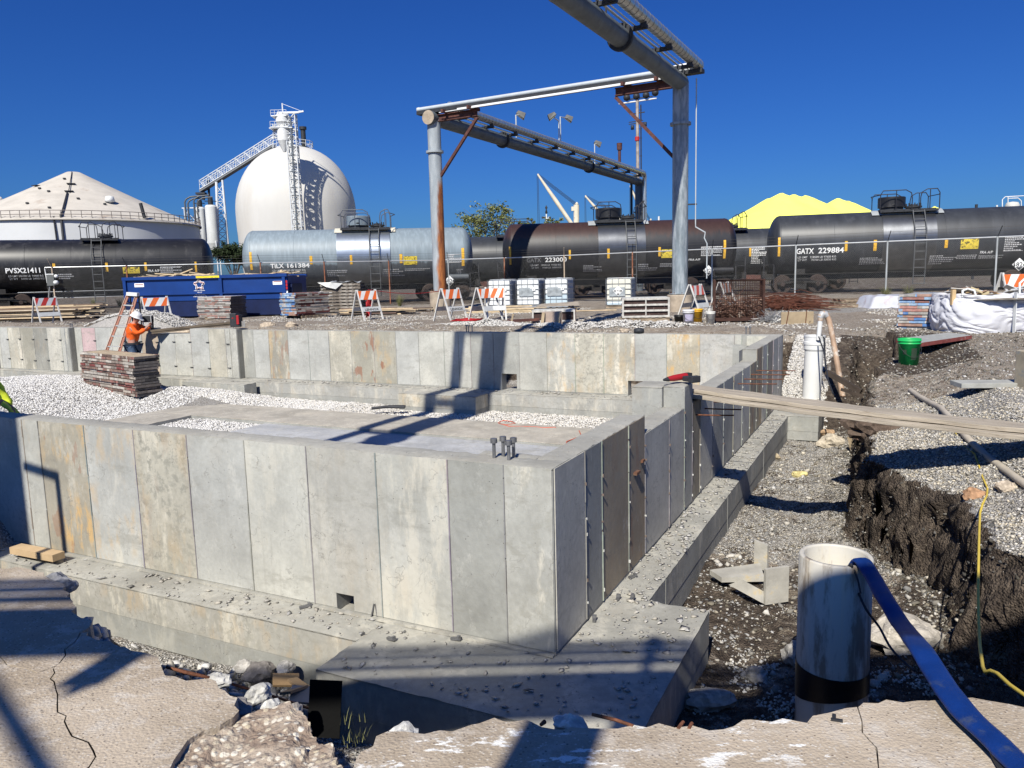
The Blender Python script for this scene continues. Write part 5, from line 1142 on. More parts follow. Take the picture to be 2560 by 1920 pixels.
def silo(x,w_,y0,y1,Y,lab):
    c=D(x,700,Y); c.z=-.3; r_=w_/2/F*Y; z0=D(x,y1,Y).z+.3; z1=D(x,y0,Y).z+.3
    o=empty('silo',c,0,lab,'silo','small silos beside the conveyor'); m=MB(); m.lathe([(.3,z0-3.2),(r_,z0),(r_,z1),(r_*.8,z1+.4),(0,z1+.5)],26,sharp=True); part(m,'shell',M('silo_white',(.62,.63,.61),.6,0,var=.2,scale=.4,col2=(.2,.19,.18),th=(.62,.75),s2=.5,stretch=(1,1,.3)),o)
    m=MB()
    for a in (.8,2.4,3.9,5.5): m.cyl((r_*math.cos(a),r_*math.sin(a),0),(r_*math.cos(a),r_*math.sin(a),z0+.5),.14,n=6)
    part(m,'legs',STW,o)
    m=MB(); m.tube([(r_*math.cos(k*.52),r_*math.sin(k*.52),z1+1.3) for k in range(12)],.05,4,closed=True); m.cyl((0,0,z1+.4),(0,0,z1+2),.6,n=8); part(m,'roof_gear',DARKST,o)
silo(541,28,517,608,186,'right silo of the small pair beside the conveyor'); silo(514,24,522,608,188,'left silo of the small pair beside the conveyor, behind pipes')
c=D(493,700,168); c.z=-.3; o=empty('pipe_rack',c,0,'white steel frame with bent dark pipes in front of the silos','pipe rack'); m=MB(); lattice(m,0,0,2.3,2,0,D(0,533,168).z+.3,6,.12,.07); m.beam((-1.6,-1,D(0,533,168).z+.3),(2.8,-1,D(0,533,168).z+.3),.2,.2); part(m,'frame',STW,o)
m=MB()
for dx,dz in ((0,0),(.6,-.4),(1.9,.1),(2.6,-.3)): 
    z=D(0,508,168).z+dz; m.tube([(dx-.8,-1.3,1),(dx-.8,-1.3,z-.6),(dx-.5,-1.2,z),(dx+.3,-1,z+.5),(dx+2.2,-.5,z+.7)],.17,8)
part(m,'bent_pipes',M('pipe_dark',(.10,.11,.12),.5,.3),o)
# ------------------------------------------------------------------ flat tank with cone roof
tc=at(211,712,120.); tc.z=-.3; R0=17.0
ft=empty('storage_tank',tc,0,'broad white storage tank with a stained cone roof at the left','storage tank')
zt1=at(190,543,103.).z+.3; za=at(186,432,120.).z+.3
m=MB(); m.lathe([(R0,0),(R0,zt1)],90); part(m,'wall',M('tank_wall_white',(.60,.61,.61),.6,0,var=.08,scale=.15,bmp=.05,bs=2),ft)
m=MB(); prof=[(R0+.35,zt1-.15),(R0+.35,zt1+.02)]
for f in np.linspace(0,1,14): prof.append(((R0+.1)*(1-f)+.9*f,zt1+.15+(za-zt1)*(f**1.08)*.99))
prof.append((0,za+.05)); m.lathe(prof,90); part(m,'cone_roof',M('stained_roof',(.52,.48,.42),.9,0,var=.12,scale=.5,bmp=.4,bs=2,col2=(.34,.26,.20),th=(.57,.75),s2=.22,spec=.2),ft)
m=MB()
for k in range(90):
    a=k*2*math.pi/90; m.cyl(((R0+.2)*math.cos(a),(R0+.2)*math.sin(a),zt1),((R0+.2)*math.cos(a),(R0+.2)*math.sin(a),zt1+1.05),.05,n=4)
for z in (.55,1.05): m.tube([((R0+.2)*math.cos(k*2*math.pi/90),(R0+.2)*math.sin(k*2*math.pi/90),zt1+z) for k in range(90)],.045,4,closed=True)
part(m,'rim_railing',M('railing_grey',(.25,.22,.2),.6,.2),ft)
def roofp(ang,f,up=.1): r_=(R0+.1)*(1-f)+.9*f; return Vector((r_*math.cos(ang),r_*math.sin(ang),zt1+.15+(za-zt1)*(f**1.08)*.99+up))
m=MB(); an=R(-68)
m.tube([roofp(an,.52,.15),roofp(an,.1,.2),roofp(an,0,.3),(Vector(((R0+.4)*math.cos(an),(R0+.4)*math.sin(an),0)))],.13,8); m.tube([roofp(an-.05,0.,.1),Vector(((R0+.5)*math.cos(an-.03),(R0+.5)*math.sin(an-.03),0))],.1,6); m.tube([roofp(an+.02,.52,.3),roofp(an-.02,.98,.1)],.06,5); part(m,'roof_pipe',DARKST,ft)
m=MB()
for a,f in ((R(-66),.72),(R(-67),.56),(R(-118),.7)): q=roofp(a,f,.10); m.box(q,(.9,1.1,.08),rz=a); part(m,'roof_hatch',DARKST,ft); m=MB()
for a,f in ((R(-90),.3),(R(-60),.4),(R(-120),.35),(R(-100),.62),(R(-80),.82),(R(-75),.2),(R(-110),.15),(R(-45),.3),(R(-85),.55)): q=roofp(a,f,.15); m.box(q,(.3,.3,.22)); part(m,'roof_fitting',DARKST,ft); m=MB()
m.cyl(roofp(R(-33),.0,.2),roofp(R(-33),0.,2.2)+Vector((-.4,0,0)),.25,n=8); part(m,'roof_stub_pipe',DARKST,ft)
m=MB(); m.lathe([(0,0),(.7,.2),(.5,.9),(0,1.)],12,tuple(roofp(R(-40),.35,0))); part(m,'roof_vent',WHITEP,ft); m=MB(); m.lathe([(0,0),(.6,.2),(.4,.7),(0,.8)],12,tuple(roofp(R(-150),.45,0))); part(m,'roof_vent',WHITEP,ft)
# ------------------------------------------------------------------ sulphur-yellow stockpile
def pile():
    Yp=150.; pk=[(1955,481,.50),(1985,484,.55),(2015,486,.55),(2096,494,.52),(2120,500,.55),(2060,513,.9),(2337,513,.55),(1918,497,.52),(2130,506,.6),(2040,500,.6)]
    C_=[]
    for x,y,s in pk: q=at(x,y,Yp); C_.append((q.x,q.z,s))
    xs_=np.arange(C_[0][0]-40,C_[0][0]+75,.6); ys=np.arange(-26,60,.9); GX,GY=np.meshgrid(xs_,ys,indexing='ij')
    Z=np.full(GX.shape,-3.)
    for x,z,s in C_: Z=np.maximum(Z,z-s*np.hypot(GX-x,GY*1.02))
    Z=Z+.5*(fbm(GX*.2,GY*.2,5)-.5)*np.clip(Z/5,0,1); Z=np.maximum(Z,-.5)
    co=np.stack([GX,GY,Z],-1).reshape(-1,3); ix=np.arange(GX.size).reshape(GX.shape); q=np.stack([ix[:-1,:-1],ix[1:,:-1],ix[1:,1:],ix[:-1,1:]],-1).reshape(-1,4)
    mm=(co[q][:,:,2].max(1)>-.45); q=q[mm]
    me=bpy.data.meshes.new('stockpile'); me.from_pydata(co.tolist(),[],q.tolist()); me.polygons.foreach_set('use_smooth',[True]*len(me.polygons))
    mt,t,b=nodes('sulphur'); v=coords(t); t.links.new(mixc(t,noise(t,v,.5,6),(1.,1.,.17),(1.,1.,.21)),b.inputs['Base Color']); b.inputs['Roughness'].default_value=1; b.inputs['Specular IOR Level'].default_value=.1
    me.materials.append(mt); o=link(bpy.data.objects.new('stockpile',me)); o.location=(0,Yp,0); tag(o,'bright yellow twin-peaked stockpile behind the tank cars','stockpile')
pile()
# ------------------------------------------------------------------ ship cranes and mast far away
CRM=M('crane_cream',(.66,.60,.48),.6,0,var=.15,scale=.5,col2=(.3,.13,.06),th=(.66,.72),s2=.9)
def crane(tip,foot,post,ptop,pw,Y,lab,bw,counter=True):
    b_=at(post,640,Y); o=empty('ship_crane',(b_.x,b_.y,-2),0,lab,'crane','ship cranes on the skyline'); q=lambda x,y:(lambda p:Vector((p.x-b_.x,0,p.z+2)))(at(x,y,Y)); k=Y/F
    m=MB(); m.cyl(q(post,640),q(post,ptop+4),pw*k/2,n=14); m.box(q(post-pw*.35,ptop+14),(pw*k*1.1,pw*k*.7,10*k)); m.lathe([(0,pw*k*.3),(pw*k*.35,0),(0,-pw*k*.3)],10,q(post+1,ptop+1)); part(m,'pedestal',CRM,o)
    t_,f_=q(*tip),q(*foot); m=MB(); n=6
    m.tube([f_,f_+(t_-f_)*.5,t_],[bw*k*.5,bw*k*.55,bw*k*.25],6); m.box(t_,(3*k,2*k,5*k)); part(m,'jib',CRM,o)
    m=MB(); pt=q(post,ptop)
    for i in range(4): m.cyl(pt+Vector((0,.2*i,-i*2.2*k)),t_+(f_-t_)*.02*i+Vector((0,0,1.5*k*(2-i))),.05,n=4)
    m.cyl(t_,Vector((t_.x+.2,0,2)),.05,n=4); m.cyl(t_+Vector((-.25,0,0)),Vector((t_.x-.25,0,2)),.05,n=4); part(m,'cables',DARKST,o)
crane((1345,437),(1432,564),1441,508,14,200.,'nearest and tallest cream ship crane, its jib rising left',10)
crane((1464,491),(1535,572),1546,530,10,230.,'middle cream ship crane, its jib behind the rusty car walkway',8)
crane((1576,466),(1618,566),1626,548,9,260.,'small cream ship crane just right of the far silver pipe',7)
b_=at(1366,640,180.); o=empty('ship_mast',(b_.x,b_.y,-1),0,'thin white ship mast with a dark tip left of the cranes','mast'); q=lambda x,y:(lambda p:Vector((p.x-b_.x,0,p.z+1)))(at(x,y,180.))
m=MB(); m.cyl(q(1366,640),q(1366,535),.22,.16,8); m.beam(q(1357,546),q(1376,545),.12,.12); m.beam(q(1360,541),q(1366,550),.1,.1); m.beam(q(1373,541),q(1367,550),.1,.1); part(m,'pole',WHITEP,o); m=MB(); m.lathe([(0,0),(.3,.2),(.12,1),(.3,1.4),(.1,1.8),(0,2)],8,q(1366,535)); [m.box(q(x,544),(.5,.3,.4)) for x in (1357,1375,1362)]; part(m,'lantern',DARKST,o)
b_=at(2547,640,90.); o=empty('white_vessel',(b_.x,b_.y,-.2),0,'white round vessel behind a pale rail at the right edge','tank'); q=lambda x,y:(lambda p:Vector((p.x-b_.x,0,p.z+.2)))(at(x,y,90.))
m=MB(); r_=.72; zz=q(2528,504).z; m.lathe([(r_,0),(r_,zz-.4),(r_*.8,zz-.1),(0,zz)],24,(q(2528,560).x,0,0)); part(m,'shell',M('vessel_cream',(.55,.54,.5),.6,0,var=.1),o); m=MB(); m.tube([q(2506,560),q(2506,499),q(2513,492),q(2570,489)],.05,6); m.tube([q(2520,560),q(2520,491)],.05,6); m.tube([q(2554,560),q(2553,502),q(2545,495),q(2520,496)],.05,6); part(m,'rail',WHITEP,o)
for x,y0,lab,mt in ((2434,511,'short dark pole showing over the charcoal tank car',DARKST),(2485,513,'short white pole showing over the charcoal tank car',WHITEP),(1647,541,'small white mast showing over the rusty tank car beside the right column',WHITEP)):
    b_=at(x,640,70.); t_=at(x,y0,70.); m=MB(); m.cyl((0,0,0),(0,0,t_.z+.2),.12,.08 if mt is WHITEP else .12,8); o=m.build('pole',mt); o.location=(b_.x,b_.y,-.2); tag(o,lab,'pole')
# ------------------------------------------------------------------ trees
LEAF=M('leaf_green',(.13,.155,.045),.6,0,var=.5,scale=1.5,tint=False,col2=(.21,.215,.075),th=(.45,.6),s2=1.1,spec=.3,bmp=0); BARK=M('bark',(.16,.12,.085),.9,var=.4)
LEAFD=M('leaf_dark',(.03,.045,.018),.7,0,var=.5,scale=1.5,spec=.2,bmp=0)
def tree(px,ybase,Y,tips,label,nleaf,ls,seed,cr=1.6,lm=None):
    r=random.Random(seed); b_=at(px,700,Y); b_.z=-.3; o=empty('tree',b_,0,label,'tree','trees behind the tank cars'); tr=MB(); V=[];Fc=[]
    for tx,ty,rad,dens in tips:
        q=at(tx,ty,Y)-b_; q.y+=r.uniform(-2,2); mid=q*.55+Vector((0,0,.6)); tr.tube([(0,0,0),(q.x*.12,0,q.z*.35),mid,q],[.16,.12,.07,.02],6)
        for k in range(5):
            e=q+Vector((r.gauss(0,rad*.6),r.gauss(0,rad*.6),r.gauss(0,rad*.5))); tr.tube([mid+(q-mid)*r.random(),e],[.03,.008],4)
        nb=int(9*dens); cl=[q+Vector((r.gauss(0,rad*.5),r.gauss(0,rad*.6),r.gauss(0,rad*.42))) for _ in range(nb)]
        for c in cl:
            for k in range(int(nleaf)):
                p=c+Vector((r.gauss(0,rad*.22),r.gauss(0,rad*.22),r.gauss(0,rad*.17))); s=ls*r.uniform(.6,1.3)
                u=Vector((r.gauss(0,1),r.gauss(0,1),r.gauss(0,.6))).normalized(); w_=u.cross(Vector((r.gauss(0,1),r.gauss(0,1),r.gauss(0,1)))).normalized()
                n=len(V); V+= [p-u*s,p+w_*s*.45,p+u*s,p-w_*s*.45]; Fc.append((n,n+1,n+2,n+3))
    part(tr,'trunk',BARK,o); m=MB(); m.add(V,Fc); part(m,'crown',lm or LEAF,o)
tree(1225,700,75.,[(1165,560,1.0,1.2),(1185,552,1.1,1.3),(1210,545,1.2,1.3),(1240,545,1.2,1.4),(1258,535,.9,1.2),(1280,560,1.2,1.2),(1200,580,1.6,1.6),(1240,585,1.7,1.6),(1275,585,1.4,1.4),(1305,572,.8,.8),(1160,590,1.2,1.2)],'leafy green tree between the grey and the rusty tank cars',30,.14,3)
tree(1345,700,82.,[(1300,560,.35,.4),(1330,552,.3,.3),(1375,560,.8,.7),(1392,556,.5,.6),(1350,575,.6,.4),(1318,548,.2,.15)],'thin half-bare tree beside the ship mast',26,.15,5)
for i,(x,lab) in enumerate(((585,'dark shrub row seen between the silos and the dome'),)):
    tree(x,700,140.,[(552,632,1.3,2),(566,630,1.3,2),(578,628,1.4,2.2),(590,627,1.4,2.2),(602,630,1.3,2),(612,634,1.2,2),(572,642,1.4,2),(588,642,1.4,2),(600,644,1.3,2)],'dark green trees low between the conveyor trestle and the dome',60,.22,9,lm=LEAFD)
# stony wall seen through the tree
m=MB(); m.box((0,0,2.5),(9,1,6.3)); q=at(1228,700,110.); o=m.build('stone_block_building',M('pinkish_wall',(.46,.34,.27),.9,var=.2)); o.location=(q.x,q.y,-.5); tag(o,'pinkish wall glimpsed through the leafy tree','building')
# ------------------------------------------------------------------ yard objects
ORD=['topmost','second','third','fourth','fifth','sixth','seventh','eighth','ninth','tenth','eleventh','twelfth','thirteenth','fourteenth','fifteenth','sixteenth']
TINTW=M('painted_timber_steel',(1,1,1),.75,0,var=.3,scale=9,bmp=.3,bs=40,tint=True,col2=(.30,.27,.23),th=(.60,.66),s2=14)
TINTP=M('plain_tint',(1,1,1),.6,0,var=.12,scale=5,bmp=.1,tint=True)
PINE=M('pine_board',(1,1,1),.75,0,var=.22,scale=3,bmp=.2,bs=30,tint=True,stretch=(1,1,1),dirt=.2)
PALW=M('pallet_wood',(.26,.20,.14),.85,0,var=.4,scale=6,bmp=.3,col2=(.36,.29,.21),th=(.5,.65))
def base_at(x,y,z=-.25): p=on(x,y,z); return p
def form_panel(L,W_,side,endc,face,seed,label,group,loc,rz,nonfirst=False):
    r=random.Random(seed); m=MB(); t=.063
    m.cur=face; m.box((0,0,t/2-.004),(L-.02,W_-.02,t-.012))
    def rail(p,q,nrm,col_list,seg):
        p=Vector(p);q=Vector(q); d=q-p; n=max(1,int(d.length/seg)); i=0
        cuts=sorted([0,1]+[r.random() for _ in range(n)])
        for a,b in zip(cuts[:-1],cuts[1:]):
            if b-a<.01: continue
            c=r.choice(col_list); k=r.uniform(.75,1.15); m.cur=tuple(x*k for x in c)
            A=p+d*a;B=p+d*b; m.beam(A+Vector(nrm)*.0+Vector((0,0,t/2)),B+Vector((0,0,t/2)),.008+r.uniform(0,.004),t-.004-r.uniform(0,.008))
    for s in(-1,1): rail((-L/2,s*W_/2,0),(L/2,s*W_/2,0),(0,s,0),side,.16); rail((s*L/2,-W_/2,0),(s*L/2,W_/2,0),(s,0,0),endc,.2)
    m.cur=side[0]
    o=m.build('concrete_form',TINTW); o.location=loc; o.rotation_euler=(0,0,rz); return tag(o,label,'form panel',group)
MAR=[(.17,.045,.04),(.24,.20,.17),(.36,.31,.27),(.12,.04,.035)]; BRN=[(.20,.13,.10),(.38,.33,.28),(.26,.12,.10),(.46,.42,.37),(.15,.10,.08)]; GRY=[(.40,.38,.35),(.30,.27,.24),(.45,.42,.39),(.33,.20,.17)]; BLU=[(.10,.22,.48),(.30,.42,.56),(.42,.42,.42),(.42,.26,.2),(.22,.35,.55)]
def stack(n,L,W_,loc,rz,side,endc,where,group,seed,topface=(.34,.27,.18),alt=None):
    r=random.Random(seed)
    for i in range(n):
        lab='%s form panel of the %s'%(ORD[n-1-i],where)
        sd=side if not alt else alt[i%len(alt)]
        c=Vector((loc[0],loc[1],loc[2]+i*.066)); dx=r.uniform(-.035,.035); dy=r.uniform(-.03,.03)
        c.x+=dx*math.cos(rz)-dy*math.sin(rz); c.y+=dx*math.sin(rz)+dy*math.cos(rz)
        form_panel(L,W_,sd,endc,topface if i==n-1 else (.2,.17,.14),seed*31+i,lab,group,c,rz+r.uniform(-.008,.008))
def pallet(loc,rz,label,group='wooden pallets in the yard',L=1.2,W_=1.0,mat=None,tilt=0,H=.13):
    m=MB()
    for y in (-W_/2+.04,0,W_/2-.04): m.box((0,y,H/2+.005),(L,.04,H-.04))
    for i in range(7): m.box((-L/2+.06+i*(L-.12)/6,0,H-.006),(.10,W_,.018))
    for i in range(3): m.box((-L/2+.06+i*(L-.12)/2,0,.010),(.10,W_,.018))
    o=m.build('pallet',mat or PALW); o.location=loc; o.rotation_euler=(tilt,0,rz); return tag(o,label,'pallet',group)
# pit stack on the crushed stone
tl,tr_,br_=on(198,879,-.43),on(331,892,-.43),on(393,886,-.43)
d=tr_-tl; rz=math.atan2(d.y,d.x); Ls=d.length; W2=.58; nrm=Vector((-math.sin(rz),math.cos(rz),0)); cen=(tl+tr_)/2+nrm*W2/2; cen.z=-.43-14*.066
stack(14,Ls,W2,cen,rz,BRN,[(.055,.05,.05),(.10,.09,.085),(.14,.12,.11)],'brown stack standing in the pit','form panels stacked in the pit',5,(.44,.35,.23),alt=[BRN,BRN,BRN,MAR,BRN,[(.42,.38,.33),(.30,.24,.2)]])
# grey stack in front of the dumpster
def place(x0,x1,y,z=-.25): 
    p,q=on(x0,y,z),on(x1,y,z); return p,q
Yg=31.; p=at(498,784,Yg); q=at(586,784,Yg); pallet(((p.x+q.x)/2+.1,Yg+.5,-.25),0,'pallet under the grey stack in front of the blue dumpster')
zt=at(540,741,Yg).z; n=14; stack(n,(q-p).length,1.3,Vector(((p.x+q.x)/2,Yg+.65,zt-n*.066)),R(-8),GRY,[(.10,.085,.08)],'grey stack in front of the blue dumpster','form panels in the grey stack',8,(.5,.5,.48))  # dark end colour puts the shade of the right side into the panels
# blue-ended stack
Yb=30.; p=at(697,782,Yb); q=at(742,782,Yb); n=13; zt=at(730,732,Yb).z
stack(n,1.55,1.0,Vector((at(759,780,Yb+.3).x,Yb+.5,zt-n*.066)),R(50),MAR,BLU,'blue-ended maroon stack right of the dumpster','form panels in the blue-ended stack',9,(.3,.1,.09),alt=[MAR,MAR,GRY,MAR,[(.30,.29,.27),(.38,.36,.33)]])
pallet((at(759,780,Yb).x,Yb+.5,-.27),R(50),'pallet under the blue-ended maroon stack')
# right-hand stack beside the bag
p,q=on(2312,812),on(2384,822); Yr=17.4; zt=at(2340,734,Yr).z; zb=-.12; n=12; L_=(at(2380,780,Yr)-at(2300,780,Yr)).length
stack(n,L_,1.2,Vector((at(2341,780,Yr).x,Yr+.55,zt-n*.066)),R(-42),BLU+[(.40,.2,.17),(.42,.40,.37)],[(.06,.055,.06)],'red and blue stack beside the white bulk bag','form panels in the stack by the bulk bag',12,(.35,.34,.32))  # near-black end colour: shade on the side face painted in
m=MB(); [m.box((dx,0,.06),(.09,1.1,.12)) for dx in(-.25,.25)]; o=m.build('timber_skid',PALW); o.location=(at(2350,820,Yr).x,Yr+.55,-.27); tag(o,'dark timber skid under the red and blue stack','skid')
# white-framed forms on a pallet near the right column
def open_form(loc,rz,L,H,W_,label,rows=3,col=(.52,.50,.46)):
    m=MB(); m.cur=(.055,.03,.025); m.box((0,.0,H/2),(L-.06,W_-.06,H-.04)); m.cur=col
    for i in range(rows+1):
        z=.03+(H-.06)*i/rows; m.box((0,-W_/2,z),(L,.05,.055)); m.box((0,W_/2,z),(L,.05,.055)); m.box((L/2,0,z),(.05,W_,.05)); m.box((-L/2,0,z),(.05,W_,.05))
    for x in (-L/2,0,L/2): m.box((x,-W_/2-.004,H/2),(.035 if x==0 else .05,.05,H))
    for y in np.linspace(-W_/2,W_/2,6): m.cur=random.choice([(.25,.1,.08),(.4,.38,.36),(.08,.08,.09)]); m.box((L/2+.012,y,H/2),(.04,.05,H))
    m.cur=(.5,.5,.47); m.box((0,0,H),(L,W_,.02)); o=m.build('concrete_form',TINTW); o.location=loc; o.rotation_euler=(0,0,rz); return tag(o,label,'form frame','white-edged form frames')
p=at(1563,799,22.4); q=at(1676,799,22.4); open_form(((p.x+q.x)/2,22.9,-.12),R(-6),(q-p).length,.56,.9,'dirty white form frame with three rails on a pallet by the right column')
pallet(((p.x+q.x)/2,22.9,-.26),R(-6),'pallet under the three-railed white form frame',L=1.35)
p=at(1336,790,23.5); q=at(1440,790,23.5); open_form(((p.x+q.x)/2,24.,-.25),R(-6),(q-p).length,.36,.9,'low white form frame lying before the low pallet stack',rows=1)
# pallets with stuff
def wp(x,y,z=-.25): return on(x,y,z)
q=at(1393,765,31.); pallet((q.x,31.3,-.26),R(-4),'pallet with warped sheets in front of the totes',L=1.6); 
m=MB(); m.add([(-.85,-.5,.14),(.85,-.55,.16),(.9,.5,.26),(-.6,.5,.20),(-.85,-.5,.16),(.85,-.55,.18),(.9,.5,.28),(-.6,.5,.22)],[(0,1,2,3),(4,5,6,7),(0,1,5,4),(1,2,6,5),(2,3,7,6),(3,0,4,7)]); o=m.build('plywood_sheet',M('ply_grey',(.34,.29,.23),.85,var=.25)); o.location=(q.x,31.3,-.2); tag(o,'warped grey plywood sheet on the pallet in front of the totes','sheet')
for i,(dx,dz,rz_) in enumerate(((0,0,2),(.1,.13,-3),(1.0,0,8))): q=at(2125,762,29.5); pallet((q.x+dx,29.5,-.25+dz),R(rz_),['lowest of the two stacked pallets left of the plastic sheeting','upper of the two stacked pallets left of the plastic sheeting','third pallet touching the plastic-wrapped pile'][i])
q=at(2085,762,28.); pallet((q.x,28.,-.26),R(4),'flat grey pallet in front of the two stacked pallets',L=1.3)
for k in range(9): q=at(850,720,34.); pallet((q.x+random.uniform(-.06,.06),34.5,-.2+k*.14),R(-3+random.uniform(-3,3)),'%s pallet of the tall pallet stack behind the blue-ended forms'%ORD[8-k],'pallets of the tall stack',L=1.75,mat=M('pallet_dark',(.20,.17,.14),.9,0,var=.4,scale=5,col2=(.34,.31,.27),th=(.5,.6)))
q=at(845,700,34.); m=MB(); V=[(x*.22-.9,y*.3-.5,1.18+.05*math.sin(x*2.1+y)+.05*random.random()) for x in range(9) for y in range(4)]; m.add(V,[(a*4+b,a*4+b+4,a*4+b+5,a*4+b+1) for a in range(8) for b in range(3)]); m.add([(-.9,-.5,1.2),(-.3,-.52,1.2),(-.1,-.6,.9),(-.5,-.58,1.0),(.2,-.55,1.15)],[(0,1,3),(1,4,2,3)]); o=m.build('torn_plastic',M('torn_plastic',(.42,.43,.42),.35,var=.3)); o.location=(q.x,34.5,-.1); tag(o,'torn grey plastic draped over the tall pallet stack','plastic sheet')
# lumber piles
def boards(n,cx_,cy_,z0,L,rz,spread,layers,seed,label,group,cols,w_=.14,t=.04):
    r=random.Random(seed)
    for i in range(n):
        m=MB(); l=L*r.uniform(.75,1.05); c=r.choice(cols); k=r.uniform(.85,1.15); m.cur=tuple(x*k for x in c); m.box((0,0,0),(l,w_,t))
        o=m.build('board',PINE); lay=i%layers; o.location=(cx_+r.uniform(-.45,.45),cy_+r.uniform(-spread,spread)+(layers-lay)*-.03,z0+t/2+lay*(t+.012)); o.rotation_euler=(0,0,rz+r.uniform(-.035,.035)); tag(o,'%s %s'%(({0:'lowest-layer',1:'second-layer',2:'third-layer',3:'fourth-layer',4:'fifth-layer',5:'sixth-layer',6:'seventh-layer'}.get(lay,'top-layer') if layers>1 else ('nearer','farther','middle')[i%3]),label),'board',group)
PN=[(.60,.46,.29),(.66,.52,.33),(.52,.40,.26),(.46,.38,.28)]; PD=[(.12,.09,.07),(.3,.23,.16),(.5,.4,.27),(.16,.1,.08)]
q=at(90,770,33.5); boards(64,q.x-.7,34.6,-.25,5.4,R(1.5),1.2,13,3,'pale pine board in the big lumber pile behind the left barricade','boards of the big lumber pile',PN+[(.2,.14,.1)],.20)
q=at(190,798,30.5); boards(7,q.x,30.8,-.25,2.2,R(3),.4,3,4,'dark weathered board in front of the big lumber pile','dark boards by the left barricade',[(.07,.055,.045),(.10,.08,.07)])
q=at(935,770,31.6); boards(22,q.x,32.4,-.25,3.0,R(-2),.8,5,5,'board in the loose lumber heap between dumpster and left column','boards of the loose heap',PN+PD)
q=at(1035,765,33.); boards(9,q.x,33.6,-.25,1.9,R(-12),.5,4,6,'dark board in the heap beside the left column pedestal','dark boards by the left column',PD)
q=at(1255,765,30.5); boards(14,q.x,30.9,-.25,2.6,R(-2),.4,5,7,'pine board in the pile in front of the three totes','boards before the totes',PN)
q=at(1470,773,30.); boards(3,q.x,30.2,-.25,1.9,R(-1),.25,1,17,'single pine board lying on the gravel before the fourth tote','loose boards on the gravel',PN)
# totes
CAGE=M('tote_cage',(.55,.57,.58),.4,.7,var=.15); TOTEW=M('tote_plastic',(.74,.76,.76),.4,0,var=.05,scale=1.5); TOTEC=M('tote_cream',(.70,.69,.60),.45,0,var=.07,scale=1.5)
def tote(x0,x1,ybase,Y,rz,label,mat,low=None,plac=False):
    p=at(x0,ybase,Y); q=at(x1,ybase,Y); w_=(q-p).length; o=empty('tote',((p.x+q.x)/2,Y+.5,-.25 if plac else -.20),rz,label,'tote','white plastic totes in wire cages')
    D_=1.2; H=1.20; zb=.13; m=MB()
    for z0_,z1_,mm in ([(zb,H,mat)] if not low else [(zb,zb+low,M('tote_liquid',(.50,.60,.66),.4,0,var=.08)),(zb+low,H,mat)]):
        m=MB(); m.box((0,0,(z0_+z1_)/2),(w_-.06,D_-.06,z1_-z0_)); part(m,'bottle',mm,o,.04)
    m=MB(); m.lathe([(.11,0),(.11,.06),(0,.06)],16,(0,0,H),sharp=True); part(m,'lid',RUSTB if plac else CAGE,o)
    m=MB()
    for z in np.linspace(zb+.02,H+.02,6): m.tube([(-w_/2,-D_/2,z),(w_/2,-D_/2,z),(w_/2,D_/2,z),(-w_/2,D_/2,z)],.012,5,closed=True)
    for i in range(5):
        x=-w_/2+w_*i/4; m.cyl((x,-D_/2,zb),(x,-D_/2,H+.02),.011,n=5); m.cyl((x,D_/2,zb),(x,D_/2,H+.02),.011,n=5)
    for i in range(7):
        y=-D_/2+D_*i/6
        for x in(-w_/2,w_/2): m.cyl((x,y,zb),(x,y,H+.02),.011,n=5)
    for y in (-.25,.25): m.cyl((-w_/2,y,H+.03),(w_/2,y,H+.03),.014,n=5)
    part(m,'cage',CAGE,o)
    m=MB(); m.box((-.06,-D_/2-.012,.68),(w_*.62,.008,.36)); pl=part(m,'sign_plate',M('tin_plate',(.42,.45,.45),.4,.4,var=.3,scale=6),o)
    if not plac:
        m=MB(); m.box((w_*.28,-D_/2-.022,.80),(.13,.004,.13)); m.box((w_*.18,-D_/2-.022,.86),(.12,.004,.06)); m.build('label',WTX,pl); m=MB(); m.box((w_*.285,-D_/2-.028,.79),(.035,.004,.04)); m.build('label_mark',DARKST,pl)
    else:
        m=MB(); k=.20; m.add([(-.02-k,-D_/2-.024,.72),(-.02,-D_/2-.024,.72-k),(-.02+k,-D_/2-.024,.72),(-.02,-D_/2-.024,.72+k)],[(0,1,2,3)]); m.build('placard',WTX,pl)
        V,Fc=text_verts('2735',.13,.01); c=max(v.x for v in V)/2; m=MB(); m.add([(-.02-c+v.x,-D_/2-.03,.665+v.y) for v in V],Fc); m.add([(-.02-.07,-D_/2-.03,.62),(-.02+.07,-D_/2-.03,.62),(-.02,-D_/2-.03,.54)],[(0,2,1)])
        for s in(-1,1): m.add([(-.02+s*.17,-D_/2-.03,.72),(-.02+s*.11,-D_/2-.03,.78),(-.02+s*.11,-D_/2-.03,.66)],[(0,1,2)])
        m.build('placard_marks',DARKST,pl)
    m=MB(); 
    for y in (-D_/2+.06,0,D_/2-.06): m.box((0,y,.05),(w_,.08,.09))
    m.box((0,0,.115),(w_,D_,.02)); part(m,'pallet_base',PALW if plac else CAGE,o)
tote(1229,1288,755,33.5,R(-18),'white tote farthest left of the three standing together',TOTEW)
tote(1300,1360,755,33.3,R(-18),'white tote in the middle of the three standing together',TOTEW)
tote(1371,1431,757,33.,R(-18),'white tote farthest right of the three, bluish liquid in its lower part',TOTEW,low=.45)
tote(1525,1589,769,31.6,R(-17),'cream tote standing alone with a white diamond placard',TOTEC,low=.16,plac=True)
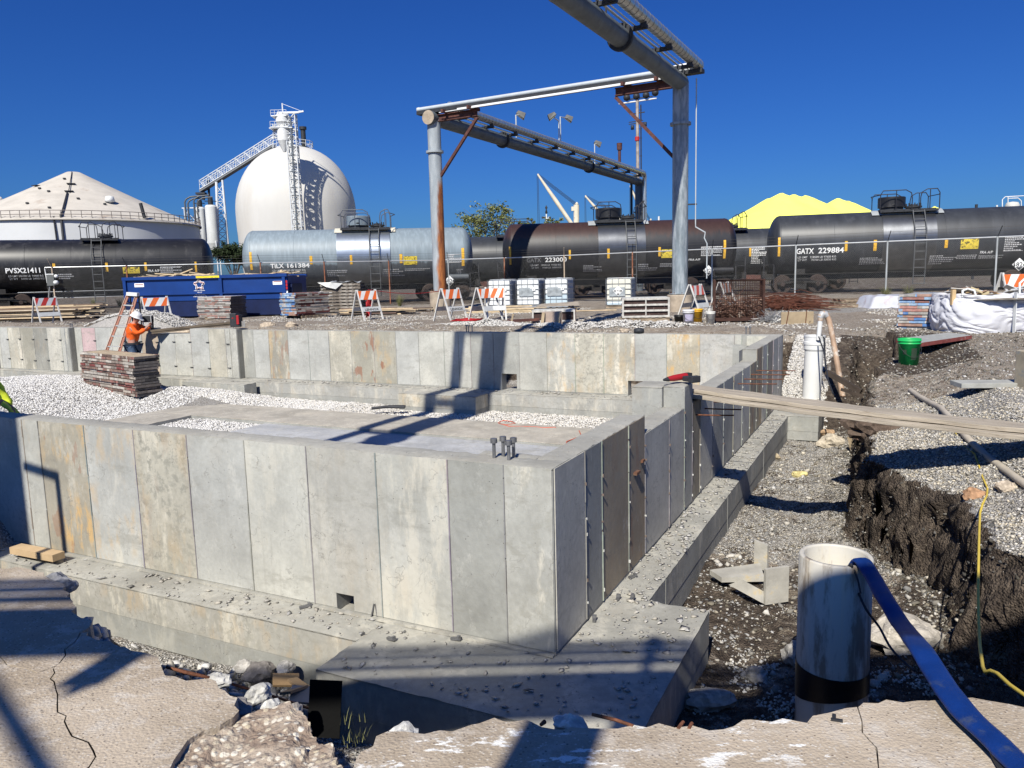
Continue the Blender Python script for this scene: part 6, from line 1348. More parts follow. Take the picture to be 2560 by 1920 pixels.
# barricades
ORG=(.72,.14,.03); WHT=(.70,.70,.68)
def barricade(x,ytop,Y,rz,label,cols=(ORG,WHT),board=(.56,.57,.56),H=1.07,L=.78,word=None,z=-.25,sp=.40,lean=0):
    t_=at(x,ytop,Y); o=empty('barricade',(t_.x,t_.y,z),rz,label,'barricade','striped A-frame barricades'); H=t_.z-z if H is None else H
    LEG=M('barricade_leg',(.62,.61,.58),.6,0,var=.15,scale=4,col2=(.35,.25,.15),th=(.60,.68),s2=9)
    for sx in(0,1):
        for sy in(-1,1):
            m=MB(); m.beam((sx*L,sy*sp,0),(sx*L,sy*.02,H),.035,.05,up=(1,0,0)); part(m,'leg',LEG,o)
    for sy in(-1,1):
        def P_(u,h): return (u*L,sy*(sp-(sp-.02)*h/H)+sy*.028,h)
        m=MB(); n=5; h0,h1=H*.68,H*.96; sk=.20
        us=[-0.1+1.2*i/n for i in range(n+1)]; k=0
        bt=[u-sk/2*1.0 for u in us]; tp=[u+sk/2 for u in us]
        allb=sorted(set([0.]+[max(0,min(1,u)) for u in bt]+[1.])); 
        for i in range(-1,n+1):
            b0=-.1-sk+ (i+.0)*.24+.24*0; lo0=b0;lo1=b0+.24;hi0=b0+sk*1.3;hi1=hi0+.24
            Q=[(max(0,min(1,lo0)),h0),(max(0,min(1,lo1)),h0),(max(0,min(1,hi1)),h1),(max(0,min(1,hi0)),h1)]
            if Q[0][0]==Q[1][0] and Q[2][0]==Q[3][0]: continue
            m.cur=cols[k%2]; k+=1; m.add([P_(*q_) for q_ in Q],[(0,1,2,3)])
        m.cur=WHT; V=[P_(0,h0),P_(1,h0),P_(1,h1),P_(0,h1)]; V2=[(a,b-sy*.015,c) for a,b,c in V]; m.add([(a,b-sy*.003,c) for a,b,c in V]+V2,[(0,1,2,3),(4,5,6,7),(0,1,5,4),(1,2,6,5),(2,3,7,6),(3,0,4,7)])
        part(m,'striped_board',TINTP,o)
        h0,h1=H*.30,H*.44; m=MB(); m.cur=board; V=[P_(0,h0),P_(1,h0),P_(1,h1),P_(0,h1)]; V2=[(a,b-sy*.015,c) for a,b,c in V]; m.add(V+V2,[(0,1,2,3),(4,5,6,7),(0,1,5,4),(1,2,6,5),(2,3,7,6),(3,0,4,7)]); lb_=part(m,'lower_board',TINTP,o)
        if word and sy<0:
            V,Fc=text_verts(word,.11,.02); mx=max(v.x for v in V); m=MB(); m.add([tuple(Vector(P_(.12+.76*v.x/mx,h0+.03+v.y))+Vector((0,-.006,0))) for v in V],Fc); m.build('board_lettering',DARKST,lb_)
    return o
RED=(.42,.035,.03)
barricade(83,731,30.5,R(54),'red-and-white barricade in front of the big lumber pile',(RED,(.50,.51,.53)))
barricade(352,722,27.,R(46),'orange-and-white barricade in front of the blue dumpster beyond the ladder',word='LENNOX',H=1.02,L=.85)
barricade(891,716,27.2,R(46),'barricade with a red cord hanging from it, nearest the loose lumber heap',word='LENNOX')
barricade(1103,720,25.6,R(50),'barricade in front of the left column pedestal',word='LENNOX')
barricade(1192,720,25.2,R(50),'left barricade of the pair whose striped boards overlap before the totes')
barricade(1213,712,25.6,R(10),'right barricade of the overlapping pair, diagonal orange stripes',L=.6)
barricade(1724,706,23.9,R(52),'red-striped barricade leaning by the white buckets at the right column',((.5,.09,.06),(.55,.55,.54)),H=1.02)
barricade(1799,702,24.6,R(56),'mud-splashed barricade behind the rusty wire basket',((.40,.16,.08),(.42,.42,.40)),board=(.35,.35,.33))
barricade(2505,692,20.5,R(12),'orange-and-white barricade at the right edge behind the bulk bag',L=1.1,H=1.17)
barricade(800,716,36.,R(20),'small white barricade far back beside the tall pallet stack',((.55,.55,.55),(.5,.5,.5)),L=.5,H=.95)
# red cord on the ground and on a barricade
REDC=M('red_cord',(.42,.015,.02),.6,var=.2)
def tangle(cx_,cy_,z,rx,ry,rz_,n,r,seed,name,mat,label,cat):
    rr_=random.Random(seed); pts=[]; a=0
    for i in range(n): a+=rr_.uniform(.4,1.6); k=rr_.uniform(.3,1); pts.append((rx*k*math.cos(a),ry*k*math.sin(a),abs(rr_.gauss(0,rz_))))
    m=MB(); m.tube(pts,r,5); o=m.build(name,mat); o.location=(cx_,cy_,z); return tag(o,label,cat)
q=on(1165,803); tangle(q.x,q.y,-.24,.55,.5,.03,60,.012,3,'cord_heap',REDC,'heap of red cord on the ground between the two middle barricades','cord')
q=at(925,760,28.6); tangle(q.x,q.y-.3,-.22,.14,.12,.45,40,.02,4,'cord_bundle',REDC,'bundle of red cord hanging at the barricade near the loose lumber','cord')
p=at(920,724,28.5); q=at(1100,728,33.); m=MB(); m.tube([p+(q-p)*f+Vector((0,0,-.12*math.sin(math.pi*f))) for f in np.linspace(0,1,12)],.012,5); o=m.build('red_tape',REDC); tag(o,'red cord strung from the barricade to the left column','cord')
# blue dumpster
DB=M('dumpster_blue',(.0025,.036,.19),.42,0,var=.15,scale=1.2,bmp=.06,bs=6,col2=(.008,.042,.2),th=(.55,.8),spec=.5); DBD=M('dumpster_shaded_blue',(.004,.012,.06),.5,0,var=.2)  # second blue is a darker copy: shade on the lower parts painted in
Yd=33.6; p=at(318,775,Yd); q=at(722,778,Yd-.6); base=Vector((p.x,p.y,-.25)); d=(q-p); rz=math.atan2(d.y,d.x); L_=math.hypot(d.x,d.y)
o=empty('dumpster',base,rz,'long royal blue dumpster heaped with scrap wood','dumpster'); Hd=at(500,694,Yd).z+.25; Wd=2.3; Hb=.73
m=MB()
m.box((L_/2,0,(Hb+Hd)/2),(L_,.06,Hd-Hb)); m.box((L_/2,Wd,(Hb+Hd)/2),(L_,.06,Hd-Hb)); m.box((0,Wd/2,(Hb+Hd)/2),(.06,Wd-.07,Hd-Hb)); m.box((L_,Wd/2,(Hb+Hd)/2),(.06,Wd-.07,Hd-Hb)); m.box((L_/2,Wd/2,Hb),(L_-.1,Wd-.1,.06)); part(m,'body',DB,o)
m=MB(); m.box((L_/2,-.05,Hd+.02),(L_+.1,.16,.13)); m.box((L_/2,Wd+.05,Hd),(L_+.1,.14,.12)); m.box((L_/2,-.06,Hd*.60),(L_,.10,.045)); 
for f in (0.005,.60,.985): m.box((L_*f,-.065,(Hb+Hd)/2),(.13,.10,Hd-Hb))
part(m,'rim_and_ribs',DB,o); m=MB(); m.box((L_/2,.12,Hb/2+.02),(L_-.05,.5,Hb-.1)); m.box((L_/2,Wd-.2,Hb/2),(L_-.05,.5,Hb-.1)); part(m,'understructure',DBD,o)
for x in (.5,L_-.5): m=MB(); m.lathe([(0,-.1),(.17,-.1),(.17,.1),(0,.1)],16,(x,-.0,.17),axis='Y',sharp=True); part(m,'roller',DARKST,o)
def dx_(px): h=onpl(px,700,p,q); return (h-Vector((p.x,p.y,0))).dot(Vector((math.cos(rz),math.sin(rz),0)))
def dz_(py,px=500): h=onpl(px,py,p,q); return h.z+.25
m=MB(); m.box((dx_(348),-.035,dz_(713,348)),(.42,.01,.16)); m.box((dx_(694),-.035,dz_(707,694)),(.40,.01,.15)); part(m,'white_sticker',WTX,o)
m=MB(); m.box((dx_(348),-.042,dz_(711.5,348)),(.36,.006,.03)); m.box((dx_(694),-.042,dz_(704,694)),(.34,.006,.03)); part(m,'sticker_print',M('print_red',(.3,.08,.06),.6),o)
m=MB(); m.box((dx_(523),-.135,dz_(692,523)),(1.02,.012,.09)); part(m,'yellow_sticker',M('sticker_yellow',(.75,.62,.03),.5,var=.2,scale=12,col2=(.1,.09,.02),th=(.60,.64),s2=20),o)
m=MB()
for k_ in range(3): m.box((dx_(718),-.10,dz_(704+k_*8,718)),(.07,.012,.11))
part(m,'reflector_red',M('reflector_red',(.42,.02,.03),.4),o); m=MB(); m.box((dx_(718),-.10,dz_(733,718)),(.07,.012,.2)); part(m,'reflector_white',WTX,o)
# five-pointed open star of folded ribbons on the side, white edged with red
cx0,cz0=dx_(498),dz_(712,498); 
for nm,mt_,w_,yy in(('star_emblem_white',WTX,.082,-.038),('star_emblem_red',M('emblem_red',(.5,.03,.04),.5),.034,-.05)):
    m=MB()
    for k_ in range(5):
        a=R(90+72*k_); b=a+R(72)
        tip=Vector((cx0+.235*math.cos(a),yy,cz0+.235*math.sin(a))); i1=Vector((cx0+.125*math.cos(a+R(36)),yy,cz0+.125*math.sin(a+R(36)))); i2=Vector((cx0+.125*math.cos(a-R(36)),yy,cz0+.125*math.sin(a-R(36))))
        m.beam(tip,i1,.004,w_,up=(0,1,0)); m.beam(tip,i2,.004,w_,up=(0,1,0))
        for p__,q__ in((tip,i1),(tip,i2)):
            dd_=(q__-p__); nn=Vector((-dd_.z,0,dd_.x)).normalized()*w_/2; m.add([p__+nn,p__-nn,q__-nn,q__+nn],[(0,1,2,3)])
    part(m,nm,mt_,o)
m=MB()
for st,px,py,h_ in (('AMERICAN DISPOSAL',487,727.5,.05),('SERVICES',491,732,.05),('708-385-8252',487,738,.085),('HOMEWOODDISPOSAL.COM',487,742.5,.045)):
    V,Fc=text_verts(st,h_,.012); mx=max(v.x for v in V); x0=cx0-mx/2; z0=dz_(py,498); m.add([(x0+v.x,-.045,z0+v.y) for v in V],Fc)
part(m,'dumpster_lettering',WTX,o)
m=MB(); 
for z in (.55,.8,1.05): m.beam((L_+.06,-.02,z),(L_+.06,.35,z),.05,.03)
m.box((L_+.09,.8,.9),(.1,1.2,.9)); part(m,'end_door',DBD,o)
for i in range(26):
    r=random; m=MB(); m.cur=r.choice(PN+PD[1:3]); l=r.uniform(.6,1.9); m.box((0,0,0),(l,r.uniform(.05,.14),.035)); w_=m.build('scrap_board',PINE)
    u=r.uniform(.05,.97)*L_; vv_=r.uniform(.2,1.2); w_.location=base+Vector((math.cos(rz)*u-math.sin(rz)*vv_,math.sin(rz)*u+math.cos(rz)*vv_,Hd+.03+r.uniform(0,.12))); w_.rotation_euler=(0,r.uniform(-.18,.18),rz+r.uniform(-.5,.5)); tag(w_,'scrap board in the heap on top of the blue dumpster','board','scrap boards in the dumpster')
for xx,yy,x2,y2 in ((695,688,704,675),(437,690,482,672),(388,684,470,688)):
    a=at(xx,yy,Yd+.5);b=at(x2,y2,Yd+.6); m=MB(); m.cur=PN[1]; m.beam(a,b,.12,.04); tag(m.build('scrap_board',PINE),{695:'short pale board sticking up steeply from the right part of the dumpster',437:'dark grey board sloping up out of the dumpster heap',388:'long pale board lying across the left part of the dumpster heap'}[xx],'board','scrap boards in the dumpster')
m=MB(); m.box((L_*.5,Wd/2,Hd-.12),(L_-.15,Wd-.15,.10)); part(m,'rubbish_fill',M('rubbish',(.22,.19,.15),.95,var=.5,scale=6,bmp=.8,bs=10),o)
# rusty wire basket with scrap
RW=M('basket_rust',(.055,.024,.017),.85,0,var=.3,scale=8); Yc=21.3; p=at(1786,800,Yc); q=at(1909,804,Yc-.3); bs=Vector((p.x,p.y,-.25)); d=q-p; rz=math.atan2(d.y,d.x); L_=math.hypot(d.x,d.y); Hc=at(1800,702,Yc).z+.25; Wc=1.3
o=empty('wire_basket',bs,rz,'rusty wire basket full of twisted scrap steel','basket'); m=MB()
for z in np.arange(.12,Hc,.058): m.tube([(0,0,z),(L_,0,z),(L_,Wc,z),(0,Wc,z)],.0052,4,closed=True)
for i in range(int(L_/.062)+1):
    x=min(L_,i*.062); m.cyl((x,0,.1),(x,0,Hc),.0052,n=4); m.cyl((x,Wc,.1),(x,Wc,Hc),.0052,n=4)
for i in range(int(Wc/.062)+1):
    y=i*.062; m.cyl((0,y,.1),(0,y,Hc),.0052,n=4); m.cyl((L_,y,.1),(L_,y,Hc),.0052,n=4)
part(m,'mesh_sides',RW,o); m=MB()
for x in(0,L_):
    for y in(0,Wc): m.box((x,y,Hc/2+.03),(.05,.05,Hc))
m.box((L_/2,0,.09),(L_+.05,.06,.09)); m.box((L_/2,Wc,.09),(L_,.06,.09)); m.box((L_/2,Wc/2,.10),(L_,Wc,.03)); m.tube([(0,0,Hc),(L_,0,Hc),(L_,Wc,Hc),(0,Wc,Hc)],.018,6,closed=True); part(m,'frame',RW,o)
m=MB(); r=random.Random(5)
for i in range(520):
    c=Vector((r.uniform(.1,L_-.1),r.uniform(.08,Wc-.1),.14+abs(r.gauss(0,.20)))); v1=Vector((r.gauss(0,1),r.gauss(0,1),r.gauss(0,.5))).normalized()*r.uniform(.08,.3)
    m.tube([c-v1,c+Vector((r.uniform(-.06,.06),0,r.uniform(-.03,.06))),c+v1+Vector((0,r.uniform(-.08,.08),.03))],r.uniform(.006,.014),4,caps=False)
o2=m.build('scrap_steel',M('scrap_rust',(.22,.12,.085),.7,.2,var=.5,scale=5,col2=(.42,.34,.28),th=(.55,.62))); o2.location=bs; o2.rotation_euler=(0,0,rz); tag(o2,'tangle of rusty offcuts inside the wire basket','scrap steel')
# rusty bars heap
m=MB(); r=random.Random(8); qa=at(1925,752,26.5); 
for i in range(150):
    l=r.uniform(.6,2.4); a=r.gauss(0,.38); c=Vector((r.uniform(-.5,.9),r.gauss(0,.35),abs(r.gauss(0,.24)))); d=Vector((math.cos(a),math.sin(a),r.gauss(0,.03)))*l/2
    m.tube([c-d,c-d*.3+Vector((0,r.uniform(-.05,.05),.05)),c+d*.4,c+d-Vector((0,0,.05))],.010,4,caps=False)
o=m.build('rebar_heap',M('rebar_rust',(.11,.038,.022),.85,0,var=.5,scale=4)); o.location=(qa.x+.5,26.8,-.2); tag(o,'long heap of rusty reinforcing bars behind the wire basket','rebar','rusty bars')
m=MB()
for i in range(14): y=r.uniform(-.4,.4); m.tube([(-4,y,0),(0,y+.1,.04),(4,y+.3+r.uniform(-.2,.2),0)],.012,4)
q=at(2180,752,29.); o=m.build('rebar_heap',MC['rebar_rust']); o.location=(q.x-1,30.2,-.2); tag(o,'low spread of long rusty bars under the fence right of the heap','rebar','rusty bars')
# buckets
def bucket(x,yb,Y,h,r_,col,label,handle=True,deco=None,z=-.25,tilt=(0,0,0),lid=False,name='bucket'):
    t_=at(x,yb,Y); o=empty(name,(t_.x,t_.y,z),0,label,'bucket','plastic buckets',rot=tilt); mt=M('bucket_'+'_'.join('%.2f'%c for c in col),col,.4,0,var=.08,dirt=.15)
    m=MB(); m.lathe([(0,0),(r_*.84,0),(r_*.95,h*.80),(r_*1.02,h*.81),(r_*1.02,h*.835),(r_*.97,h*.84),(r_*.98,h*.90),(r_*1.05,h*.91),(r_*1.05,h*.935),(r_*1.0,h*.94),(r_*1.02,h),(r_*.96,h)]+([(0,h*.99)] if lid else [(r_*.94,h*.95),(r_*.82,.02),(0,.02)]),36); part(m,'shell',mt,o)
    if handle: m=MB(); m.tube([(r_*math.cos(a)*1.03,-r_*1.06*abs(math.sin(a)) if 1 else 0,h*.82-.5*h*math.sin(a)) for a in np.linspace(0,math.pi,14)],.004,5); part(m,'handle',DARKST,o)
    if deco:
        for (a0,a1,z0,z1,c) in deco:
            m=MB(); n=10; V=[]; 
            for i in range(n+1):
                a=R(a0)+(R(a1)-R(a0))*i/n
                for zz in(z0,z1): rr_=r_*(.84+.11*zz/.8)+.003; V.append((rr_*math.cos(a),rr_*math.sin(a),zz*h))
            m.add(V,[(2*i,2*i+2,2*i+3,2*i+1) for i in range(n)]); part(m,'print',M('print_%d'%int(c[0]*100+c[2]*10),c,.6),o)
    return o
gb=ong(2271,912); bucket(2271,912,gb.y+.1,.375*gb.y/10.95,.150*gb.y/10.95,(.015,.42,.10),'green bucket standing on the bare dirt at the right',z=gb.z-.01,deco=[(-104,-72,.22,.66,(.03,.05,.03)),(-150,-130,.42,.6,(.03,.05,.03)),(-50,-38,.35,.55,(.03,.05,.03))])
bucket(1721,811,20.9,.40,.155,(.66,.66,.66),'white bucket with a blurred lilac print left of the yellow one',lid=True,deco=[(-140,-50,.25,.7,(.45,.42,.55))])
bucket(1743,806,21.6,.38,.15,(.72,.38,.02),'yellow bucket between the two white ones'); bucket(1698,808,21.3,.24,.14,(.02,.02,.02),'low black bucket beside the lilac-printed white one',handle=False)
bucket(1776,807,21.0,.33,.125,(.66,.65,.60),'white bucket against the wire basket',lid=True)
# plastic-wrapped pile, foil heap, boards
def drape(name,loc,rz,L,Wd_,H,seed,mat,label,cat,e=.25):
    n=28; r=np.random.default_rng(seed); xs_=np.linspace(-1,1,n); X_,Y_=np.meshgrid(xs_,xs_,indexing='ij'); Z_=H*(np.clip(1.25-np.abs(X_)**6,0,1))*(np.clip(1.25-np.abs(Y_)**6,0,1)); k=np.maximum(np.abs(X_),np.abs(Y_)); Z_=np.where(k>.86,Z_*np.clip((1-k)/.14,0,1),Z_)+.05*(fbm(X_*5+seed,Y_*5,seed)-.5)*2+.03*(fbm(X_*13,Y_*13,seed+1)-.5)
    Z_=np.maximum(Z_,0); m=MB(); m.add(list(zip((X_*L/2).ravel(),(Y_*Wd_/2).ravel(),Z_.ravel())),[(i*n+j,(i+1)*n+j,(i+1)*n+j+1,i*n+j+1) for i in range(n-1) for j in range(n-1)],True)
    o=m.build(name,mat); o.location=loc; o.rotation_euler=(0,0,rz); return tag(o,label,cat)
q=at(2262,760,26.6); drape('wrapped_pile',(q.x,27.2,-.25),R(-3),2.4,1.6,.42,3,M('plastic_film',(.55,.56,.60),.28,0,var=.12,scale=2,bmp=.6,bs=6,col2=(.50,.42,.42),th=(.5,.7),coat=.4),'low pile wrapped in wrinkled clear plastic left of the right stack','wrapped pile')
m=MB(); r=random.Random(2)
for i in range(160):
    c=Vector((r.gauss(0,.16),r.gauss(0,.2),abs(r.gauss(0,.09)))); v1=Vector((r.gauss(0,1),r.gauss(0,1),r.gauss(0,.7))).normalized()*r.uniform(.06,.2); m.tube([c-v1,c,c+v1+Vector((0,.04,.03))],.006,4,caps=False)
q=on(1935,808); o=m.build('tie_wire_heap',M('bright_ties',(.5,.5,.49),.35,.7,var=.4)); o.location=(q.x,q.y+.3,-.22); tag(o,'bright heap of loose steel ties beside the wire basket','steel ties')
q=at(1993,796,20.1); o=empty('form_board',(q.x,20.1,-.26),R(-3),'upright brown plywood board staked by the gravel right of the basket','board'); m=MB(); m.box((0,0,.16),(.82,.03,.32)); part(m,'board',M('ply_brown',(.36,.28,.18),.85,var=.25,scale=3,col2=(.2,.15,.1),th=(.6,.7)),o)
for dx,h_,s in((-.26,.46,.05),(.23,.36,0)): m=MB(); m.cyl((dx-.03,-.03,-.05),(dx+s,-.03,h_),.011,n=6); part(m,'stake',RUST,o)
q=at(1380,789,22.6); o=empty('form_board',(q.x,22.6,-.25),R(-2),'pinkish plywood box with two short props on the gravel beyond the far wall','form box'); m=MB(); m.box((.0,0,.18),(.58,.3,.36)); part(m,'box',M('ply_pink',(.42,.33,.27),.85,var=.2),o); 
for dx in(-.24,.22): m=MB(); m.beam((dx-.05,-.28,0),(dx,-.17,.34),.09,.04); part(m,'prop',M('ply_brown',(.36,.28,.18)),o)
q=at(1277,812,22.); m=MB(); m.beam((0,0,0),(.07,0,.33),.05,.05); o=m.build('stake',MC['ply_brown']); o.location=(q.x,21.5,-.2); tag(o,'short tilted wooden stake at the gravel behind the far wall','stake')
q=at(1310,792,23.5); m=MB(); m.beam((-.5,0,.05),(.45,.1,.07),.1,.08); m.beam((-.5,.15,.05),(.45,.2,.07),.1,.06); o=m.build('red_beam',MC['red_oxide_steel']); o.location=(q.x,23.3,-.22); tag(o,'pair of dull red bars lying left of the pinkish box','bar')
q=at(1312,824,17.6); m=MB(); m.lathe([(0,0),(.10,0),(.10,.07),(.06,.09),(0,.09)],14); o=m.build('pot_lid',DARKST); q=W(5.05,10.6,0.0); 
q=at(1312,826,14.9); o.location=W(2.62,10.25,.014); tag(o,'small black cap lying on top of the far wall','cap')
# plywood form lying by the green bucket
m=MB(); m.cur=(.34,.34,.32); P4=[on(2238,848,-.18),on(2300,852,-.18),on(2432,838,-.18),on(2400,829,-.18)]; g_=max(gz(*on(x_,y_,-.2)[:2]) for x_,y_ in((2240,847),(2302,857),(2430,838),(2372,831)))+.085; P4=[on(2240,847,g_),on(2302,857,g_),on(2430,838,g_),on(2372,831,g_)]
c=sum((Vector(p) for p in P4),Vector())/4; m.add([p-c for p in P4]+[p-c-Vector((0,0,.07)) for p in P4],[(0,1,2,3)]); m.cur=(.24,.06,.05); m.add([p-c for p in P4]+[p-c-Vector((0,0,.07)) for p in P4],[(0,1,5,4),(1,2,6,5),(2,3,7,6),(3,0,4,7)]); o=m.build('concrete_form',TINTW); o.location=c; tag(o,'single grey-faced form panel with red edge lying flat behind the green bucket','form panel')
# bulk bag
def bag():
    Yb_=16.0; l=at(2392,780,Yb_); o=empty('bulk_bag',(at(2520,830,Yb_).x,Yb_+.7,-.28),0,'big white bulk bag full of debris at the right edge','bulk bag')
    Hb_=at(2450,737,Yb_).z+.28; rx=(at(2520,780,Yb_).x-l.x); n=180; mrows=80; V=[];Fc=[]
    for i in range(mrows):
        f=i/(mrows-1); z=Hb_*f; bulge=1+.05*math.sin(math.pi*min(1,f*1.05))-.06*(1-f)**4+.0*f**3
        for j in range(n):
            a=2*math.pi*j/n; c_,s_=math.cos(a),math.sin(a); sq=1/max(abs(c_)**3+abs(s_)**3,1e-6)**(1/3.)
            p3=Vector((c_*1.15,s_*1.15,f*1.1)); rg=lambda q,k:abs(mnoise.noise(q*k+Vector((k,2*k,.3*k))))
            tw=Vector((0,0,mnoise.noise(p3*1.6)*.5+a*.10)); p3=p3+tw
            fold=.02-.10*max(0,.30-rg(Vector((p3.x,p3.y,p3.z*2.6)),1.9))/.30*.55-.05*max(0,.25-rg(Vector((p3.x*1.2,p3.y*1.2,p3.z*1.4)),4.4))/.25*.5+.05*mnoise.noise(p3*1.3)+.012*mnoise.noise(p3*9)
            rr_=sq*(bulge+fold*.6); V.append((rx*rr_*c_,.80*rr_*s_,z+.03*mnoise.noise((c_*3,s_*3,1.3))*f))
    for i in range(mrows-1):
        for j in range(n): Fc.append((i*n+j,i*n+(j+1)%n,(i+1)*n+(j+1)%n,(i+1)*n+j))
    m=MB(); m.add(V,Fc,True); part(m,'sack',M('woven_white',(.66,.66,.70),.5,0,var=.06,scale=2,bmp=.25,bs=18),o)
    m=MB(); m.beam((-.02,-.90*1.02,.02),(-.02,-.90*1.0,Hb_+.05),.09,.012,up=(1,0,0)); part(m,'strap',WHITEP,o)
    for x,h_ in ((.42,.30),(-1.0*rx*.72,.12)):
        m=MB(); m.tube([(x-.13,-.55,Hb_-.05),(x-.11,-.5,Hb_+h_*.7),(x,-.48,Hb_+h_),(x+.13,-.5,Hb_+h_*.7),(x+.15,-.55,Hb_-.05)],.022,6); part(m,'lifting_loop',WHITEP,o)
    m=MB(); m.lathe([(rx*.98,Hb_-.10),(rx*.5,Hb_-.04),(0,Hb_)],24); part(m,'fill',MC['rubbish'],o)
    r=random.Random(4)
    for i in range(22):
        m=MB(); c=r.choice([(.6,.5,.3),(.45,.3,.15),(.5,.47,.42),(.6,.6,.6),(.3,.2,.14)]); m.cur=c; m.box((0,0,0),(r.uniform(.15,.5),r.uniform(.06,.2),.02)); d_=m.build('debris_piece',PINE); d_.location=o.location+Vector((r.uniform(-.75,.8)*rx,r.uniform(-.5,.4),Hb_+r.uniform(-.02,.10))); d_.rotation_euler=(r.uniform(-.5,.5),r.uniform(-.5,.5),r.uniform(0,3)); tag(d_,'scrap piece in the debris filling the bulk bag','debris','debris in the bulk bag')
    m=MB(); m.cur=(.6,.42,.22); m.box((0,0,.0),(.075,.075,.32)); d_=m.build('post_offcut',PINE); d_.location=(at(2404,730,Yb_).x,Yb_+.3,Hb_-.28-.05); tag(d_,'square timber offcut standing upright at the left corner of the bulk bag','timber')
bag()
# ------------------------------------------------------------------ people
def skin(name,nodes_,edges,mat,parent,lv=2,root=0):
    keys=list(nodes_); me=bpy.data.meshes.new(name); me.from_pydata([nodes_[k][0] for k in keys],[(keys.index(a),keys.index(b)) for a,b in edges],[])
    o=link(bpy.data.objects.new(name,me)); md=o.modifiers.new('skin','SKIN'); md.use_smooth_shade=True
    for i,k in enumerate(keys):
        r=nodes_[k][1]; sv=me.skin_vertices[0].data[i]; sv.radius=(r,r) if not isinstance(r,tuple) else r; sv.use_root=(i==root)
    s=o.modifiers.new('sub','SUBSURF'); s.levels=lv; s.render_levels=lv
    dg=bpy.context.evaluated_depsgraph_get(); m2=bpy.data.meshes.new_from_object(o.evaluated_get(dg)); bpy.data.objects.remove(o)
    m2.name=name; m2.materials.clear(); m2.materials.append(mat); m2.polygons.foreach_set('use_smooth',[True]*len(m2.polygons))
    o=link(bpy.data.objects.new(name,m2)); o.parent=parent; return o
SKIN=M('skin_tone',(.42,.20,.14),.55,0,var=.1); JEANS=M('blue_jeans',(.05,.085,.15),.85,0,var=.35,scale=9,col2=(.14,.19,.26),th=(.55,.7),s2=12); 
def person(loc,rz,J,label,shirt,trousers,hat,glove=None,hatkind='hard'):
    o=empty('person',loc,rz,label,'person')
    def V(k): return Vector(J[k])
    nd={'pelvis':(V('pelvis'),.145),'waist':(V('waist'),.125),'chest':(V('chest'),.150),'neckb':(V('neck0'),.075),'neck':(V('neck1'),.058),'head0':(V('head')-Vector((0,0,.04)),.080),'head1':(V('head')+Vector((.005,0,.05)),.095),'head2':(V('head')+Vector((-.01,0,.11)),.07)}
    ed=[('pelvis','waist'),('waist','chest'),('chest','neckb'),('neckb','neck'),('neck','head0'),('head0','head1'),('head1','head2')]
    for s in('R','L'):
        nd['sh'+s]=(V('sh'+s),.068); nd['el'+s]=(V('el'+s),.046); nd['wr'+s]=(V('wr'+s),.030); hd=(V('ha'+s)-V('wr'+s)); nd['pa'+s]=(V('wr'+s)+hd*.5,.034); nd['hp'+s]=(V('wr'+s)*.45+V('hi'+s)*0+V('wr'+s)*.55,.03)
        del nd['hp'+s]
        nd['hi'+s]=(V('hi'+s),.098); nd['kn'+s]=(V('kn'+s),.062); nd['an'+s]=(V('an'+s),.045); nd['to'+s]=(V('to'+s),.042)
        ed+=[('chest','sh'+s),('sh'+s,'el'+s),('el'+s,'wr'+s),('wr'+s,'pa'+s),('pelvis','hi'+s),('hi'+s,'kn'+s),('kn'+s,'an'+s),('an'+s,'to'+s)]
        d=hd.normalized(); side=d.cross(Vector((0,0,1))); side=side.normalized() if side.length>.01 else Vector((0,1,0)); upv=side.cross(d)
        for i,(off,ln) in enumerate(((-.028,.065),(-.010,.078),(.010,.074),(.028,.058))):
            b0=nd['pa'+s][0]+d*.035+side*off; k='f%s%d'%(s,i); nd[k]=(b0,.0105); nd[k+'b']=(b0+d*ln*.55-upv*.010,.0095); nd[k+'c']=(b0+d*ln*.8-upv*.034,.0085); ed+=[('pa'+s,k),(k,k+'b'),(k+'b',k+'c')]
        k='t'+s; nd[k]=(nd['pa'+s][0]-side*.04-upv*.01,.012); nd[k+'b']=(nd['pa'+s][0]-side*.052+d*.04-upv*.02,.010); ed+=[('pa'+s,k),(k,k+'b')]
    body=skin('body',nd,ed,SKIN,o)
    # face: nose, brow line, ear, mouth
    fd=Vector(J.get('face',(1,0,-.1))).normalized(); sd=fd.cross(Vector((0,0,1))).normalized(); h=V('head'); f=MB()
    f.add([h+fd*.088+Vector((0,0,.045)),h+fd*.118+Vector((0,0,.0)),h+fd*.085+sd*.018,h+fd*.085-sd*.018],[(0,2,1),(0,1,3),(1,2,3)])
    for s in(-1,1): f.lathe([(0,-.012),(.022,-.006),(.026,.0),(.018,.008),(0,.008)],8,h+sd*s*.092+Vector((0,0,.01)),axis='Y')
    f.build('nose_and_ears',SKIN,body)
    f=MB(); f.beam(h+fd*.092+sd*.026-Vector((0,0,.045)),h+fd*.092-sd*.026-Vector((0,0,.045)),.010,.008)
    for s in(-1,1): f.box(h+fd*.086+sd*s*.034+Vector((0,0,.035)),(.016,.016,.010))
    f.build('eyes_and_mouth',DARKST,body)
    gr=.026; sn={'waist':(V('waist')-Vector((0,0,.07)),.160),'mid':(V('waist')*.5+V('chest')*.5,.160),'chest':(V('chest'),.178),'neckb':(V('neck0'),.095)}; se=[('waist','mid'),('mid','chest'),('chest','neckb')]
    for s in('R','L'):
        sn['sh'+s]=(V('sh'+s),.095); sn['el'+s]=(V('el'+s),.072); sn['wr'+s]=(V('wr'+s)*.93+V('el'+s)*.07,.050); se+=[('chest','sh'+s),('sh'+s,'el'+s),('el'+s,'wr'+s)]
    so=skin('shirt',sn,se,shirt,o)
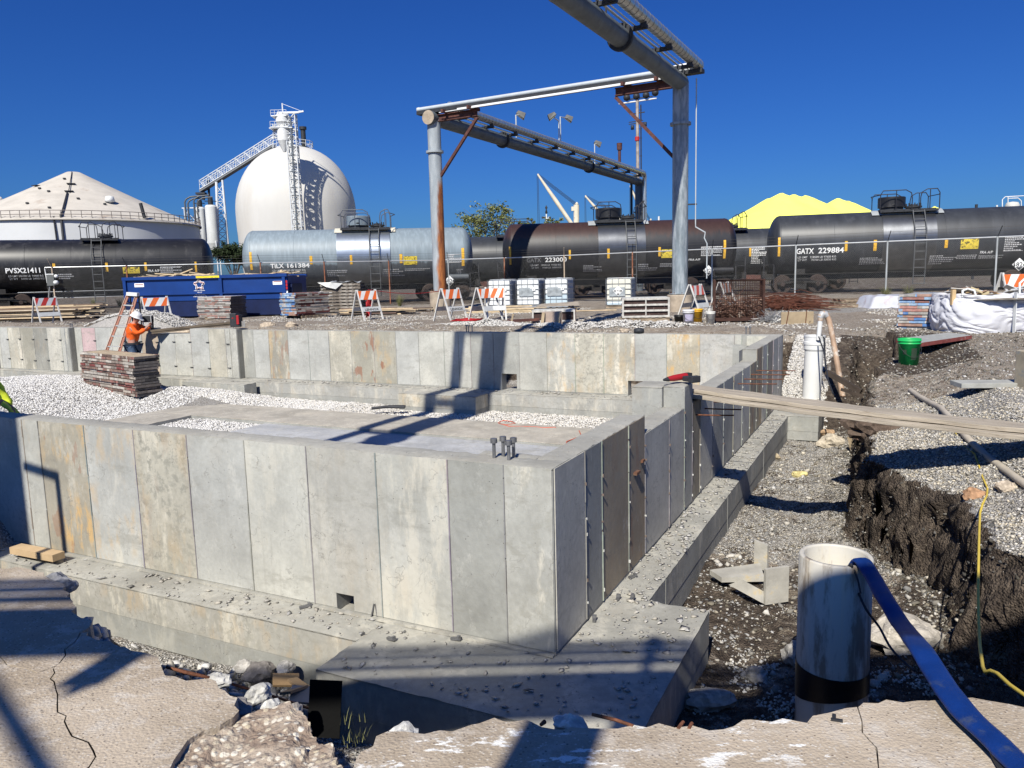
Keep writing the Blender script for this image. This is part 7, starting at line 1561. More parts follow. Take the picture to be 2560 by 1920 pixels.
    for v in so.data.vertices:
        c=v.co; v.co=c+v.normal*(.016*mnoise.noise(c*11)+.010*mnoise.noise(c*24))
    tn={'pelvis':(V('pelvis')+Vector((0,0,.03)),.165)}; te=[]
    for s in('R','L'):
        tn['hi'+s]=(V('hi'+s),.118); tn['kn'+s]=(V('kn'+s),.082); tn['an'+s]=(V('an'+s)+Vector((0,0,.04)),.068); te+=[('pelvis','hi'+s),('hi'+s,'kn'+s),('kn'+s,'an'+s)]
    skin('trousers',tn,te,trousers,o)
    for s in('R','L'):
        m=MB(); a=V('an'+s); t=V('to'+s); m.tube([a+Vector((0,0,.06)),a+Vector((0,0,-.01)),t+Vector((0,0,-.0))],[.062,.058,.045],10); part(m,'boot',M('boot_brown',(.10,.06,.03),.7),o)
    m=MB(); w0=V('waist')-Vector((0,0,.085)); m.lathe([(.168,-.02),(.172,-.02),(.172,.025),(.168,.025)],24,w0,sharp=True); part(m,'belt',DARKST,o)
    if hatkind=='hard':
        hc=V('head')+Vector((0,0,.055)); m=MB(); m.lathe([(.155,.0),(.150,.006),(.128,.012),(.126,.05),(.105,.10),(.06,.130),(0,.138)],28,(0,0,0)); m.lathe([(.128,.012),(.14,.004),(.155,0)],28); m.add([(.10,-.10,.008),(.19,-.06,-.012),(.20,.0,-.014),(.19,.06,-.012),(.10,.10,.008)],[(0,1,2,3,4)]); m.beam((-.11,0,.075),(.10,0,.10),.03,.03)
        hh=part(m,'hard_hat',hat,o); hh.location=hc; hh.rotation_euler=Vector((fd.x,fd.y,fd.z)).to_track_quat('X','Z').to_euler()
    else:
        m=MB(); m.lathe([(.10,-.03),(.112,.0),(.112,.06),(.085,.11),(0,.13)],20,V('head')+Vector((0,0,.02))); part(m,'hood',hat,o)
    if glove:
        for s in('R','L'):
            gn={};ge=[]; hd=(V('ha'+s)-V('wr'+s)); d=hd.normalized(); side=d.cross(Vector((0,0,1))).normalized(); upv=side.cross(d)
            gn['w']=(V('wr'+s)-d*.03,.042); gn['p']=(V('wr'+s)+hd*.5,.043); ge.append(('w','p'))
            for i,(off,ln) in enumerate(((-.032,.07),(-.011,.085),(.011,.08),(.032,.065))):
                b0=gn['p'][0]+d*.04+side*off; k='f%d'%i; gn[k]=(b0,.015); gn[k+'b']=(b0+d*ln*.6-upv*.012,.013); gn[k+'c']=(b0+d*ln*.85-upv*.038,.012); ge+=[('p',k),(k,k+'b'),(k+'b',k+'c')]
            gn['t']=(gn['p'][0]-side*.046,.016); gn['tb']=(gn['p'][0]-side*.06+d*.045,.013); ge+=[('p','t'),('t','tb')]
            skin('glove',gn,ge,glove,o)
    return o
Yw=20.1; bp=at(333,858,Yw)
J1=dict(pelvis=(0,0,.94),waist=(0,0,1.08),chest=(.03,0,1.33),neck0=(.07,0,1.50),neck1=(.11,0,1.555),head=(.145,-.01,1.625),face=(.85,-.1,-.42),
 shR=(.06,-.175,1.42),elR=(.24,-.20,1.24),wrR=(.41,-.09,1.38),haR=(.46,-.03,1.46),shL=(.08,.165,1.44),elL=(.27,.22,1.33),wrL=(.41,.11,1.43),haL=(.46,.05,1.50),
 hiR=(0,-.10,.88),knR=(.05,-.13,.48),anR=(-.02,-.15,.09),toR=(.12,-.17,.05),hiL=(.0,.10,.88),knL=(.0,.14,.48),anL=(-.08,.17,.09),toL=(.06,.17,.05))
ORS=M('orange_shirt',(.90,.13,.012),.75,0,var=.08,scale=6,bmp=.3,bs=14)
person((bp.x,Yw,bp.z-1.0),0,J1,'worker in an orange shirt, jeans and white hard hat working at the far wall',ORS,JEANS,M('hat_white',(.78,.78,.76),.35,var=.04))
HV=M('hi_vis_green',(.80,.90,.05),.75,0,var=.15,scale=6,bmp=.3,bs=14); Y2=7.7; hp_=at(27,1024,Y2)
hx=hp_.x; hz=hp_.z
gx=hx-.50; gz=hz-.72
def rel(x,y,z): return (x,y,z)
J2=dict(pelvis=(-.32,.05,.86),waist=(-.22,.05,.97),chest=(.0,.03,1.13),neck0=(.14,.03,1.20),neck1=(.20,.02,1.22),head=(.255,.02,1.17),face=(.6,0,-.8),
 shR=(.08,-.17,1.10),elR=(.33,-.15,.96),wrR=(.435,-.03,.80),haR=(.50,.0,.72),shL=(.10,.2,1.10),elL=(.26,.24,.86),wrL=(.37,.20,.70),haL=(.42,.18,.62),
 hiR=(-.30,-.08,.80),knR=(-.18,-.12,.45),anR=(-.28,-.14,.09),toR=(-.12,-.15,.05),hiL=(-.30,.16,.80),knL=(-.2,.2,.45),anL=(-.32,.22,.09),toL=(-.16,.24,.05))
fz=hz-.72
person((hx-.50,Y2,fz),0,J2,'worker at the left edge, only a yellow-green sleeve and bright glove in view',HV,M('dark_trousers',(.03,.035,.04),.8),M('dark_hood',(.015,.017,.02),.8),glove=M('glove_yellow',(.62,.66,.08),.7),hatkind='hood')
m=MB(); m.box((0,0,-.2),(.9,.9,.4)); 
o=m.build('stone_block',M('block_grey',(.3,.3,.29),.9)); o.location=(hx-.62,Y2+.08,fz); bpy.data.objects.remove(o)
# ------------------------------------------------------------------ step ladder
LO=M('ladder_brown',(.30,.10,.055),.5,0,var=.15,col2=(.5,.3,.2),th=(.6,.7)); ALU=M('aluminium',(.62,.60,.56),.35,.4,var=.1)
Yl=20.7; lb0=at(285,875,Yl); o=empty('step_ladder',(lb0.x,Yl,-1.25),0,'brown step ladder with pale treads leaning beside the orange-shirted worker','ladder'); T_=Matrix.Translation((-lb0.x,-Yl,1.25))
def LP(x,y,dy=0): q=at(x,y,Yl+dy); return q
def ext(p,q,f): return p+(q-p)*f
r1a,r1b=LP(320,737,.25),LP(270,868,-.15); r2a,r2b=LP(342,739,.25),LP(302,868,-.15)
for a,b in((r1a,r1b),(r2a,r2b)):
    m=MB().xf(T_); m.beam(a,ext(a,b,1.35),.075,.03,up=(0,1,0)); part(m,'side_rail',LO,o); m=MB().xf(T_); m.beam(a+Vector((-.03,-.02,0)),ext(a,b,1.35)+Vector((-.03,-.02,0)),.012,.036,up=(0,1,0)); part(m,'rail_edge',M('ladder_edge',(.55,.36,.27),.5),o)
for k in range(1,8):
    f=k*.197; m=MB().xf(T_); m.beam(ext(r1a,r1b,f),ext(r2a,r2b,f),.08,.03); part(m,'tread',ALU,o)
m=MB().xf(T_); m.beam(ext(r1a,r1b,-.02)+Vector((-.02,0,0)),ext(r2a,r2b,-.02)+Vector((.03,0,0)),.16,.09); part(m,'top_cap',WHITEP,o)
for a in(r1a,r2a): m=MB().xf(T_); m.beam(a+Vector((0,.1,0)),a+Vector((-.12,.42,-1.75)),.04,.025); part(m,'rear_leg',DARKST,o)
# device and hammer drill held at the wall, charger box, cordless drill
q=at(369,794,20.35); o=empty('power_tool',(q.x,20.35,q.z-.2),0,'black power tool with a silver plate held up by the orange-shirted worker','power tool'); m=MB(); m.box((.0,0,.16),(.26,.12,.16)); m.box((.10,0,.02),(.06,.08,.28)); part(m,'housing',DARKST,o,.01); m=MB(); m.box((-.02,0,.255),(.32,.15,.012)); m.tube([(-.11,-.08,.24),(-.08,-.08,.02)],.012,6); m.tube([(.12,-.08,.24),(.12,-.08,-.02)],.014,6); part(m,'guard',ALU,o)
q=at(376,837,20.35); o=empty('hammer',(q.x+.2,20.5,q.z),0,'hammer hooked on the far wall right of the worker','hammer'); 
m=MB(); m.beam((0,0,-.36),(0,0,0),.03,.03); part(m,'handle',DARKST,o); m=MB(); m.beam((-.08,0,.0),(.07,0,.01),.035,.035); part(m,'head',ALU,o)
q=W(13.0,10.05,.04); o=empty('battery_charger',at(594,817,19.35),R(-8),'black and red battery charger box on top of the far wall','battery charger'); m=MB(); m.box((-.06,0,.17),(.17,.2,.34)); m.box((.06,0,.15),(.09,.18,.30)); part(m,'case',DARKST,o,.015); m=MB(); m.box((.07,-.02,.18),(.06,.2,.22)); m.box((-.06,-.104,.22),(.04,.01,.03)); part(m,'red_insert',M('tool_red',(.35,.015,.02),.5),o); m=MB(); [m.box((.14+.03*i,-.02,.07),(.012,.03,.14)) for i in range(3)]; part(m,'probe',ALU,o)
q=W(.02,3.35,.06); q=at(1712,958,hit_Y:=7.85); o=empty('cordless_drill',W(.10,3.36,.075),R(28),'red and black cordless drill lying on the raised pier of the side wall','drill')
TR=M('tool_red',(.35,.015,.02)); m=MB(); m.tube([(-.13,0,.035),(-.05,0,.038),(.08,0,.045),(.12,0,.045)],[.022,.032,.034,.028],12); part(m,'motor_housing',TR,o); m=MB(); m.tube([(-.18,0,.03),(-.12,0,.033)],[.012,.024],10); m.box((.13,-.0,.05),(.05,.06,.05)); part(m,'chuck',DARKST,o); m=MB(); m.box((.06,-.09,.03),(.07,.12,.05)); m.box((.06,-.17,.035),(.11,.06,.065)); part(m,'grip_and_battery',DARKST,o,.008)
# plank beside the worker
a=at(379,827,20.2); b=at(582,806,20.6); m=MB(); m.beam(a,b,.25,.05); m.beam(a+Vector((.02,0,-.055)),b-Vector((0,0,.05)),.22,.045); o=m.build('scaffold_plank',M('dark_plank',(.13,.10,.07),.85,var=.3)); tag(o,'dark plank running along the top of the far wall right of the worker','plank')
bigrock('rock',(at(450,826,20.9).x,21.1,-.18),(.42,.2,.12),4,(.48,.40,.30),'pale sandy rock in the notch of the far wall',group='rocks along the far wall')
for i,(x,y,s) in enumerate(((480,829,.2),(715,806,.26),(745,810,.22),(735,804,.16),(1560,826,.12),(420,812,.24))): q=on(x,y,-.15); bigrock('rock',(q.x,min(q.y,23.5),-.17),(s,s*.7,s*.55),20+i,(.40,.33,.25),['small rock at the right end of the far wall notch','largest of the three tan rocks right of the charger','right-hand tan rock of the three beyond the far wall','smallest of the three tan rocks beyond the far wall','small orange-brown stone on the far wall edge at the right','low tan rock under the dark plank'][i],'rocks along the far wall')
# white gravel heap behind the wall
A_,B_=rng.normal(19.0,1.3,9000),rng.normal(14.2,.8,9000)
def heap(px,py,Y,rx,ry,h,n,seed,lo=.4,hi=.7,label=None):
    q=at(px,py,Y); a0,b0=AB((q.x,q.y)); t=rng.uniform(0,2*math.pi,n); r_=np.sqrt(rng.uniform(0,1,n)); A=a0+r_*np.cos(t)*rx; B=b0+r_*np.sin(t)*ry; z=hgt(A,B)+h*(1-r_**1.6)*(1+.25*(fbm(A*3,B*3,seed)-.5)); s=rng.uniform(.018,.04,n)
    scatter('gravel',A,B,s,tints(n,lo,hi,.3,.05),z=z)
    m=MB(); V=[(0,0,h*.97)];Fc=[]; nn=28
    for k in range(1,7):
        for j in range(nn):
            f=k/6; aa=2*math.pi*j/nn; V.append((rx*f*math.cos(aa),ry*f*math.sin(aa),h*(1-f**1.6)-.02))
    for j in range(nn): Fc.append((0,1+j,1+(j+1)%nn))
    for k in range(5):
        for j in range(nn): Fc.append((1+k*nn+j,1+(k+1)*nn+j,1+(k+1)*nn+(j+1)%nn,1+k*nn+(j+1)%nn))
    m.xf(Matrix(((VV[0],UU[0],0,0),(VV[1],UU[1],0,0),(0,0,1,0),(0,0,0,1)))); m.add(V,Fc,True); o=m.build('gravel_heap',M('gravel_core',(.36,.34,.31),.95,var=.5,scale=25,bmp=.9,bs=30)); o.location=(q.x,q.y,-.25); return tag(o,label,'gravel heap')
heap(345,800,26.,2.4,1.2,.55,7000,3,label='pale gravel heap behind the step ladder'); heap(1230,806,21.6,1.9,.5,.16,3500,4,label='low pale gravel heap just beyond the far wall at its middle'); heap(1520,806,19.5,2.4,.5,.14,3500,6,label='low gravel heap beyond the far wall near the form frame')
# ------------------------------------------------------------------ standpipe and hoses at the trench end
PVC=M('pvc_white',(.72,.72,.70),.4,0,var=.05,scale=3,dirt=.2); pc=at(2029,980,14.1); zt=at(2033,838,14.1).z; rr0=25*14.1/F
o=empty('standpipe',(pc.x,14.1,-1.25),0,'clean white plastic standpipe with a belled top at the far end of the trench','pipe'); h=zt+1.25; tl=Matrix.Rotation(R(1.5),4,'Y')
m=MB().xf(tl); m.lathe([(rr0*.88,0),(rr0*.90,h*.76),(rr0*1.0,h*.79),(rr0*1.0,h*.85),(rr0*1.05,h*.86),(rr0*1.05,h*.90),(rr0*1.0,h*.91),(rr0*1.0,h*.97),(rr0*1.03,h*.975),(rr0*1.03,h),(rr0*.92,h),(rr0*.8,h*.9),(rr0*.8,h*.5),(0,h*.5)],40,sharp=True); part(m,'tube',PVC,o)
m=MB().xf(tl); m.tube([(rr0*.3,-rr0*.3,h*.7),(rr0*.35,-rr0*.8,h+.02),(rr0*.5,-rr0*1.2,h-.05),(rr0*.8,-rr0*1.1,h*.5)],.012,6); part(m,'cable',DARKST,o)
Yh=13.9; o=empty('bent_hose',(at(2050,830,Yh).x,Yh,zt-.4),0,'thin white pipe with a brown hose bent down from the standpipe','hose'); T_=Matrix.Translation((-at(2050,830,Yh).x,-Yh,-zt+.4)); g=lambda x,y,dy=0:at(x,y,Yh+dy)
m=MB().xf(T_); m.tube([g(2046,850),g(2051,800)],.042,12); part(m,'white_pipe',PVC,o); m=MB().xf(T_); m.tube([g(2051,802),g(2052,789),g(2059,784),g(2066,787),g(2072,800),g(2081,840,-.1),g(2095,920,-.3),g(2107,992,-.5)],.048,12); part(m,'brown_hose',M('hose_brown',(.40,.27,.18),.6,0,var=.3,scale=4,col2=(.55,.48,.4),th=(.5,.65)),o); m=MB().xf(T_); m.tube([g(2050,795),g(2056,784.5),g(2063,785),g(2067,791)],.052,12); part(m,'elbow',M('elbow_grey',(.4,.4,.4),.4),o)
m=MB(); P_=[on(2047,842,zt),at(2060,880,13.2),at(2070,950,12.),at(2083,985,11.6)]; m.tube(P_,.012,6); tag(m.build('black_cable',DARKST),'thin black cable hanging from the standpipe into the trench','cable')
HB=M('hose_beige',(.50,.44,.35),.6,0,var=.15,scale=4,dirt=.4)
def onh(x,y,z,r_): return on(x,y,z+r_)
m=MB(); m.tube([ong(x/2.765+1760,y/2.765+740,.028) for x,y,z in((1425,650,-.30),(1480,690,-.26),(1560,735,-.24),(1640,775,-.26),(1740,880,-.36),(1800,960,-.40),(1880,1040,-.40),(1960,1110,-.38),(2080,1200,-.36),(2230,1310,-.33),(2500,1500,-.3))],.030,14); tag(m.build('beige_hose',HB),'thick beige hose running across the gravel and under the planks','hose')
m=MB(); m.tube([on(x/2.304+1600,y/2.304+1200,z) for x,y,z in((1215,210,-1.42),(1225,178,-1.33),(1262,160,-1.28),(1320,158,-1.30))],.028,12); tag(m.build('hose_end',HB),'short curved hose end sticking out of the dark bank','hose')
YC=M('cord_yellow',(.62,.46,.07),.5,0,var=.15)
pts=[(z4_[0]/2.765+1760,z4_[1]/2.765+740,z4_[2]) for z4_ in((1600,900,-.4),(1700,885,-.36),(1740,950,-.40),(1800,1040,-.42),(1870,1090,-.42),(1900,1170,-.42),(1925,1250,-.44),(1960,1330,-.46),(1955,1380,-.48),(1925,1440,-.52),(1908,1500,-.56))]+[(z8_[0]/2.304+1600,z8_[1]/2.304+1200,z8_[2]) for z8_ in((1953,330,-.56),(1948,600,-.60),(1950,800,-.66),(1958,960,-.62),(1975,1080,-.52),(1992,1108,-.46),(2020,1098,-.44),(2060,1115,-.42),(2130,1180,-.40),(2230,1250,-.38),(2400,1360,-.34))]
m=MB(); m.tube([ong(p[0],p[1],.01) if i<9 else on(*p) for i,p in enumerate(pts)],.0075,8); tag(m.build('yellow_cord',YC),'yellow cord snaking over the right bank and hanging across the dark gully','cord')
m=MB(); m.tube([on(x/2.765+1200,y/2.765+800,-1.50) for x,y in((125,710),(160,695),(215,700),(245,715),(190,725),(130,715),(200,735),(280,735),(380,738),(440,745),(520,742),(525,748))],.008,6); m.tube([on(x/2.765+1200,y/2.765+800,-1.49) for x,y in((685,765),(700,800),(640,825),(600,840),(595,862))],.009,6); tag(m.build('orange_cord',M('cord_orange',(.55,.10,.05),.5)),'thin orange-red cord on the pit bottom','cord')
m=MB(); r=random.Random(2); q=on(560+1235/2.989,800+668/2.989,-1.47)
for i in range(5): m.tube([Vector((-.35+r.uniform(-.05,.05),r.uniform(-.08,.08),.03)),Vector((0,r.uniform(-.06,.06),.06)),Vector((.32,r.uniform(-.06,.1),.04))],.028,6)
o=m.build('tarred_bundle',DARKST); o.location=q; tag(o,'small black bundle on the gravel beside the middle footing pad','bundle')
# ------------------------------------------------------------------ foreground pipe with hose
Yp=4.10; pc=at(2120,1405,Yp); rim=.36; 
o=empty('large_pipe',(pc.x,pc.y+.16,-1.62),0,'big stained white pipe standing in the trench with a black tape band','pipe'); rp=.198; hp=-.36-.0+1.62-.03; hp=at(2120,1412,Yp).z+1.62
mt,t,b=nodes('stained_pipe'); v=coords(t); vs=coords(t,(1,1,.22)); c=mixc(t,ramp(t,noise(t,vs,6,7,.7),.47,.60),(.56,.53,.46),(.27,.22,.165)); c=mixc(t,mul(t,ramp(t,noise(t,coords(t,(14,14,.5)),3,5,.6),.55,.66),.5),c,(.62,.55,.42)); c=mixc(t,mul(t,ramp(t,noise(t,vs,3.1,5,.6),.60,.68),.7),c,(.15,.12,.10)); t.links.new(c,b.inputs['Base Color']); b.inputs['Roughness'].default_value=.55; bump(t,b,noise(t,v,60,4),.12,.005)
m=MB(); m.lathe([(rp,0),(rp,hp-.008),(rp-.006,hp),(rp-.026,hp),(rp-.03,hp-.01),(rp-.03,.3),(0,.3)],72); pipe=part(m,'tube',mt,o); TAPE=M('black_tape',(.012,.012,.013),.35,0,var=.3)
m=MB(); n=60; zt_=.47; V=[]
for j in range(n+1):
    a=2*math.pi*j/n
    for z in (.31+.05*math.sin(a+2.6),.49+.01*math.sin(a)): V.append(((rp+.004)*math.cos(a),(rp+.004)*math.sin(a),z))
m.add(V,[(2*j,2*j+2,2*j+3,2*j+1) for j in range(n)],True); part(m,'tape_band',TAPE,o)
BL_=M('layflat_blue',(.003,.028,.16),.5,0,var=.2,scale=9,bmp=.35,bs=160,spec=.4,col2=(.05,.07,.13),th=(.54,.72),s2=11)
def ribbon(P,w_,th,name,mat,label,cat,up=Vector((0,0,1)),ups=None):
    m=MB(); n=len(P); V=[];K=12
    for i,p in enumerate(P):
        t_=(P[min(i+1,n-1)]-P[max(i-1,0)]).normalized(); u=ups[i] if ups else up; x=t_.cross(u).normalized(); z=x.cross(t_)
        ww=w_[i] if isinstance(w_,list) else w_
        for k in range(K):
            a=2*math.pi*k/K; V.append(p+x*ww/2*math.cos(a)*abs(math.cos(a))**-.3*1.0 if abs(math.cos(a))>1e-3 else p+Vector()); V[-1]=V[-1]+z*(th/2)*math.sin(a)+z*.004*mnoise.noise(V[-1]*9)+x*.003*mnoise.noise(V[-1]*7)
    m.add(V,[(i*K+k,i*K+(k+1)%K,(i+1)*K+(k+1)%K,(i+1)*K+k) for i in range(n-1) for k in range(K)],True)
    o=m.build(name,mat); return tag(o,label,cat)
zr=hp-1.62
px_=lambda x,y,z:on(1600+x/2.304,1200+y/2.304,z)
def smooth(P,n=6):
    out=[]; 
    for i in range(len(P)-1):
        p0=P[max(i-1,0)];p1=P[i];p2=P[i+1];p3=P[min(i+2,len(P)-1)]
        for k in range(n):
            t=k/n; out.append(.5*((2*p1)+(-p0+p2)*t+(2*p0-5*p1+4*p2-p3)*t*t+(-p0+3*p1-3*p2+p3)*t**3))
    out.append(P[-1]); return out
c0=Vector((pc.x,pc.y+.16,zr))
rimf=px_(1275,478,zr+.012)
P=[rimf+Vector((-.02,.15,-.16)),rimf+Vector((-.012,.075,-.06)),rimf+Vector((0,.01,.010)),px_(1330,540,zr-.002),px_(1420,700,zr-.010),px_(1520,850,zr-.012),px_(1600,950,ZS+.03),px_(1690,1090,ZS+.03),px_(1780,1230,ZS+.035),px_(1900,1370,ZS+.035),px_(2060,1520,ZS+.035),px_(2240,1690,ZS+.035),px_(2480,1900,ZS+.035)]
P=smooth(P); ribbon(P,.092,.034,'layflat_hose',BL_,'flat blue discharge hose leading out of the big pipe over the pavement','hose')
m=MB(); Q=smooth([rimf+Vector((-.055,.08,-.1)),px_(1215,490,zr+.012),px_(1240,600,zr-.12),px_(1300,740,zr-.2),px_(1380,850,zr-.3),px_(1440,960,-.75),px_(1520,1050,-.8),px_(1580,1100,-.8)]); m.tube(Q,.0065,8); Q=smooth([px_(1215,480,zr+.016),px_(1250,560,zr-.05),px_(1270,650,zr-.1)]); m.tube(Q,.0055,8); tag(m.build('black_cable',DARKST),'black power cable draped over the rim of the big pipe','cable')
m=MB(); Q=smooth([px_(1950,1440,ZS+.012),px_(2010,1510,ZS+.012),px_(2050,1600,ZS+.012),px_(2110,1700,ZS+.012)]); m.tube(Q,.012,8); tag(m.build('black_cable',DARKST),'black cable beside the blue hose at the bottom right corner','cable')
# ------------------------------------------------------------------ rocks, blocks, boards in the trench
def z4p(x,y,z): return on(1760+x/2.765,740+y/2.765,z)
bigrock('rock',ong(1760+880/2.765,740+1010/2.765,0.054),(.20,.15,.12),1,(.46,.40,.31),'large tan rock with a flat face in the trench behind the end pad','rocks in the trench')
bigrock('rock',ong(1760+855/2.765,740+945/2.765,0.027),(.10,.08,.06),2,(.38,.26,.16),'orange-brown rock lying on the large tan rock','rocks in the trench')
bigrock('rock',ong(1760+660/2.765,740+1232/2.765,0.023),(.10,.06,.05),3,(.55,.47,.22),'yellowish rock in the middle of the trench','rocks in the trench')
bigrock('rock',ong(1760+495/2.765,740+1110/2.765,0.023),(.06,.09,.05),5,(.45,.37,.25),'brown rock leaning on the side footing','rocks in the trench')
bigrock('rock',ong(1760+1060/2.765,740+850/2.765,0.027),(.12,.08,.06),6,(.50,.36,.22),'ochre rock under the planks','rocks in the trench')
bigrock('rock',ong(1760+1180/2.765,740+900/2.765,0.072),(.30,.22,.16),13,(.11,.08,.06),'dark clod of mud under the planks','rocks in the trench',rough=.4)
bigrock('rock',ong(1760+1120/2.765,740+960/2.765,0.041),(.14,.12,.09),17,(.22,.15,.12),'reddish clod below the planks at the bank foot','rocks in the trench')
bigrock('rock',ong(1600+1530/2.304,1200+900/2.304,0.063),(.24,.18,.14),8,(.44,.40,.34),'big pale boulder behind the big pipe','rocks in the trench')
bigrock('rock',ong(1600+910/2.304,1200+1010/2.304,0.041),(.10,.13,.09),9,(.36,.34,.31),'grey rock left of the big pipe','rocks in the trench'); bigrock('rock',ong(1600+380/2.304,1200+1270/2.304,0.032),(.16,.10,.07),10,(.34,.32,.29),'grey rock in the shade by the corner pad','rocks in the trench'); bigrock('rock',ong(1600+660/2.304,1200+1120/2.304,0.023),(.09,.07,.05),11,(.33,.31,.28),'small grey rock between corner pad and pipe','rocks in the trench')
bigrock('rock',ong(1760+1860/2.765,740+1375/2.765,0.023),(.085,.07,.05),12,(.36,.21,.12),'brick-coloured rock beside the yellow cord','rocks on the right bank'); bigrock('rock',ong(1760+2090/2.765,740+1320/2.765,0.02),(.08,.06,.045),14,(.42,.35,.27),'tan rock between cord and beige hose','rocks on the right bank'); bigrock('rock',ong(1600+2110/2.304,1200+45/2.304,0.02),(.08,.06,.045),14,(.42,.35,.27),'tan flat rock at the right edge of the bank','rocks on the right bank')
BLK=M('paver_grey',(.36,.36,.33),.9,var=.2,scale=6,bmp=.3,dirt=.3); WB=M('board_cement',(.42,.40,.35),.9,0,var=.25,scale=4,bmp=.25,col2=(.55,.46,.30),th=(.58,.66),s2=5)
for (x0,y0,l,w_,h_,rz_,lab) in((900,1365,.22,.10,.06,-4,'upper of the two pale stone blocks in the trench'),(895,1412,.15,.10,.075,-4,'lower of the two pale stone blocks in the trench')):
    m=MB(); m.box((0,0,h_/2),(l,w_,h_)); o=m.build('stone_block',M('block_tan',(.42,.38,.31),.9,var=.2,dirt=.5,bmp=.4),bevel=.006); o.location=z4p(x0,y0+18,-1.57); o.rotation_euler=(0,0,R(rz_)); tag(o,lab,'block')
for (p1,p2,w_,h_,lab,z_) in(((530,1005),(420,760),0,0,'',0),):
    pass
q=z4p(1030,1080,-1.5); m=MB(); m.beam((0,0,0),(-.04,.05,.22),.05,.04); o=m.build('wood_stub',M('ply_brown',(.36,.28,.18))); o.location=q; tag(o,'short wooden stub leaning in the mud near the large tan rock','timber')
m=MB(); m.beam((0,0,0),(-.45,.35,.30),.10,.08); m.beam((.1,-.1,-.1),(-.35,-.05,.05),.06,.05); o=m.build('rotten_timber',M('rotten_wood',(.06,.045,.035),.95,var=.4,bmp=.6)); o.location=z4p(1085,660,-.9); tag(o,'black rotten timber jutting from the mud hole','timber')
# concrete spattered corner form
def fboard(P4,t_,name,label):
    c=sum(P4,Vector())/4; n=(P4[1]-P4[0]).cross(P4[3]-P4[0]).normalized()*t_; m=MB(); m.add([p-c for p in P4]+[p-c+n for p in P4],[(0,1,2,3),(4,5,6,7),(0,1,5,4),(1,2,6,5),(2,3,7,6),(3,0,4,7)]); o=m.build(name,WB); o.location=c; return tag(o,label,'board','cement-smeared boards in the trench')
fz_=-1.56
a=px_(402,545,fz_+.03); b=px_(700,590,fz_+.03); fboard([a,px_(470,590,fz_+.03),px_(715,585,fz_+.03),px_(690,505,fz_+.03)],.045,'form_board','flat cement-smeared board pointing at the side footing')
a=px_(665,500,fz_); b=px_(740,520,fz_); fboard([a,b,b+Vector((0,0,.24)),a+Vector((0,0,.26))],.03,'form_board','narrow upright cement-smeared board at the back of the corner form')
a=px_(710,712,fz_); b=px_(842,692,fz_); fboard([a,b,b+Vector((0,0,.30)),a+Vector((0,0,.30))],.03,'form_board','upright cement-smeared board at the front of the corner form')
a=px_(525,610,fz_+.02); fboard([a,px_(712,712,fz_+.02),px_(712,640,fz_+.10),px_(600,580,fz_+.10)],.03,'form_board','tilted cement-smeared board leaning on the corner form')
# timber block on the near footing, black sheet, broken slab chunk
def z5p(x,y,z): return on(x/2.458,1000+y/2.458,z)
a,b=z5p(75,925,-1.13),z5p(340,975,-1.13); m=MB(); m.beam(Vector((0,0,0)),b-a,.11,.06); o=m.build('timber_offcut',M('fresh_timber',(.50,.36,.21),.8,var=.2,scale=4)); o.location=a+Vector((0,.05,0)); tag(o,'pale timber offcut lying on the near footing at the left','timber')
p0=on(780,1828,-1.3); q0=on(838,1822,-1.3); y0=4.02
m=MB(); m.box((0,0,0),(.16,.008,.27)); o=m.build('black_sheet',M('black_felt',(.009,.009,.009),1,0,spec=.05,bmp=.4,bs=30)); q=at(812,1772,3.55); o.location=q; o.rotation_euler=(R(-14),R(2),R(-4)); tag(o,'black rectangular sheet propped against the corner pad','sheet')
m=MB(); q=z5p(470*1.0,0,0) if False else on(700+478/2.011,1300+495/2.011,-1.2); m.box((-.015,0,.03),(.008,.02,.10),M=Matrix.Rotation(R(14),3,'Y')); m.box((.012,0,.03),(.008,.02,.10),M=Matrix.Rotation(R(-6),3,'Y')); o=m.build('form_clip',STEEL); o.location=q+Vector((0,0,.03)); tag(o,'small steel form clip standing on the near footing','clip')
for i,(x,y,l,rz_) in enumerate(((130,440,.09,20),(560,605,.07,-40),(885,605,.07,-25),(1580,505,.06,80),(1700,398,.06,70),(1775,290,.07,20),(1770,400,.06,60))):
    q=on(700+x/2.011,1300+y/2.011,-1.195); m=MB(); m.box((0,0,.012),(l,.022,.016)); m.box((l*.3,0,.02),(.02,.03,.02)); o=m.build('steel_wedge',STEEL); o.location=q; o.rotation_euler=(0,R(-8),R(rz_)); tag(o,['wedge on the near footing left of the square hole','wedge on the corner pad left part','wedge on the near footing by the last panel','wedge standing on the corner pad right of the wall corner','wedge on the corner pad close to the side wall','wedge on the side footing farthest from the corner','wedge at the back of the corner pad'][i],'steel wedge','steel wedges left on the footing')
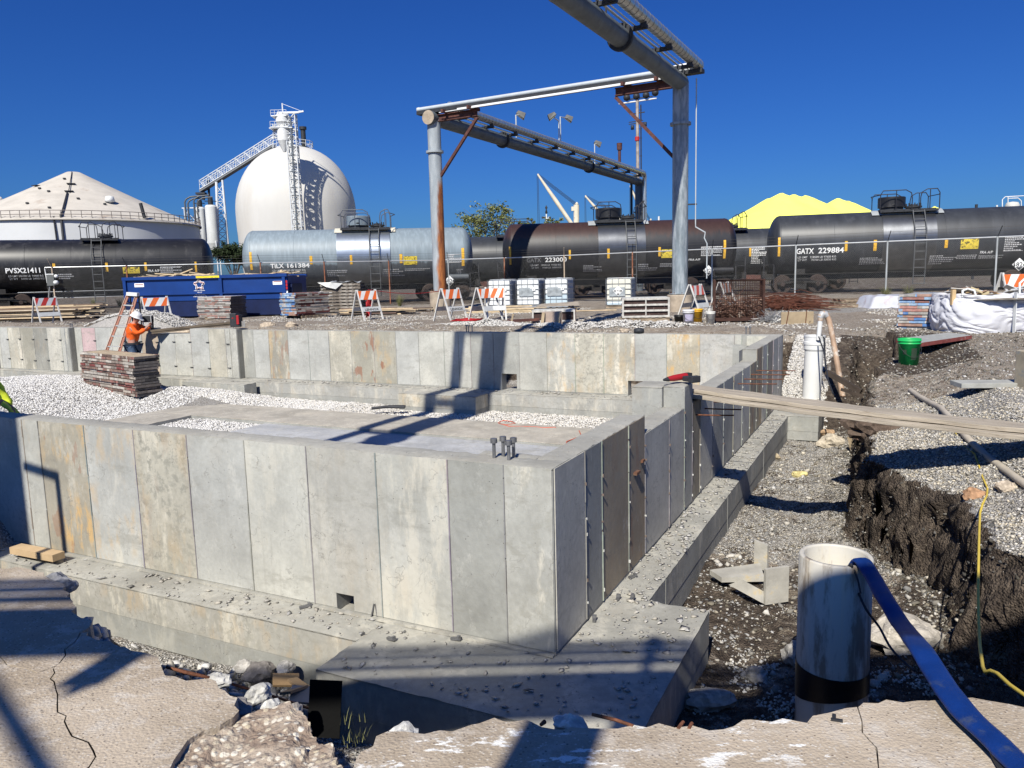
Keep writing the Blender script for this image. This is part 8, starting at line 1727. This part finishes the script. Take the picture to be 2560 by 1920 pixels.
# the big broken chunk of old concrete
def chunk():
    out=[(443,1875),(452,1857),(520,1820),(610,1793),(700,1774),(745,1790),(800,1830),(836,1862),(850,1920),(860,2050),(400,2050),(425,1920)]
    P=[on(x,y,-.39) for x,y in out]; c=sum(P,Vector())/len(P); bm=bmesh.new(); vs=[bm.verts.new(p-c+Vector((0,0,0))) for p in P]; f=bm.faces.new(vs)
    if f.normal.z<0: f.normal_flip()
    r_=bmesh.ops.extrude_face_region(bm,geom=[f]); 
    for v in [g for g in r_['geom'] if isinstance(g,bmesh.types.BMVert)]: v.co.z-=.16; v.co.x*=1.03; v.co.y*=1.03
    bmesh.ops.triangulate(bm,faces=bm.faces); bmesh.ops.subdivide_edges(bm,edges=bm.edges,cuts=3,use_grid_fill=True); bmesh.ops.subdivide_edges(bm,edges=bm.edges,cuts=3,use_grid_fill=True); bmesh.ops.recalc_face_normals(bm,faces=bm.faces)
    for v in bm.verts:
        p=v.co; n=mnoise.noise(p*7)*.03+mnoise.noise(p*22)*.012+mnoise.noise(p*60)*.005; v.co=p+Vector((n,n*.6,n*1.1))
    me=bpy.data.meshes.new('concrete_chunk'); bm.to_mesh(me); bm.free()
    mt,t,b=nodes('aggregate'); v=coords(t); vo=voro(t,v,38); ce=t.nodes.new('ShaderNodeSeparateColor'); t.links.new(vo.outputs['Color'],ce.inputs[0]); n1=noise(t,v,5,6,.7)
    cc=mixc(t,ramp(t,n1,.4,.6),(.27,.20,.15),(.40,.33,.26)); st=mul(t,ramp(t,vo.outputs['Distance'],.50,.36),ramp(t,ce.outputs[0],.30,.36)); cc=mixc(t,st,cc,mixc(t,ce.outputs[1],(.50,.42,.30),(.70,.65,.56))); t.links.new(cc,b.inputs['Base Color']); b.inputs['Roughness'].default_value=.95
    bump(t,b,mul(t,mul(t,vo.outputs['Distance'],-1.),noise(t,v,70,4),'ADD'),.9,.012); me.materials.append(mt)
    o=link(bpy.data.objects.new('concrete_chunk',me)); o.location=c; tag(o,'broken chunk of old concrete showing its aggregate at the bottom edge','concrete chunk')
chunk()
q=on(640,1700,ZS)
for i,(x,y,z,s,col,lab) in enumerate(((545,1700,-.50,.055,(.46,.45,.42),'white-faced broken lump on the slab edge above the chunk'),(640,1735,-.62,.06,(.48,.47,.44),'pale rubble lump between slab edge and corner pad'),(680,1765,-.58,.045,(.55,.54,.51),'small pale lump just above the concrete chunk'),(585,1770,-.46,.07,(.30,.28,.26),'grey wedge-shaped lump at the tip of the left slab'),(650,1680,-1.50,.11,(.22,.20,.185),'dark flat rock in the front trench'),(715,1670,-1.45,.07,(.42,.40,.37),'pale rock near the footing in the front trench'),(610,1665,-1.5,.07,(.40,.38,.35),'grey rock in the front trench left of the dark flat rock'),(130,1460,-.42,.09,(.24,.24,.25),'dark broken lump on the slab edge nearest the near wall'),(160,1468,-.42,.07,(.26,.26,.26),'smaller dark lump beside the one at the slab edge'),(1425,1812,-.40,.06,(.55,.53,.49),'white broken lump on the front slab edge below the corner pad'),(1010,1835,-.45,.05,(.5,.49,.47),'small white lump on the front slab edge at its left'),(720,1790,-.5,.06,(.42,.38,.33),'tan lump touching the concrete chunk'))):
    bigrock('rubble_lump',on(x,y,z),(s,s*.8,s*.6),30+i,col,lab,'broken lumps at the pavement edge',cat='rubble lump',rz=i)
# plywood scraps and rusty bar by the pad
for i,(x,y,dx,dz_,rz_,col) in enumerate(((715,1700,.16,.10,20,(.42,.27,.13)),(750,1712,.15,.08,-35,(.36,.24,.13)),(770,1738,.2,.12,10,(.42,.36,.29)),(735,1725,.14,.09,60,(.30,.2,.12)))):
    m=MB(); m.cur=col; m.box((0,0,0),(dx,dz_,.015)); o=m.build('plywood_scrap',PINE); o.location=on(x,y,-1.3+.03*i); o.rotation_euler=(R(18*(-1)**i),R(12),R(rz_)); tag(o,['splintered orange plywood scrap farthest left by the pad','splintered plywood scrap touching the corner pad','pale plywood scrap against the black sheet','brown plywood scrap under the others'][i],'plywood scrap','plywood scraps by the corner pad')
m=MB(); m.tube([on(417,1668,-.42),on(470,1682,-.42),on(540,1698,-.50),on(620,1722,-.60),on(700,1746,-.75),on(770,1770,-.95)],.006,8); tag(m.build('rebar',RUST),'rusty bar along the broken slab edge at lower left','rebar','rusty bars at the pavement edge')
for pts_,lab in((((1480,1786),(1540,1800),(1583,1815)),'rusty bar end lying by the slab edge under the corner pad'),(((1352,1812),(1362,1804),(1358,1808)),'rusty stub at the slab edge left of the bar end'),(((1695,1822),(1702,1812),(1708,1805)),'rusty stub at the slab edge right of the pad, leaning'),(((1722,1822),(1727,1812),(1730,1808)),'second rusty stub at the slab edge right of the pad')):
    m=MB(); m.tube([on(x,y,-.36) for x,y in pts_],.006,8); tag(m.build('rebar',RUST),lab,'rebar','rusty bars at the pavement edge')
m=MB(); k=px_; m.beam(k(1118,1352,ZS+.004),k(1118,1372,ZS+.004),.012,.008); m.beam(k(1100,1378,ZS+.004),k(1168,1388,ZS+.004),.010,.008); tag(m.build('black_strip',DARKST),'tiny black strip on the slab below the big pipe','strip')
# weeds
GRS=M('dry_grass',(.20,.20,.08),.8,var=.4)
def tuft(px,py,z,n,h_,label,seed,Yset=None):
    r=random.Random(seed); q=on(px,py,z); m=MB()
    for i in range(n):
        a=r.uniform(0,6.28); l=h_*r.uniform(.4,1); s=r.uniform(.1,.6); b0=Vector((r.gauss(0,.02),r.gauss(0,.02),0)); tp=b0+Vector((math.cos(a)*l*s,math.sin(a)*l*s,l)); w_=Vector((-math.sin(a),math.cos(a),0))*.0010*(1+h_*6); md=b0*.5+tp*.5+Vector((0,0,l*.12)); m.add([b0-w_,b0+w_,md+w_*.8,md-w_*.8,tp],[(0,1,2,3),(3,2,4)])
    o=m.build('grass_tuft',GRS); o.location=q; return tag(o,label,'grass tuft','weeds')
tuft(880,1805,-.50,12,.06,'thin grass tuft in the rubble beside the concrete chunk',2); tuft(892,1850,-.45,26,.05,'dry grass tuft in the gap between chunk and right slab',3)
for i,(x,y,lab) in enumerate(((2215,760,'weed clump at the fence behind the plastic-wrapped pile'),(2270,755,'weed clump at the fence left of the right stack'),(1000,770,'weed clump left of the left column pedestal'),(300,772,'weed clump at the left end of the dumpster'),(235,770,'weed clump behind the big lumber pile'))):
    q=on(x,y); tuft(x,y,-.25,220,.75,lab,10+i)
# loose paver and block at the right
q=z4p(2000,620,-.2); m=MB(); m.box((0,0,.03),(.85,.32,.055)); o=m.build('paving_slab',BLK,bevel=.005); o.location=ong(1760+2010/2.765,740+625/2.765,.0); o.rotation_euler=(0,0,R(-8)); tag(o,'flat grey paving slab lying on the gravel at the right edge','slab')
m=MB(); m.box((0,0,.22),(.12,.3,.44)); o=m.build('stone_block',M('block_sandy',(.42,.36,.26),.9,var=.25,scale=4,col2=(.3,.3,.28),th=(.5,.6)),bevel=.01); o.location=ong(1760+2235/2.765,740+650/2.765,-.02); tag(o,'upright sandy block cut off by the right edge','block')
# ------------------------------------------------------------------ pipe bundle and posts behind the viewer (they throw the shadows in front)
def cast(p,Yc): t=(p.y-Yc)/LD.y; return p-LD*t
YQ=-1.6; ref=lambda x,y,z:cast(on(x,y,z),YQ)
z1_=ref(1000,1623,-1.2).z; z2_=ref(1000,1643,-1.2).z; z3_=ref(1000,1668,-1.2).z; zb1=(ref(1000,1720,-1.2).z+ref(100,1540,-.36).z)/2; zb2=ref(100,1628,-.36).z
xr=ref(1640,1668,-1.2).x
st=empty('pipe_bridge',(-2,YQ,-.36),0,'overhead pipes and beam on posts behind the viewer','pipe bridge'); T_=Matrix.Translation((2,-YQ,.36)); X0,X1=-14,9
m=MB().xf(T_)
for z,r_ in((z1_,.028),(z2_,.036),(z3_,.038)): m.cyl((X0,YQ,z),(X1,YQ,z),r_,n=8)
part(m,'pipes',GALV,st); m=MB().xf(T_); m.box(((X0+X1)/2,YQ+.03,(zb1+zb2)/2),(X1-X0,.2,abs(zb1-zb2)*.96)); part(m,'beam',GALV,st)
pL=ref(1316,1817,-.36); pR_=ref(1495,1830,-.36); xp=(pL.x+pR_.x)/2; wpz=abs(pR_.x-pL.x)
m=MB().xf(T_); m.box((xp,YQ,(zb1-.36)/2),(wpz*.92,.18,zb1+.36)); m.box((-9.5,YQ,(zb1-.36)/2),(.3,.2,zb1+.36)); m.box((7.5,YQ,(zb1-.36)/2),(.3,.2,zb1+.36)); part(m,'post',GALV,st)
xpn=cast(Vector((1.30,3.95,-.6)),YQ).x; m=MB().xf(T_); m.box(((xpn+2.)/2,YQ+.06,(z1_+zb1)/2+.02),(2.-xpn,.03,z1_-zb1)); part(m,'panel',GALV,st)  # unseen panel added to shade the lower part of the big pipe
fc=ref(1625,1640,-1.2); m=MB().xf(T_); m.cyl((fc.x,YQ,zb1),(fc.x,YQ,z1_-.02),.035,n=8); m.lathe([(0,-.07),(.06,-.05),(.08,.0),(.06,.06),(0,.08)],12,(fc.x,YQ,z1_-.02)); m.lathe([(.05,-.06),(.05,.06)],10,(fc.x,YQ,z2_)); part(m,'valve',DARKST,st)
a=ref(310,1640,-.36); b_=ref(195,1712,-.36); m=MB().xf(T_); m.beam(a+Vector((0,0,.05)),b_,.16,.05,up=(0,1,0)); m.beam(a+Vector((0,0,.05)),b_,.05,.16,up=(0,1,0)); part(m,'bracket',GALV,st)
a=ref(-20,1720,-.36); b_=ref(112,1935,-.36); m=MB().xf(T_); m.beam(a+(a-b_)*2,b_+(b_-a)*.6,.045,.045); part(m,'stay_rod',GALV,st)
# tall unseen post, added to shade the left end of the near wall
q=W(5.44,0,-.6); c=cast(q,1.6); m=MB(); m.box((0,0,2.9),(.30,.30,6.4)); o=m.build('unseen_post',GALV); o.location=(c.x,c.y,-.4); o.rotation_euler=(0,0,AZ); o.scale=(1.6,1,1); o.scale=(1,1,1); tag(o,'square post out of view on the left','post')
a_=cast(W(4.99,0,-.47),3.6); b_=cast(W(4.74,0,-.50),3.6); g_=cast(W(4.73,0,-1.1),3.6); m=MB(); m.tube([a_+(a_-b_)*.8,a_,b_+(a_-b_)*.25,b_,b_+Vector((0,0,-.08)),Vector((b_.x,b_.y,-.5))],.035,8); tag(m.build('guard_hoop',GALV),'bent pipe guard just outside the left edge','guard rail')
